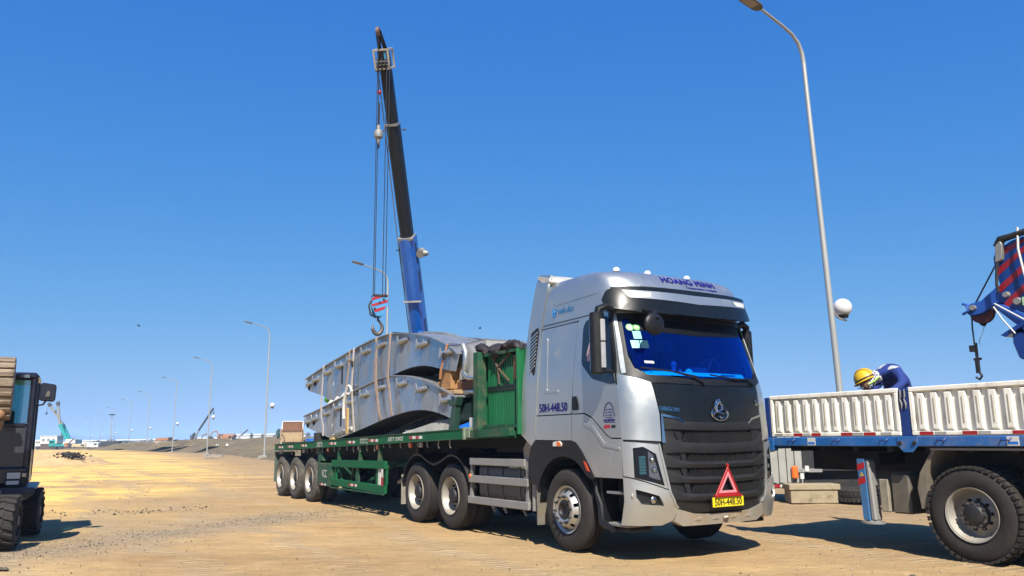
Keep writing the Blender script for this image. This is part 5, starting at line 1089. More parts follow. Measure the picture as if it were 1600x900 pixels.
for t, w, m in ((.535,.44,greym),(.835,.35,galv_edge)):
    c = P0+BD*t; g = G(); h = w*1.12; g.rings([[cc+side*x+upv*y for x, y in [(-w/2,h/2),(w/2,h/2),(w/2,-h/2),(-w/2,-h/2)]] for cc in (c-bd_*.03, c+bd_*.03)]); g.build('boom_collar', m, mc, 0)
c = P0+BD*.36; g = G(); g.beam(c-side*.27+upv*-.28, c+side*.27+upv*-.28, .05, .05); g.build('boom_band', greym, b0, 0)
for a, b in ((.18,.30),(.38,.44),(.46,.52)):    # recessed dark slots on the faces toward the camera
    for sgn in (-1, 1):
        pa, pb = P0+BD*a, P0+BD*b; o = side*sgn*.232
        g = G(); g.beam(pa+o-upv*.02, pb+o-upv*.02, .006, .12, upv); g.build('boom_slot', blackhole, b0, 0)
c = P0+BD*.49+side*-.36; g = G(); g.cyl(c-upv*.12, c+upv*.12, .12, .12, 12); g.cyl(c-side*.1-upv*.05, c-side*.22-upv*.05, .1, .06, 12); g.build('boom_lamp_drum', greym, mc)
for t in (.50,.82): c = P0+BD*t; g = G(); g.beam(c+side*.24, c+side*.36, .03, .03); g.beam(c-side*.36, c-side*.24, .03, .03); g.build('boom_pin', dark_metal, mc, 0)
g = G(); g.tube([P0+BD*.0+side*.30, P0+BD*.55+side*.27, P0+BD*1.0+side*.2], .014, 6); g.build('boom_cable', mat('cable_grey', (.2,.22,.24), .5), mc)
# boom head
hc = P1; U3 = Vector((0,0,1))
wdir = _R2.copy(); Mi = Matrix.Rotation(-RA, 3, 'Z')      # cage roughly square to the side of the boom
vx = side; vy = upv
def hp(a, b, c_): return hc+vx*a*.78+vy*b*.78+bd_*c_*(.85 if c_ < .3 else .66)
g = G()
for a in (-.24,.24):
    for b in (-.34,.30):
        g.beam(hp(a,b,-.32), hp(a,b,.24), .045, .045, vx)
for c_ in (-.32,.24):
    for a in (-.24,.24): g.beam(hp(a,-.34,c_), hp(a,.30,c_), .045, .045, bd_)
    for b in (-.34,.30): g.beam(hp(-.24,b,c_), hp(.24,b,c_), .045, .045, bd_)
for c_ in (-.2,-.1): g.beam(hp(-.24,-.345,c_), hp(.24,-.345,c_), .02, .02, bd_)
hg = g.build('boom_head_cage', mat('cage_pale', (.55,.52,.46), .5, .2, .1, 6), mc, 0)
g = G(); g.rings([[hp(a,b,c_) for a, b in ((-.16,-.2),(.16,-.2),(.16,.22),(-.16,.22))] for c_ in (-.30,.30)]); g.build('boom_head', boomblack, mc, 0)
g = G()
g.rings([[hp(a,b,c_) for a, b in ((-.17,-.345),(-.10,-.345),(-.10,-.33),(-.17,-.33))] for c_ in (-.05,.17)]); g.build('head_panel', mat('panel_sky_blue', (.05,.35,.75), .5), hg, 0)
for a in (-.13,0,.13): g = G(); g.cyl(hp(a-.02,-.26,-.2), hp(a+.02,-.26,-.2), .16, .16, 18); g.build('head_sheave', dark_metal, mc)
for a in (-.10,.10):
    g = G(); g.beam(hp(a,-.05,.25), hp(a*.3,-.30,1.02), .05, .09, vx); g.build('jib_strut', boomblack, mc, 0)
g = G(); g.beam(hp(0,.2,.25), hp(0,-.26,.95), .05, .05, vx); g.build('jib_strut', boomblack, mc, 0)
g = G(); g.cyl(hp(-.05,-.32,1.0), hp(.05,-.32,1.0), .11, .11, 16); g.build('jib_sheave', mat('sheave_brown', (.2,.12,.08), .6), mc)
g = G(); g.ball(hp(.3,.1,-.28), .07, 10, 6); g.tube([hp(.2,.1,-.3), hp(.32,.1,-.3), hp(.36,.1,-.42)], .03, 6); g.build('head_bracket', greym, mc)
# main hoist lines, hook block
HT = hp(0,-.26,-.25); hx, hy = HT.x, HT.y
blk = Vector((hx+.02, hy, 4.64)); MB_ = mc
ropes = mat('wire_rope', (.03,.035,.045), .5)
for dx_, dy_ in ((-.17,-.09),(-.05,-.09),(.13,.06),(.24,.10)):
    g = G(); g.tube([HT+Vector((dx_*.9,dy_,0)), blk+Vector((dx_*.8,dy_,.28))], .0105, 5); g.build('hoist_rope', ropes, mc)
bk = thing('hook_block', 'crane hook block striped red and blue with a dark steel hook, hanging over the girders', 'crane hook', (RX, RY, 0), RA)
for sgn, y in ((-1,-.13),(1,.13)):
    P = rc([(-.19,.24),(.19,.26),(.22,.05),(.09,-.24),(-.07,-.24),(-.21,.0)], .04, 3)
    g = G(); g.prism([(blk.x+a, blk.z+b) for a, b in P], 'y', blk.y+y-.012, blk.y+y+.012); ck_ = g.build('cheek_plate', mat('cheek_blue', (.08,.32,.62), .4), bk, 0, .003)
    if sgn < 0:
        for k in range(3):
            z0 = -.17+.155*k; L = [(-.19 if k else -.10,z0),(.20 if k < 2 else .17,z0+.13),(.20 if k < 2 else .14,z0+.195),(-.20 if k else -.13,z0+.06)]
            if k == 0: L = [(-.10,-.15),(.12,-.06),(.16,.02),(-.15,-.085)]
            g = G(); g.prism([(blk.x+a, blk.z+b) for a, b in L], 'y', blk.y+y-.018, blk.y+y-.012); g.build('red_stripe', red, ck_, 0)
        for a, b in ((.0,.10),(.10,.18),(-.12,-.06)): g = G(); g.cyl((blk.x+a,blk.y+y-.018,blk.z+b),(blk.x+a,blk.y+y-.03,blk.z+b),.028,.028,10); g.build('bolt', dark_metal, ck_)
for y in (-.06,.06): g = G(); g.cyl((blk.x,blk.y+y-.03,blk.z+.08),(blk.x,blk.y+y+.03,blk.z+.08),.17,.17,22); g.build('sheave', dark_metal, bk)
g = G(); g.box(blk.x-.15,blk.x+.2,blk.y-.16,blk.y+.16,blk.z+.24,blk.z+.30); g.build('top_bar', dark_metal, bk, 30, .01)
g = G(); g.tube([(blk.x-.20,blk.y-.15,blk.z+.15),(blk.x-.27,blk.y-.17,blk.z+.0),(blk.x-.22,blk.y-.16,blk.z-.22),(blk.x-.08,blk.y-.1,blk.z-.27)], .022, 6); g.build('guard_rod', dark_metal, bk)
g = G(); hk = [(a*.64, -.22+(b+.22)*.82) for a, b in [(.0,-.22),(.0,-.33),(.07,-.40),(.15,-.50),(.16,-.61),(.10,-.71),(-.01,-.76),(-.12,-.72),(-.19,-.63),(-.205,-.53),(-.17,-.47)]]
g.tube([(blk.x+a, blk.y, blk.z+b) for a, b in smooth_line(hk, 3)], [.045]*3+[.05]*4+[.07]*12+[.055]*6+[.04]*3+[.03,.018,.012], 10) if len(smooth_line(hk,3)) == 31 else None
HKP = smooth_line(hk, 3); RR = [.030+.022*sin(pi*min(1,max(0,(i-6)/22))) if i < len(HKP)-5 else .030-.005*(i-len(HKP)+6) for i in range(len(HKP))]
g = G(); g.tube([(blk.x+a, blk.y, blk.z+b) for a, b in HKP], RR, 10); g.build('hook', mat('hook_steel', (.13,.12,.11), .45, .5, .2, 6), bk, 50)
for ch in [o for o in bpy.data.objects if o.parent == bk or (o.parent and o.parent.parent == bk)]: ch.data.transform(Matrix.Translation((-blk.x,-blk.y,0)))
bk.location = (RX+blk.x*cos(RA)-blk.y*sin(RA), RY+blk.x*sin(RA)+blk.y*cos(RA), 0); bk.rotation_euler = (0,0,radians(22))
# auxiliary line with overhaul weight
ax = blk.x+.02; g = G(); g.tube([hp(-.02,-.40,.95), (ax,hy-.1,9.3)], .010, 5); g.build('hoist_rope', ropes, mc)
g = G(); g.ball((ax,hy-.1,10.25),.06,12,8); g.build('limit_weight', red, mc); g = G(); g.tube([(ax,hy-.1,9.95),(ax,hy-.1,9.3)], .028, 6); g.build('swivel', dark_metal, mc)
g = G(); g.lathe([(.01,.26),(.05,.24),(.05,.14),(.11,.09),(.125,0),(.11,-.08),(.05,-.12),(.04,-.22),(.01,-.25)], c=(ax,hy-.1,9.10), ax='z', n=18); g.build('overhaul_weight', greym, mc, 40)
g = G(); g.tube([(ax,hy-.1,8.88),(ax+.05,hy-.1,8.8),(ax+.02,hy-.1,8.73),(ax-.05,hy-.1,8.77)], .022, 8); g.build('small_hook', dark_metal, mc)
# carrier, hidden for the most part behind the load
g = G(); g.box(-6.2,5.4,2.75,5.15,1.0,1.35); g.box(-6.2,5.4,3.3,4.6,.6,1.0); g.build('carrier_frame', dark_metal, mc, 0)
g = G(); g.prism([(-2.0,1.35),(-2.0,2.5),(-.4,2.6),(.6,2.3),(.8,1.35)], 'y', 3.6, 4.9); g.build('superstructure', boomblue, mc, 30, .05)
g = G(); g.prism([(-.6,1.4),(-.6,2.5),(.2,2.55),(.75,2.3),(.8,1.4)], 'y', 2.6, 3.0); g.build('operator_cab', glassd, mc, 30, .05)
g = G(); g.prism([(3.9,1.0),(3.9,2.35),(4.9,2.45),(5.5,1.9),(5.5,1.0)], 'y', 2.75, 5.1); g.build('driver_cab', boomblue, mc, 30, .08)
for x in (-4.6,-3.1,1.8,3.3):
    for y, r_ in ((2.72,0),(5.15,pi)): copy_wheel(wr, mc, (x,y,.52), r_)
g = G(); g.cyl(P0+Vector((1.6,-.2,-.9)), P0+BD*.3, .11, .09, 12); g.build('lift_cylinder', boomblue, mc)

# ------------------------------------------------------------------ small wheeled excavator at the left edge
ex = thing('wheeled_excavator', 'dark wheeled excavator at the left edge, its ribbed steel bucket raised before the cab', 'excavator', (0,0,0), 0)
navy = mat('excavator_navy', (.008,.010,.022), .35, 0, .2, 3, '#6b5f4c', .12, 4, coat=.2)
exg = mat('excavator_grey', (.13,.12,.11), .6, 0, .2, 4, DUST, .4, 4)
cabglass = bpy.data.materials.new('cab_glass_teal'); cabglass.use_nodes = True; nt = cabglass.node_tree; nt.nodes.clear()
o_ = nt.nodes.new('ShaderNodeOutputMaterial'); mx = nt.nodes.new('ShaderNodeMixShader'); tr = nt.nodes.new('ShaderNodeBsdfTransparent'); gl = nt.nodes.new('ShaderNodeBsdfGlossy')
tr.inputs[0].default_value = (.28,.55,.58,1); gl.inputs[0].default_value = (.8,.9,1,1); gl.inputs[1].default_value = .06; mx.inputs[0].default_value = .22
nt.links.new(tr.outputs[0], mx.inputs[1]); nt.links.new(gl.outputs[0], mx.inputs[2]); nt.links.new(mx.outputs[0], o_.inputs[0])
XR_ = -7.34; Y0 = 12.3
def EB(name, x0, x1, y0, y1, z0, z1, m, parent=None, bev=.02): g = G(); g.box(x0,x1,y0,y1,z0,z1); return g.build(name, m, parent or ex, 30, bev)
XL = -8.38
cabf = EB('cab_pillar', XR_-.10, XR_-.0, Y0-.02, Y0+.12, .86, 2.46, navy, None, .035)
EB('cab_pillar', XL, XL+.1, Y0-.02, Y0+.12, .86, 2.46, navy, None, .035); EB('cab_pillar', XR_-.08, XR_, Y0+1.1, Y0+1.2, .86, 2.46, navy); EB('cab_pillar', XL, XL+.08, Y0+1.1, Y0+1.2, .86, 2.46, navy)
EB('cab_roof', XL-.02, XR_+.01, Y0-.04, Y0+1.25, 2.40, 2.52, navy, None, .05); EB('front_crossbar', XL+.1, XR_-.1, Y0, Y0+.05, 1.69, 1.75, navy, None, .01)
EB('front_sill', XL, XR_-.02, Y0-.05, Y0+.12, .84, 1.10, navy, None, .03); EB('cab_floor', XL, XR_, Y0+.1, Y0+1.2, .84, .95, navy); EB('cab_rear', XL, XR_, Y0+1.16, Y0+1.2, .9, 1.6, navy)
EB('side_panel', XR_-.05, XR_-.01, Y0+.12, Y0+1.1, .9, 1.35, navy, None, .01)
EB('front_glass', XL+.1, XR_-.1, Y0+.02, Y0+.026, 1.75, 2.40, cabglass, None, 0)
lg = mat('glass_dusty_dark', (.045,.05,.055), .12, 0, .25, 2, '#5c5648', .25, 3); EB('lower_glass', XL+.1, XR_-.1, Y0+.02, Y0+.026, 1.10, 1.69, lg, None, 0)
EB('operator_seat', -8.1, -7.65, Y0+.55, Y0+1.0, 1.2, 2.0, blackp, None, .06)
l1 = EB('roof_lamp', XR_-.26, XR_-.10, Y0-.10, Y0-.03, 2.42, 2.49, blackp, None, .015); EB('lens', XR_-.245, XR_-.115, Y0-.105, Y0-.10, 2.432, 2.478, mat('lens_clear', 0), l1, 0)
l2 = EB('head_lamp', -7.64, -7.36, Y0-.10, Y0-.05, .83, 1.03, blackp, None, .01); EB('lens', -7.62, -7.45, Y0-.106, Y0-.10, .93, 1.02, refw, l2, .004); EB('lens', -7.43, -7.37, Y0-.106, Y0-.10, .95, 1.01, mat('lens_clear', 0), l2, .004)
EB('white_plate', -7.62, -7.46, Y0-.106, Y0-.10, .845, .90, refw, l2, 0); EB('white_strip', -8.0, -7.72, Y0-.07, Y0-.05, 1.0, 1.04, refw, None, 0)
g = G(); g.tube([(XR_,Y0+.05,2.02),(XR_+.09,Y0,2.03),(XR_+.13,Y0-.02,2.10)], .014, 6); g.build('mirror_stay', blackp, ex)
g = G(); g.prism(rc([(-7.315,2.09),(-7.09,2.07),(-7.085,2.34),(-7.305,2.37)], .05, 4), 'y', Y0-.06, Y0-.01); mi = g.build('wing_mirror', navy, ex, 30, .015); g = G(); g.prism([(-7.23,2.14),(-7.17,2.14),(-7.155,2.19),(-7.175,2.24),(-7.21,2.23)], 'y', Y0-.085, Y0-.06); g.build('mirror_clamp', exg, mi, 30, .01)
g = G(); g.prism([(-8.4,.70),(-7.30,.70),(-7.22,.78),(-7.26,.80),(-8.4,.81)], 'y', Y0-.25, Y0+1.9); g.build('slew_skirt', mat('skirt_blue', (.012,.02,.06), .4), ex, 30, .01)
g = G(); g.prism([(-8.35,.62),(-7.35,.62),(-7.25,.70),(-8.35,.70)], 'y', Y0-.15, Y0+1.7); g.build('chassis_top', exg, ex, 0)
g = G(); g.box(-8.45,-7.5,Y0+1.2,Y0+2.6,.85,1.7); g.build('engine_cover', navy, ex, 30, .06)
piv = Vector((-7.34,12.3,0)); TM = Matrix.Translation(piv) @ Matrix.Rotation(radians(29), 4, 'Z') @ Matrix.Translation(-piv)
for ch in [o for o in bpy.data.objects if o.parent == ex or (o.parent and o.parent.parent == ex)]: ch.data.transform(TM)
# undercarriage, turned with the machine
ua_ = radians(22); um = Matrix.Translation((-7.63,12.35,0)) @ Matrix.Rotation(ua_, 4, 'Z')
def UB_(name, x0, x1, y0, y1, z0, z1, m, bev=.01): g = G(); g.box(x0,x1,y0,y1,z0,z1); g.xf(um); return g.build(name, m, ex, 30, bev)
UB_('under_frame', -.9, .0, -.9, 1.0, .35, .62, exg); UB_('axle_beam', -1.1, .3, -.98, -.84, .3, .44, exg); UB_('axle_beam', -1.1, .3, .84, .98, .3, .44, exg)
ewm = None
exr = mat('excavator_rubber', (.022,.02,.018), .85, 0, .2, 6, '#57503f', .25, 6)
for i, (lx, ly) in enumerate([(.30,-1.0),(.30,.92),(-1.15,-1.0),(-1.15,.92)]):
    g = G(); Rw = .37; w = .25; g.lathe([(.2,.0),(.22,-.01),(.30,.0),(.335,.02),(.345,.05),(.345,w-.05),(.335,w-.02),(.30,w),(.22,w+.01),(.2,w)], n=40, closed=True)
    for k in range(18):
        for s_ in (0, 1):
            i0 = len(g.v); a = 2*pi*(k+.5*s_)/18; y0_ = .0 if s_ == 0 else w*.48
            g.hexa([(-.03,y0_,.34),(.03,y0_,.34),(.03+(.035 if s_ == 0 else -.035),y0_+w*.52,.34),(-.03+(.035 if s_ == 0 else -.035),y0_+w*.52,.34)],[(-.025,y0_,Rw),(.025,y0_,Rw),(.025+(.035 if s_ == 0 else -.035),y0_+w*.52,Rw),(-.025+(.035 if s_ == 0 else -.035),y0_+w*.52,Rw)]); g.xf(Matrix.Rotation(a, 4, 'Y'), i0)
    if ewm is None:
        hb_ = G(); hb_.lathe([(.001,.03),(.09,.03),(.1,.06),(.19,.09),(.2,.02),(.215,.0)], n=24); ewm = hb_.build('wheel', exg, ex, 40); g.build('tyre', exr, ewm, 40); o = ewm
    else: o = dup(ewm, ex)
    p = um @ Vector((lx, ly, .37)); o.location = p; o.rotation_euler = (0,0, ua_+pi/2+ (0 if lx > 0 else pi))
g = G(); g.prism([(-.42,.02),(.0,.06),(.0,.12),(-.42,.08)], 'y', -1.35, -.6); g.xf(Matrix.Translation((0,0,.66))); g.xf(um); g.build('mudguard', exg, ex, 30, .01)
# raised bucket: curved back shown to the camera, with pressed bands
bkm = mat('bucket_steel', (.27,.21,.15), .55, .35, .3, 3, '#4a3525', .5, 5, bump=.2, bscale=30, stretch=(.4,1,3))
BP = [(11.20,2.60),(11.02,2.61),(10.90,2.55),(10.84,2.40),(10.82,2.2),(10.85,2.02),(10.92,1.88),(11.02,1.76)]
g = G(); g.rings([[(x, y, z) for x in (-7.65,-6.86)] for y, z in smooth_line(BP, 3)], loop=False, cap=False); g.rings([[(x, y+.02, z) for x in (-7.65,-6.86)] for y, z in smooth_line(BP, 3)], loop=False, cap=False); bko = g.build('bucket', bkm, ex, 50); n_before = set(bpy.data.objects)-{bko}
Bs_ = smooth_line(BP, 3)
for i in range(1, len(Bs_)-1, 2):
    (ya, za), (yb_, zb_) = Bs_[i], Bs_[i+1]; g = G(); g.beam((-7.66,(ya+yb_)/2-.012,(za+zb_)/2), (-6.85,(ya+yb_)/2-.012,(za+zb_)/2), .03, .055, (0,yb_-ya,zb_-za)); g.build('bucket_band', bkm, bko, 30, .008)
for x in (-7.65,-6.87): g = G(); g.prism([(y, z) for y, z in Bs_]+[(11.35,1.9),(11.45,2.3)], 'x', x, x+.02); g.build('bucket_side', bkm, bko, 30)
for k in range(3): x = -7.55+.27*k; g = G(); g.hexa([(x,11.0,1.76),(x+.10,11.0,1.76),(x+.10,11.05,1.76),(x,11.05,1.76)],[(x+.03,11.1,1.62),(x+.07,11.1,1.62),(x+.07,11.12,1.62),(x+.03,11.12,1.62)]); g.build('bucket_tooth', bkm, bko, 0)
g = G(); g._ball((-7.10,10.90,1.80), .12, 10, 6, (1.3,.5,.5)); g._ball((-6.98,10.9,1.84), .07, 8, 5, (1,.5,1)); g.build('mud_lump', mat('mud_orange', (.40,.22,.11), .9, 0, .3, 9, bump=.4, bscale=20), bko, 60)
g = G(); g.prism([(10.95,2.55),(11.25,2.55),(11.55,3.6),(11.3,3.9),(11.05,3.75)], 'x', -7.66, -7.42); g.build('dipper_arm', navy, ex, 30, .02)
for z in (3.80,2.95,2.65): g = G(); g.cyl((-7.42,11.08,z),(-7.32,11.08,z),.07,.07,12); g.build('pivot_pin', navy, ex)

piv = Vector((-6.87,10.9,0)); TM = Matrix.Translation(piv) @ Matrix.Rotation(radians(30), 4, 'Z') @ Matrix.Translation(-piv)
for ch in [o for o in bpy.data.objects if o not in n_before]: ch.data.transform(TM)
# ------------------------------------------------------------------ street lamps along the new road
headm = mat('lamp_head_grey', (.12,.11,.10), .5, .2, .1, 5); ledm = mat('lamp_lens', (.35,.30,.24), .4)
def make_lamp():
    t = thing('street_lamp', 'x', 'street lamp', (0,0,0), 0, 'street lamps along the unfinished road')
    g = G(); g.tube([(0,0,0),(0,0,5),(0,0,10.6)], [.082,.068,.052], 14); g.build('pole', polem, t)
    g = G(); g.tube([(0,0,10.6),(-.02,-.015,10.85),(-.12,-.09,11.10),(-.32,-.245,11.27),(-.62,-.474,11.38),(-1.15,-.88,11.52),(-1.36,-1.04,11.575)], [.052,.050,.046,.041,.037,.034,.032], 10); g.build('arm', polem, t)
    d = Vector((-1.57,-1.2,.30)).normalized(); r = d.cross(Vector((0,0,1))).normalized(); u = r.cross(d); c = Vector((-1.30,-.99,11.56))
    g = G(); g.rings([[c+d*a+r*w*s+u*h for s, h in ((-1,-.035),(1,-.035),(.8,.045),(-.8,.045))] for a, w in ((0,.07),(.12,.14),(.62,.15),(.70,.12))]); h_ = g.build('lamp_head', headm, t, 30, .008)
    g = G(); g.rings([[c+d*a+r*w*s+u*h for s, h in ((-1,-.042),(1,-.042),(1,-.034),(-1,-.034))] for a, w in ((.22,.11),(.64,.11))]); g.build('lens', ledm, h_, 0)
    g = G(); g._ball((.42,.32,4.40), .215, 24, 16, (1,1,1)); gb = g.build('globe', whiteglass, t, 60)
    g = G(); g.lathe([(.02,-.02),(.10,-.02),(.125,.05),(.09,.07)], c=(.42,.32,4.16), ax='z', n=18); g.build('globe_collar', blackp, gb)
    g = G(); g.tube([(.06,.045,4.42),(.09,.07,4.27),(.20,.155,4.14),(.36,.275,4.10),(.50,.38,4.09)], .022, 8); g.build('globe_bracket', polem, t)
    g = G(); g.box(-.22,.22,-.22,.22,0,.05); g.build('base_plate', polem, t, 30, .01); g = G(); g.box(-.4,.4,-.4,.4,-.3,.02); g.build('footing', concrete, t, 0)
    return t
l0 = make_lamp(); l0.location = (8.03,19.5,-.02); l0.scale = (1.05,1.05,1.05); l0.rotation_euler = (0,radians(-1.3),0)
l0['label'] = 'tall grey street lamp behind the cream-sided lorry, the nearest and largest of the row'
ord_ = ['first','second','third','fourth','fifth','sixth','seventh','eighth']
for i, (x, y, z) in enumerate([(-7.4,46.4,0),(-21.8,70.7,.2),(-37.6,99.1,.1),(-53.7,127.1,.0),(-73.3,161.1,-.05),(-91.3,191.3,-.2),(-115.6,232.9,-.5),(-141.5,275.8,-.8),(-164.7,313.4,-1.2)]):
    c = dup_thing(l0, (x,y,max(z,0) if i > 4 else z), 0); c.scale = (1,1,1)
    c['label'] = 'street lamp behind the crane hook, only its curved arm and upper pole showing' if i == 0 else ('street lamp on the brown bank just left of the trailer, with a white globe' if i == 1 else '%s street lamp to the left of the one beside the trailer end' % ord_[i-2])
# ------------------------------------------------------------------ distant machines and buildings
def FB(g, c, s, rz=0): M = Matrix.Translation(c) @ Matrix.Rotation(rz, 4, 'Z'); i0 = len(g.v); g.box(-s[0]/2,s[0]/2,-s[1]/2,s[1]/2,0,s[2]); g.xf(M, i0); return g
tealm = mat('crane_teal', (.01,.36,.36), .45, 0, .1, 3); whitem = mat('far_white', (.72,.72,.72), .6); brownm = mat('far_brown', (.10,.07,.05), .8); dgreym = mat('far_dark', (.04,.042,.045), .6); orangem = mat('far_orange', (.42,.20,.09), .7)
def small_wheels(t, xs, w, r=.5):
    for x in xs:
        for s in (-1, 1): g = G(); g.cyl((x,s*w,r),(x,s*(w-.3),r),r,r,16); g.build('wheel', dgreym, t)
def far_crane(label, x, y, rz, base, joint, tip, m1, m2, hook=True, tele=.55):
    t = thing('mobile_crane', label, 'crane', (x,y,0), rz); B_, J, T_ = [Vector(p) for p in (base, joint, tip)]
    g = G(); FB(g,(0,0,.8),(8,2.4,.5)); g.build('carrier', m1, t, 0); g = G(); FB(g,(1.2,0,1.3),(2.6,2.2,1.3)); g.build('superstructure', whitem, t, 30, .1); g = G(); FB(g,(-3.2,-.2,1.1),(1.5,2.2,1.3)); g.build('cab', m1, t, 30, .1); g = G(); FB(g,(-3.3,-1.32,1.65),(1.0,.04,.5)); g.build('window', glassd, t, 0)
    small_wheels(t, (-2.8,-1.2,1.4,2.9), 1.2)
    g = G(); g.beam(B_, J, .55, .75); g.build('boom_base', m1, t, 30, .05); g = G(); g.beam(J, T_, .38, .5); g.build('boom_section', m2, t, 30, .04)
    g = G(); g.beam(T_-(T_-J).normalized()*.9, T_+Vector((0,0,.1)), .6, .7); g.build('boom_head', dgreym, t, 0)
    if hook:
        g = G(); g.tube([T_, T_+Vector((-.3,0,-2.2))], .03, 4); g.build('rope', dgreym, t); g = G(); FB(g, T_+Vector((-.3,0,-2.9)), (.35,.3,.7)); g.build('hook', dgreym, t, 30, .05)
    return t
far_crane('teal crane far left with a grey and white boom, the right one of the two', -116.2,210,.15,(0,0,2.1),(-2.2,0,6.4),(-3.2,0,12.2),tealm,greym)
far_crane('teal crane far left, the left-leaning one of the two, hook hanging free', -117.6,214,.1,(0,0,2.0),(-2.3,0,6.5),(-6.4,0,12.0),tealm,greym)
t = thing('site_cabin', 'white flat-roofed site cabin with a dark brown lower half beside the teal cranes', 'cabin', (-120.3,210,0), 0)
g = G(); FB(g,(0,0,1.5),(4.3,3,1.9)); g.build('upper_wall', whitem, t, 0); g = G(); FB(g,(0,0,0),(4.1,2.9,1.5)); g.build('lower_wall', brownm, t, 0); g = G(); FB(g,(0,0,3.4),(4.5,3.2,.12)); g.build('roof', whitem, t, 0)
for k in range(3): g = G(); FB(g,(-1.3+1.3*k,-1.52,2.1),(.7,.04,.7)); g.build('window', mat('far_window', (.25,.3,.32), .3), t, 0)
t = thing('teal_lorry', 'teal lorry with a white cab half hidden by the excavator, left of the site cabin', 'truck', (-124.6,210,0), 0)
g = G(); FB(g,(-.8,0,.8),(3,2.2,1.1)); g.build('body', tealm, t, 0); g = G(); FB(g,(1.4,0,.8),(1.5,2.2,1.7)); g.build('cab', whitem, t, 30, .1)
for k in range(2): g = G(); FB(g,(1.15+.55*k,-1.12,1.6),(.35,.03,.5)); g.build('window', dgreym, t, 0)
small_wheels(t, (-1.4,1.4), 1.1, .45)
t = thing('piling_mast', 'thin dark piling mast standing behind the white site cabin', 'mast', (-120.2,214,0), 0); g = G(); g.beam((0,0,0),(.2,0,6.2),.25,.25); g.beam((-.3,0,0),(0,0,3),.15,.15); g.build('mast', brownm, t, 0)
t = thing('loader_crane', 'small folded loader crane arm right of the teal cranes', 'crane', (-112.8,206,0), 0); g = G(); FB(g,(0,0,.6),(2.6,1.6,.9)); g.build('body', dgreym, t, 30, .1)
g = G(); g.tube([(-.8,0,1.4),(.3,0,2.7),(.9,0,2.4),(1.1,0,1.3)], .14, 6); g.build('arm', dgreym, t, 0)
for lb, x, y, s, m in (('pale yellow pickup parked right of the teal cranes',-110.6,206,(3.6,1.8,.9),mat('far_yellow',(.6,.5,.3),.6)),('small orange machine at the foot of the teal cranes',-112.4,203,(1.0,1.0,1.2),orangem),('white van standing before the long white sheds, left group',-110.0,220,(4,1.9,1.5),whitem),('grey lorry standing among the soil piles left of the lamps',-95.0,190,(4.5,2,1.5),dgreym),('white pickup beside the grey lorry, left of the lamps',-97.8,188,(2.6,1.8,1.2),whitem)):
    t = thing('parked_vehicle', lb, 'vehicle', (x,y,0), .1); g = G(); FB(g,(0,0,.45),s); g.build('body', m, t, 30, .15); g = G(); FB(g,(s[0]*.25,-s[1]/2,.45+s[2]*.5),(s[0]*.25,.06,s[2]*.35)); g.build('window', dgreym, t, 0); small_wheels(t, (-s[0]*.3, s[0]*.3), s[1]/2, .38)
def shed(lb, x, y, w, d, h, m, roof=None):
    t = thing('long_shed', lb, 'building', (x,y,0), 0); g = G(); FB(g,(0,0,0),(w,d,h)); g.build('wall', m, t, 0)
    g = G(); g.prism([(-d/2-.3,h),(0,h+.9),(d/2+.3,h)], 'x', -w/2-.3, w/2+.3); g.build('roof', roof or whitem, t, 0)
    for k in range(max(2,int(w/6))): g = G(); FB(g,(-w/2+ (k+.5)*w/max(2,int(w/6)), -d/2-.02, .1),(1.6,.06,h*.6)); g.build('door', mat('far_door', (.3,.33,.36), .6), t, 0)
shed('long low white shed on the horizon right of the teal cranes', -248,470,24,10,2.6,whitem)
shed('long low white shed on the horizon behind the second group of lamps', -214,470,34,10,2.8,whitem)
shed('low white shed on the horizon left of the orange-roofed machine', -178,470,18,10,3.4,whitem)
shed('low pale shed on the horizon behind the excavator arm', -128,400,20,10,4.4,whitem)
shed('white sheds with grey roofs on the horizon just left of the dump truck', -103,380,12,9,4.6,whitem,mat('far_roof', (.3,.35,.4), .7))
shed('small cream hut among trees left of the tallest near lamp', -89,250,4.5,4,3.0,mat('far_cream', (.55,.40,.25), .7), orangem)
# green and dark machines on the left ridge
def far_excavator(lb, x, y, z, m, flip=1, arm=True):
    t = thing('excavator', lb, 'excavator', (x,y,z), 0); t.scale = (.62,.62,.62)
    for s in (-1, 1): g = G(); g.prism(rc([(-1.6,0),(1.6,0),(1.9,.35),(1.6,.75),(-1.6,.75),(-1.9,.35)], .2, 3), 'y', s*1.1-.25, s*1.1+.25); g.build('track', dgreym, t, 30)
    g = G(); FB(g,(-.5*flip,0,.85),(2.8,2.2,1.0)); g.build('body', m, t, 30, .1); g = G(); FB(g,(.8*flip,-.5,.9),(1.1,1.0,1.4)); g.build('cab', mat('far_cab', (.08,.1,.11), .3), t, 30, .1)
    if arm: g = G(); g.tube([(1.2*flip,.3,1.4),(2.6*flip,.3,3.4),(4.0*flip,.3,3.0)], .2, 6); g.build('boom', m, t, 0); g = G(); g.tube([(4.0*flip,.3,3.1),(4.5*flip,.3,1.6)], .17, 6); g.build('dipper', m, t, 0); g = G(); g.prism([(4.2*flip,1.7),(5.0*flip,1.5),(4.8*flip,.8),(4.1*flip,1.0)], 'y', -.2, .8); g.build('bucket', dgreym, t, 0)
    return t
far_excavator('bright green excavator body between the lamps on the left', -120.5,240,-.2,mat('far_green', (.05,.35,.10), .6), 1, False)
t = far_excavator('dark teal wheel loader right of the bright green machine', -117,240,-.2,mat('far_loader', (.02,.12,.12), .6), 1, False)
far_excavator('orange excavator working on the bank left of the tall near lamp', -57.5,160,1.5,orangem,-1)
far_excavator('brown excavator with bent arm beside the dark lattice crane', -61.2,165,1.0,mat('far_rust', (.28,.15,.08), .7),-1)
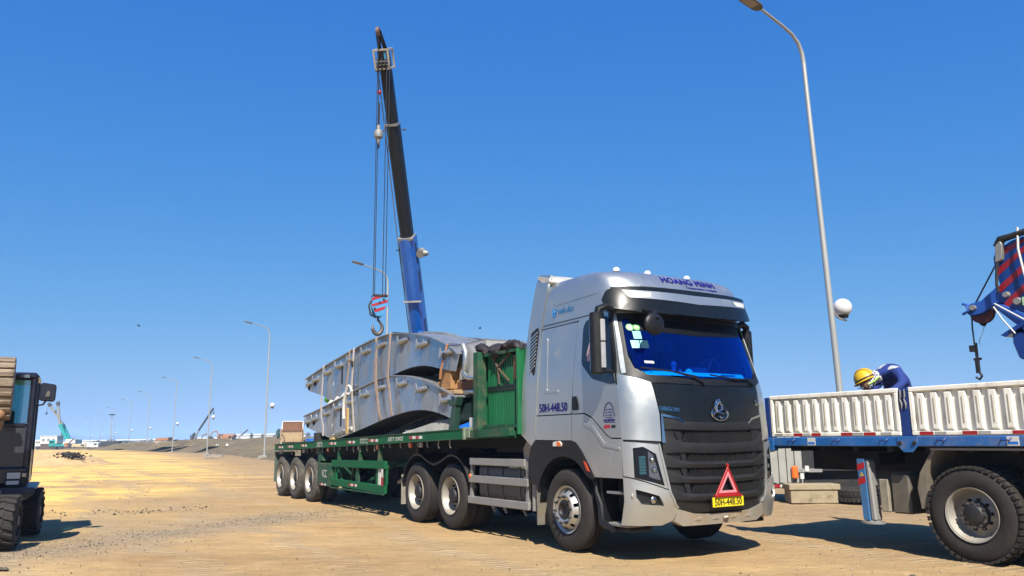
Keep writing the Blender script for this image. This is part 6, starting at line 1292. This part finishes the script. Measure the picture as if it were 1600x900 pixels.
t = thing('orange_roofed_cabin', 'white cabin with orange roof on the bank between two lamps', 'cabin', (-64.7,150,.9), 0); g = G(); FB(g,(-.4,0,0),(2.2,2,.9)); g.build('wall', whitem, t, 0); g = G(); g.prism([(-1.7,.8),(-1.3,1.35),(.9,1.5),(.9,1.0)], 'y', -1.1, 1.1); g.build('roof', orangem, t, 0); g = G(); FB(g,(1.3,0,.1),(1.0,1.8,.9)); g.build('engine', dgreym, t, 30, .1); g = G(); FB(g,(2.5,0,.3),(1.5,1.8,.45)); g.build('flat_bed', mat('far_cream',0), t, 0)
for lb, x, y, z, pts in (('dark lattice-boom crane raised steeply behind the third lamp', -67.4,170,.9,[(0,0,1),(.9,0,3.0),(3.75,0,7.6)]),('small dark crane boom on the bank left of the tall near lamp', -61.6,180,1.5,[(0,0,.6),(.8,0,1.4),(2.2,0,2.6)])):
    t = thing('far_crane', lb, 'crane', (x,y,z), 0); k = .7 if 'small' in lb else 1
    g = G(); FB(g,(0,0,0),(2.6*k,2*k,.9*k)); g.build('body', dgreym, t, 30, .1); g = G(); g.beam(pts[0], pts[1], .25*k, .3*k); g.build('boom_base', greym, t, 0); g = G(); g.beam(pts[1], pts[2], .30*k, .34*k); g.build('boom', dgreym, t, 0)
    if k == 1:
        g = G(); random.seed(5)
        for j in range(26): a = Vector((random.uniform(-.6,.5),random.uniform(-.4,.4),.8)); g.beam(a, a+Vector((random.uniform(-.5,.6),0,random.uniform(.5,1.5))), .07, .07)
        tag(g.build('lattice', dgreym, t, 0), kind='stuff'); g = G(); g.tube([pts[2], (pts[2][0]+.1,0,pts[2][2]-.9)], .03, 4); g.build('rope', dgreym, t); g = G(); FB(g,(pts[2][0]+.1,0,pts[2][2]-1.2),(.2,.2,.35)); g.build('hook', dgreym, t, 0)
# floodlight mast and thin masts
t = thing('floodlight_mast', 'tall thin floodlight mast with a dark ring of lamps on top', 'floodlight mast', (-165,330,0), 0); g = G(); g.tube([(0,0,0),(-.2,0,13)], [.28,.16], 8); g.build('mast', polem, t); g = G(); g.lathe([(.3,0),(1.1,-.1),(1.3,.15),(.4,.4)], c=(-.2,0,12.9), ax='z', n=16); g.build('lamp_ring', dgreym, t)
t = thing('radio_mast', 'very thin distant mast on the horizon left of the tall near lamp', 'mast', (-101.8,300,0), 0); g = G(); g.tube([(0,0,0),(0,0,8.5)], .09, 5); g.build('mast', polem, t)
t = thing('radio_mast', 'very thin distant mast just right of the third lamp', 'mast', (-72.6,190,0), 0); g = G(); g.tube([(0,0,0),(0,0,7.0)], .05, 5); g.build('mast', polem, t)
# small trees
leafm = mat('tree_leaf', (.045,.075,.035), .8, 0, .4, 2); barkm = mat('tree_bark', (.10,.08,.06), .9)
def tree(lb, x, y, z, h, w, seed):
    random.seed(seed); t = thing('small_tree', lb, 'tree', (x,y,z), 0, 'small trees on the far bank'); g = G(); g.tube([(0,0,0),(.05,0,h*.5),(.0,.05,h*.85)], [.1,.07,.02], 6)
    for k in range(5): a = random.uniform(0,6.28); g.tube([(0,0,h*(.4+.08*k)),(w*.35*cos(a),w*.35*sin(a),h*(.55+.08*k))], [.04,.015], 5)
    g.build('trunk', barkm, t); g = G()
    for k in range(420):
        a = random.uniform(0,6.28); zz = random.random(); r = w*.5*sin(pi*min(1,zz*.9+.12))**.8*random.random()**.4*(.7+.5*noise.noise(Vector((a*1.3,zz*4,seed)))); c = Vector((r*cos(a), r*sin(a), h*(.35+.65*zz))); s = .10*h/3
        u = Vector((random.gauss(0,1),random.gauss(0,1),random.gauss(0,1))).normalized(); v = u.orthogonal().normalized(); g.add([c+u*s, c+v*s*.6, c-u*s, c-v*s*.6], [(0,1,2,3)])
    g.build('crown', leafm, t, 0); return t
tree('slender dark tree just left of the dump truck', -35.0,120,1.3,2.0,.8,3)
tree('small round tree on the horizon right of the small dark crane', -59.2,190,1.3,2.0,1.1,4)
tree('small tree beside the cream hut on the horizon', -61.8,190,1.3,2.2,1.2,5)
tree('low dark tree behind the lattice crane', -68.2,172,.9,2.6,1.8,6)
for i, (x, w) in enumerate([(-216,22),(-196,30),(-168,22),(-150,26),(-128,20)]):
    random.seed(40+i); t = thing('tree_clump', ['distant tree clump behind the teal cranes','distant tree clump behind the long white sheds','distant tree clump right of the floodlight mast','distant tree clump behind the orange-roofed cabin','distant tree clump behind the bank at the third lamp'][i], 'trees', (x,430,0), 0)
    g = G(); g.tube([(0,0,0),(0,0,2.5)], [.3,.1], 6); g.tube([(w*.3,0,0),(w*.3,0,2.5)], [.3,.1], 6); g.build('trunk', barkm, t); g = G()
    for k in range(700):
        xx = random.uniform(-w/2,w/2); hh = 2.6+1.5*noise.noise(Vector((xx*.25,i,0)))+.6*noise.noise(Vector((xx*.9,i,3))); c = Vector((xx, random.uniform(-2,2), random.uniform(.3,hh))); u = Vector((random.gauss(0,1),random.gauss(0,1),random.gauss(0,1))).normalized(); v = u.orthogonal().normalized(); s = random.uniform(.25,.5); g.add([c+u*s, c+v*s*.7, c-u*s, c-v*s*.7], [(0,1,2,3)])
    g.build('crown', leafm, t, 0)
# dump truck beyond the trailer tail
dt = thing('dump_truck', 'cream dump truck with a rusty brown tipping body, parked beyond the tail of the trailer', 'truck', (-22.0,80,.1), radians(105))
crm = mat('dump_cream', (.50,.36,.20), .7, 0, .2, 2, '#6d4a2c', .4, 1.5); drust = mat('dump_rust', (.22,.10,.05), .85, 0, .3, 2, '#7a5030', .4, 2)
def DB(name, x0, x1, y0, y1, z0, z1, m, parent=dt): g = G(); g.box(x0,x1,y0,y1,z0,z1); return g.build(name, m, parent, 0)
DB('tailgate', -.05,0,-1.0,1.0,1.25,2.35, crm)
for k in range(8): y = -.96+.26*k; DB('tailgate_rib', -.15,-.05,y,y+.09,1.3,2.3, crm)
DB('tailgate_bar', -.17,-.05,-1.02,1.02,2.32,2.46, drust); DB('body_side', 0,5.0,-1.03,-.98,1.25,2.5, drust); DB('body_side', 0,5.0,.98,1.03,1.25,2.5, drust); DB('headboard', 5.0,5.1,-1.03,1.03,1.25,3.35, drust)
DB('headboard_frame', 4.94,5.12,-1.1,-1.0,1.25,3.42, white); DB('headboard_frame', 4.94,5.12,1.0,1.1,1.25,3.42, white); DB('headboard_frame', 4.94,5.12,-1.1,1.1,3.35,3.44, white)
g = G(); g.rings([[(x, y, 2.28+.12*sin(pi*x/5.2)*(1-abs(y)/1.1)+.05*sin(x*5+y*4)) for x in [.1+.3*i for i in range(17)]] for y in [-.95+.19*j for j in range(11)]], loop=False, cap=False); g.build('soil_load', mat('load_soil', (.55,.48,.36), .9, 0, .3, 2), dt, 60)
for k in range(6): DB('side_post', .3+.85*k,.42+.85*k,-1.12,-1.03,1.25,2.5, crm); DB('side_post', .3+.85*k,.42+.85*k,1.03,1.12,1.25,2.5, crm)
DB('chassis', 0,7,-.5,.5,.8,1.2, dark_metal)
g = G(); g.prism([(5.4,.9),(5.4,2.9),(6.9,2.9),(7.2,2.1),(7.2,.9)], 'y', -1.15, 1.15); g.build('cab', white, dt, 30, .06)
g = G(); g.prism([(5.7,1.9),(5.7,2.6),(6.7,2.6),(6.9,1.9)], 'y', 1.14, 1.17); g.build('window', glassd, dt, 0)
g = G(); g.tube([(6.9,1.15,2.6),(7.0,1.5,2.6),(7.0,1.55,1.6)], .04, 6); g.build('mirror_arm', blackp, dt); DB('mirror', 6.95,7.03,1.45,1.7,1.9,2.5, mat('mirror_green', (.03,.12,.08), .4))
small_wheels(dt, (.9,2.3,6.3), 1.1, .5)
# hard-edged slab, pale barrels
g = G(); g.box(-.8,.8,-.6,.6,0,.08); g.box(-.7,-.5,-.6,.6,.08,.13); o = g.build('concrete_slab', concrete, None, 30, .01); o.location = (-27.1,73,.15); o.rotation_euler = (.05,0,.2); tag(o, 'flat pale slab lying at the foot of the brown bank', 'slab')
for i, dx_ in enumerate((0,.9)): g = G(); g.cyl((0,0,0),(0,0,.4),.16,.16,14); o = g.build('barrel', whitem, None, 40); o.location = (-38.2+dx_,104+i,1.0); o.rotation_euler = (1.4,0,.4); tag(o, ['white barrel lying on the bank, the left of two','white barrel lying on the bank, the right of two'][i], 'barrel', 'barrels on the bank')
for i, (x, y, z) in enumerate([(-28.54,60,10.23),(-2.48,60,9.74)]):
    t = thing('bird', ['tiny dark bird high above the sand heap','tiny dark bird in the sky above the headboard box'][i], 'bird', (x,y,z), .4*i); g = G(); g._ball((0,0,0), .07, 8, 6, (1.8,.7,.7)); g.build('body', dgreym, t)
    for s in (-1, 1): g = G(); g.prism([(-.06,0),(.06,0),(.02,.16),(-.05,.24)], 'z', 0, .012); g.xf(Matrix.Rotation(s*.4, 4, 'X') @ Matrix.Scale(s, 4, (0,1,0))); g.build('wing', dgreym, t, 0)
# hills far away
def hills(name, D_, x0, x1, hmax, seed, m):
    g = G(); R = []
    for i in range(90):
        x = x0+(x1-x0)*i/89; t = i/89; h = hmax*(max(0,sin(pi*t))**.8)*(.65+.5*noise.noise(Vector((t*5,seed,0)))+.15*noise.noise(Vector((t*19,seed,0)))); R.append([(x,D_-300,-5),(x,D_-100,max(0,h*.6)),(x,D_,max(0,h)),(x,D_+400,-5)])
    g.rings(R, loop=False, cap=False); return tag(g.build(name, m, None, 60), kind='structure')
hills('distant_hill', 3400, -2050, -1500, 50, 2, mat('hill_green', (.07,.09,.06), .95)); hills('distant_ridge', 3600, -2300, -1250, 24, 7, mat('hill_green', 0))
# ------------------------------------------------------------------ ground, bank, sand heap, stones
def ground_mat():
    m = bpy.data.materials.new('construction_ground'); m.use_nodes = True; nt = m.node_tree; N = nt.nodes; L = nt.links; b = N['Principled BSDF']; b.inputs['Roughness'].default_value = .95; b.inputs['Specular IOR Level'].default_value = .15
    tc = N.new('ShaderNodeTexCoord'); P = tc.outputs['Object']
    def nz(scale, det=6, rough=.6, st=(1,1,1), rot=0, dist=0):
        mp = N.new('ShaderNodeMapping'); mp.inputs['Scale'].default_value = st; mp.inputs['Rotation'].default_value = (0,0,rot); L.new(P, mp.inputs[0])
        n = N.new('ShaderNodeTexNoise'); n.inputs['Scale'].default_value = scale; n.inputs['Detail'].default_value = det; n.inputs['Roughness'].default_value = rough; n.inputs['Distortion'].default_value = dist; L.new(mp.outputs[0], n.inputs[0]); return n.outputs[0]
    def mr(v, a, b_, c=0., d=1.):
        r = N.new('ShaderNodeMapRange'); r.inputs[1].default_value = a; r.inputs[2].default_value = b_; r.inputs[3].default_value = c; r.inputs[4].default_value = d; L.new(v, r.inputs[0]); return r.outputs[0]
    def mth(op, a, b_=None):
        k = N.new('ShaderNodeMath'); k.operation = op
        for i, v in enumerate((a, b_)):
            if v is None: continue
            if isinstance(v, (int, float)): k.inputs[i].default_value = v
            else: L.new(v, k.inputs[i])
        return k.outputs[0]
    def mixc(f, a, b_):
        k = N.new('ShaderNodeMix'); k.data_type = 'RGBA'; 
        if isinstance(f, float): k.inputs[0].default_value = f
        else: L.new(f, k.inputs[0])
        for i, v in ((6, a), (7, b_)):
            if isinstance(v, tuple): k.inputs[i].default_value = (*v, 1)
            else: L.new(v, k.inputs[i])
        return k.outputs[2]
    sp_ = N.new('ShaderNodeSeparateXYZ'); L.new(P, sp_.inputs[0]); X, Y = sp_.outputs[0], sp_.outputs[1]
    big = nz(.16, 5); mid = nz(.55, 8, .65, (.35,1,1), .25); streak = nz(.5, 8, .66, (.30,1.3,1), -.10, .5); mott = nz(2.6, 8, .7, (.8,1.2,1), .5); fine = nz(14, 6, .7); fine2 = nz(55, 4, .7)
    base = mixc(mr(mid, .40, .60), (.37,.235,.105), (.56,.37,.17))
    base = mixc(mr(big, .42, .62), base, (.43,.305,.155))
    # sand spread on the left
    e1 = mth('MULTIPLY', mth('ADD', X, mth('ADD', mth('MULTIPLY', Y, .26), 2.2)), -.22)
    e1 = mth('ADD', e1, mr(mid, 0, 1, -1.1, 1.1)); e1 = mth('ADD', e1, mr(streak, 0, 1, -.8, .8))
    s1 = mr(e1, -.1, 1.0)
    tt = mth('ADD', mth('MULTIPLY', X, .891), mth('ADD', mth('MULTIPLY', Y, .454), -10.7))
    s2 = mr(mth('ADD', tt, mr(mid, 0, 1, -6, 6)), -7, -2, 1, 0)
    s3 = mr(mth('ADD', Y, mr(mid, 0, 1, -5, 5)), 15.5, 20)
    sand = mth('MULTIPLY', mth('MULTIPLY', s1, s2), s3)
    patchn = nz(.22, 9, .62, (.55,1.25,1), -.15, .8); sandc = mixc(mr(patchn, .40, .56), (.50,.33,.15), (1.0,.64,.17)); sandc = mixc(mr(streak, .52, .66, 0, .5), sandc, (.48,.33,.18))
    col = mixc(sand, base, sandc)
    # grey trampled track strip past the excavator
    k1 = mth('ABSOLUTE', mth('ADD', X, mth('ADD', mth('MULTIPLY', Y, -.45), 11.6))); track = mth('MULTIPLY', mr(mth('ADD', k1, mr(mid, 0, 1, -1.5, 1.5)), .2, 1.8, .75, 0), mth('MULTIPLY', mr(X, -2.5, -4.5), mr(Y, 18, 16)))
    col = mixc(track, col, mixc(mr(fine, .4, .6), (.20,.165,.12), (.36,.30,.22)))
    # near-left corner: a little sand again
    n1 = mth('MULTIPLY', mr(Y, 10.8, 9.5), mr(mth('ADD', X, mr(mid, 0, 1, -1.2, 1.2)), -4.5, -5.6)); col = mixc(mth('MULTIPLY', n1, .7), col, (.66,.46,.22))
    # paler compacted ground on the right
    pale = mth('MULTIPLY', mr(X, 3, 6), mr(streak, .35, .6)); col = mixc(mth('MULTIPLY', pale, .6), col, (.60,.44,.225))
    strip = mr(tt, -5, 2); col = mixc(mth('MULTIPLY', strip, .7), col, (.30,.21,.12))
    # wheel tracks running down the yard
    perp = mth('ADD', mth('MULTIPLY', X, .857), mth('ADD', mth('MULTIPLY', Y, .515), mr(big, 0, 1, -2.2, 2.2)))
    tr_ = None
    for c_, w_ in ((3.2,.20),(5.1,.20),(-.4,.24),(1.6,.24),(8.9,.2)):
        q = mr(mth('ABSOLUTE', mth('ADD', perp, -c_)), w_*.7, w_*1.5, 1, 0); tr_ = q if tr_ is None else mth('MAXIMUM', tr_, q)
    along = mth('ADD', mth('MULTIPLY', X, -.515), mth('MULTIPLY', Y, .857)); chev = mth('SINE', mth('ADD', mth('MULTIPLY', along, 42), mth('MULTIPLY', perp, 9)))
    tr_ = mth('MULTIPLY', tr_, mr(mid, .35, .55)); col = mixc(mth('MULTIPLY', tr_, .6), col, mixc(mr(chev, -.4, .6), (.27,.20,.125), (.55,.43,.27)))
    col = mixc(mr(mott, .50, .66, 0, .45), col, (.30,.215,.12)); col = mixc(mr(mott, .46, .34, 0, .35), col, (.66,.49,.28))
    # speckle of grit
    dark = mr(fine2, .56, .66); col = mixc(mth('MULTIPLY', dark, .5), col, (.17,.13,.09))
    lt = mr(fine, .56, .70); col = mixc(mth('MULTIPLY', lt, .35), col, (.66,.52,.33))
    sc_ = N.new('ShaderNodeVectorMath'); sc_.operation = 'SCALE'; sc_.inputs['Scale'].default_value = .76; L.new(col, sc_.inputs[0]); L.new(sc_.outputs[0], b.inputs['Base Color'])
    bp = N.new('ShaderNodeBump'); bp.inputs['Strength'].default_value = .8; bp.inputs['Distance'].default_value = .03
    h = mth('ADD', mth('MULTIPLY', mth('MULTIPLY', tr_, chev), .25), mth('MULTIPLY', fine, .9)); h = mth('ADD', h, mth('ADD', mth('MULTIPLY', fine2, .25), mth('MULTIPLY', nz(4, 6, .6, (.5,1.4,1)), 1.6))); L.new(h, bp.inputs['Height']); L.new(bp.outputs[0], b.inputs['Normal'])
    return m
gmat = ground_mat()
def lines(lo, hi, core, step, grow):
    a = [core[0]+step*i for i in range(int((core[1]-core[0])/step)+1)]; s = step; v = a[-1]
    while v < hi: s *= grow; v += s; a.append(v)
    s = step; v = a[0]; b = []
    while v > lo: s *= grow; v -= s; b.append(v)
    return b[::-1]+a
gx = lines(-6000, 6000, (-14, 13), .16, 1.09); gy = lines(-300, 9000, (7.5, 30), .16, 1.07)
nv = noise.noise; verts = []
for y in gy:
    for x in gx:
        h = 0
        if 0 < y < 150 and abs(x) < 90:
            f = min(1, max(0, (y-3)/6))
            h = .020*nv(Vector((x*.5,y*.9,0)))+.014*nv(Vector((x*1.6,y*3.0,4)))*f+.010*nv(Vector((x*5,y*6,8)))*f
            e = x+2.2+.26*y
            if e < 0 and y > 18: h += min(1,-e/4)*(.05*nv(Vector((x*.3,y*.55,2)))+.03*nv(Vector((x*1.1,y*1.9,5))))*min(1,(y-18)/10)
        verts.append((x, y, min(h, .03)-.012))
nx = len(gx); faces = [(j*nx+i, j*nx+i+1, (j+1)*nx+i+1, (j+1)*nx+i) for j in range(len(gy)-1) for i in range(nx-1)]
me = bpy.data.meshes.new('ground'); me.from_pydata(verts, [], faces); me.shade_smooth(); me.materials.append(gmat); go = bpy.data.objects.new('ground', me); COL.objects.link(go); tag(go, kind='structure')
# brown earth bank
bm_ = mat('bank_earth', (.17,.125,.055), .95, 0, .35, .35, (.32,.245,.12), .5, .8, bump=.8, bscale=3)
toe = [(6,12),(-17,57),(-44,110),(-94,181),(-175,275),(-300,400)]
TOE = smooth_line(toe[1:], 22); TOE = [(-17+ (k-14)*-.45*-1*1.0, 57-(14-k)*-.0-(14-k)*.9) for k in range(0)]+TOE
pre = [(-17+12*(1-k/14), 57-24*(1-k/14)) for k in range(14)]; TOE = pre+TOE
R = []
for i, (x, y) in enumerate(TOE):
    a = Vector(TOE[max(i-1,0)]); b = Vector(TOE[min(i+1,len(TOE)-1)]); d = (b-a).normalized(); n = Vector((d.y,-d.x)); 
    if n.x < 0: n = -n
    row = []; far = lerp(y, [33,50,75,150,250,400], [0,.55,1,.85,.6,.35])
    for t in [-1.0,0,.5,1,1.6,2.3,3,4,5,6,7,8.2,9.5,11,12.5,14,16,18,20,23,26,30,35,42,50,60,75,95,120]:
        px_, py_ = x+n.x*t, y+n.y*t
        p = Vector((px_*.09,py_*.09,0)); hh = (2.1*sst(.3,7.5,t)*(.85+.5*nv(p))+.8*sst(9,30,t)*(.5+.9*nv(p*1.7+Vector((4,2,0)))))*far
        hh += (.16*nv(Vector((px_*.55,py_*.35,1)))+.07*nv(Vector((px_*1.7,py_*1.2,2)))+.03*nv(Vector((px_*4,py_*4,2))))*sst(-.5,3,t)*far
        if t > 90: hh *= (120-t)/30
        row.append((px_, py_, hh-.05 if t > -1 else -.12))
    R.append(row)
g = G(); g.rings(R, loop=False, cap=False); tag(g.build('earth_bank', bm_, None, 60), kind='structure')
# second, darker ridge of spoil on the bank
random.seed(21)
for i, (x, y, w, h) in enumerate([(-62,142,14,1.1),(-50,135,20,1.0),(-37,118,16,.8),(-100,200,20,1.0),(-80,170,16,.9)]):
    g = G(); R = []
    for a in range(25):
        t = a/24; row = []
        for b_ in range(11):
            s = b_/10; hh = h*(sin(pi*t)**.7)*sin(pi*s)*(.7+.6*nv(Vector((t*4,s*2,i)))+.3*nv(Vector((t*14,s*7,i)))); row.append((x+w*(t-.5)*1.0, y+8*(s-.5)+w*(t-.5)*.3, max(0,hh)-.15))
        R.append(row)
    g.rings(R, loop=False, cap=False); o = g.build('spoil_ridge', bm_, None, 60); o.location.z = [.9,1.0,1.0,.2,.4][i]; tag(o, kind='structure')
# sand heap with a dark crust of soil
sm = mat('heap_sand', (.62,.42,.20), .95, 0, .2, 1.2, (.40,.27,.15), .4, 2.5, bump=.5, bscale=8)
R = []
for a in range(40):
    for_ = []; 
    for b_ in range(30):
        u, v = a/39*2-1, b_/29*2-1; r = sqrt(u*u+v*v); hh = 1.0*max(0,1-r**1.15)*(1+.35*nv(Vector((u*3,v*3,1))))+.07*nv(Vector((u*9,v*9,3)))*(1 if r < .95 else 0); for_.append((u*2.9+.5*v, v*3.4, max(hh,-.05)-.03))
    R.append(for_)
g = G(); g.rings(R, loop=False, cap=False); hp_ = g.build('sand_heap', sm, None, 60); hp_.location = (-32.3,58,0); tag(hp_, 'low heap of orange sand on the left of the yard', 'sand heap')
random.seed(9)
dk = mat('dark_soil', (.055,.045,.035), .95, 0, .3, 3, bump=.5, bscale=10)
def clods(name, pts, m, parent=None, label=None, cat=None, kind=None):
    g = G()
    for x, y, z, r in pts:
        i0 = len(g.v); q = [Vector((random.uniform(.7,1.2)*sx*r, random.uniform(.7,1.2)*sy*r, random.uniform(.5,.9)*sz*r)) for sx, sy, sz in ((1,0,0),(0,1,0),(-1,0,0),(0,-1,0),(0,0,1),(0,0,-1))]
        a = random.uniform(0,6.28); M = Matrix.Translation((x,y,z)) @ Matrix.Rotation(a, 4, 'Z'); g.add([M @ v for v in q], [(0,1,4),(1,2,4),(2,3,4),(3,0,4),(1,0,5),(2,1,5),(3,2,5),(0,3,5)])
    o = g.build(name, m, parent, 0)
    if label: tag(o, label, cat)
    return tag(o, kind=kind) if kind else o
clods('soil_crust', [(-31.8+random.gauss(0,.50)+.5, 57.0+random.gauss(0,.4), .74+random.gauss(0,.06)-.12*abs(k % 3), random.uniform(.05,.15)) for k in range(170)], dk, None, 'patch of dark clods lying on top of the orange sand heap', 'soil')
# scattered grit, pebbles and clods
P1_ = []; P2_ = []; P3_ = []
for k in range(4200):
    y = 7+random.random()**1.6*26; x = random.uniform(-.75,.75)*y*.95; r = random.choice([.004,.005,.007,.009]) if random.random() < .97 else random.uniform(.012,.02)
    P1_.append((x,y,.0,r))
for k in range(1500):
    t = random.random(); y = 9.2+t*8; x = -11.6+.45*y+.0+random.gauss(0,.55) ; x = x if x < -2.5 else -2.5-random.random(); P2_.append((x,y,.0,min(.016,abs(random.gauss(.002,.005)))+.003))
for k in range(150):
    x = random.uniform(-11.5,-6.8); y = 17.2+.25*(x+9)+random.gauss(0,.55); P2_.append((x,y,.01,min(.04,abs(random.gauss(.008,.012)))+.005))
for k in range(350): x = random.gauss(-5.6,1.4); y = random.gauss(14.5,1.2); P3_.append((x,y,.0,random.uniform(.005,.013)))
for k in range(120): x = random.gauss(4.5,3); y = random.gauss(9.2,1.0); P3_.append((x,y,.0,random.uniform(.006,.016)))
for k in range(700): x = random.uniform(-45,-8); y = random.uniform(18,62); P1_.append((x,y,.0,random.uniform(.012,.028)))
clods('pebbles', P1_, mat('pebble_brown', (.22,.17,.12), .9, 0, .4, 3), None, None, None, 'stuff')
clods('dark_grit', P2_, mat('grit_dark', (.12,.10,.075), .95, 0, .4, 3), None, None, None, 'stuff')
clods('pale_stones', P3_, mat('stone_pale', (.5,.44,.34), .9, 0, .2, 3), None, None, None, 'stuff')
for i, (x, y, r, lb) in enumerate([(-9.6,15.9,.17,'dark clod of earth right of the excavator tyres'),(-5.95,9.62,.05,'lone brown clod in the near left corner of the yard'),(4.05,8.5,.035,'small dark stone in front of the shadow of the blue lorry')]):
    random.seed(i+70); c_ = clods('earth_clod', [(random.gauss(0,r*.5),random.gauss(0,r*.4),r*.3,r*random.uniform(.4,.8)) for k in range(12)], mat('grit_dark', 0), None, lb, 'clod'); c_.location = (x,y,0)
# haze over the whole site
hz = bpy.data.materials.new('haze'); hz.use_nodes = True; nt = hz.node_tree; nt.nodes.clear(); o_ = nt.nodes.new('ShaderNodeOutputMaterial'); pv = nt.nodes.new('ShaderNodeVolumePrincipled'); pv.inputs['Color'].default_value = (.38,.60,.95,1); pv.inputs['Density'].default_value = .00045; pv.inputs['Anisotropy'].default_value = -.25; nt.links.new(pv.outputs[0], o_.inputs['Volume'])
g = G(); g.box(-2600,2600,-60,4200,-1.2,60); hzo = g.build('haze', hz, None, 0); tag(hzo, kind='stuff')
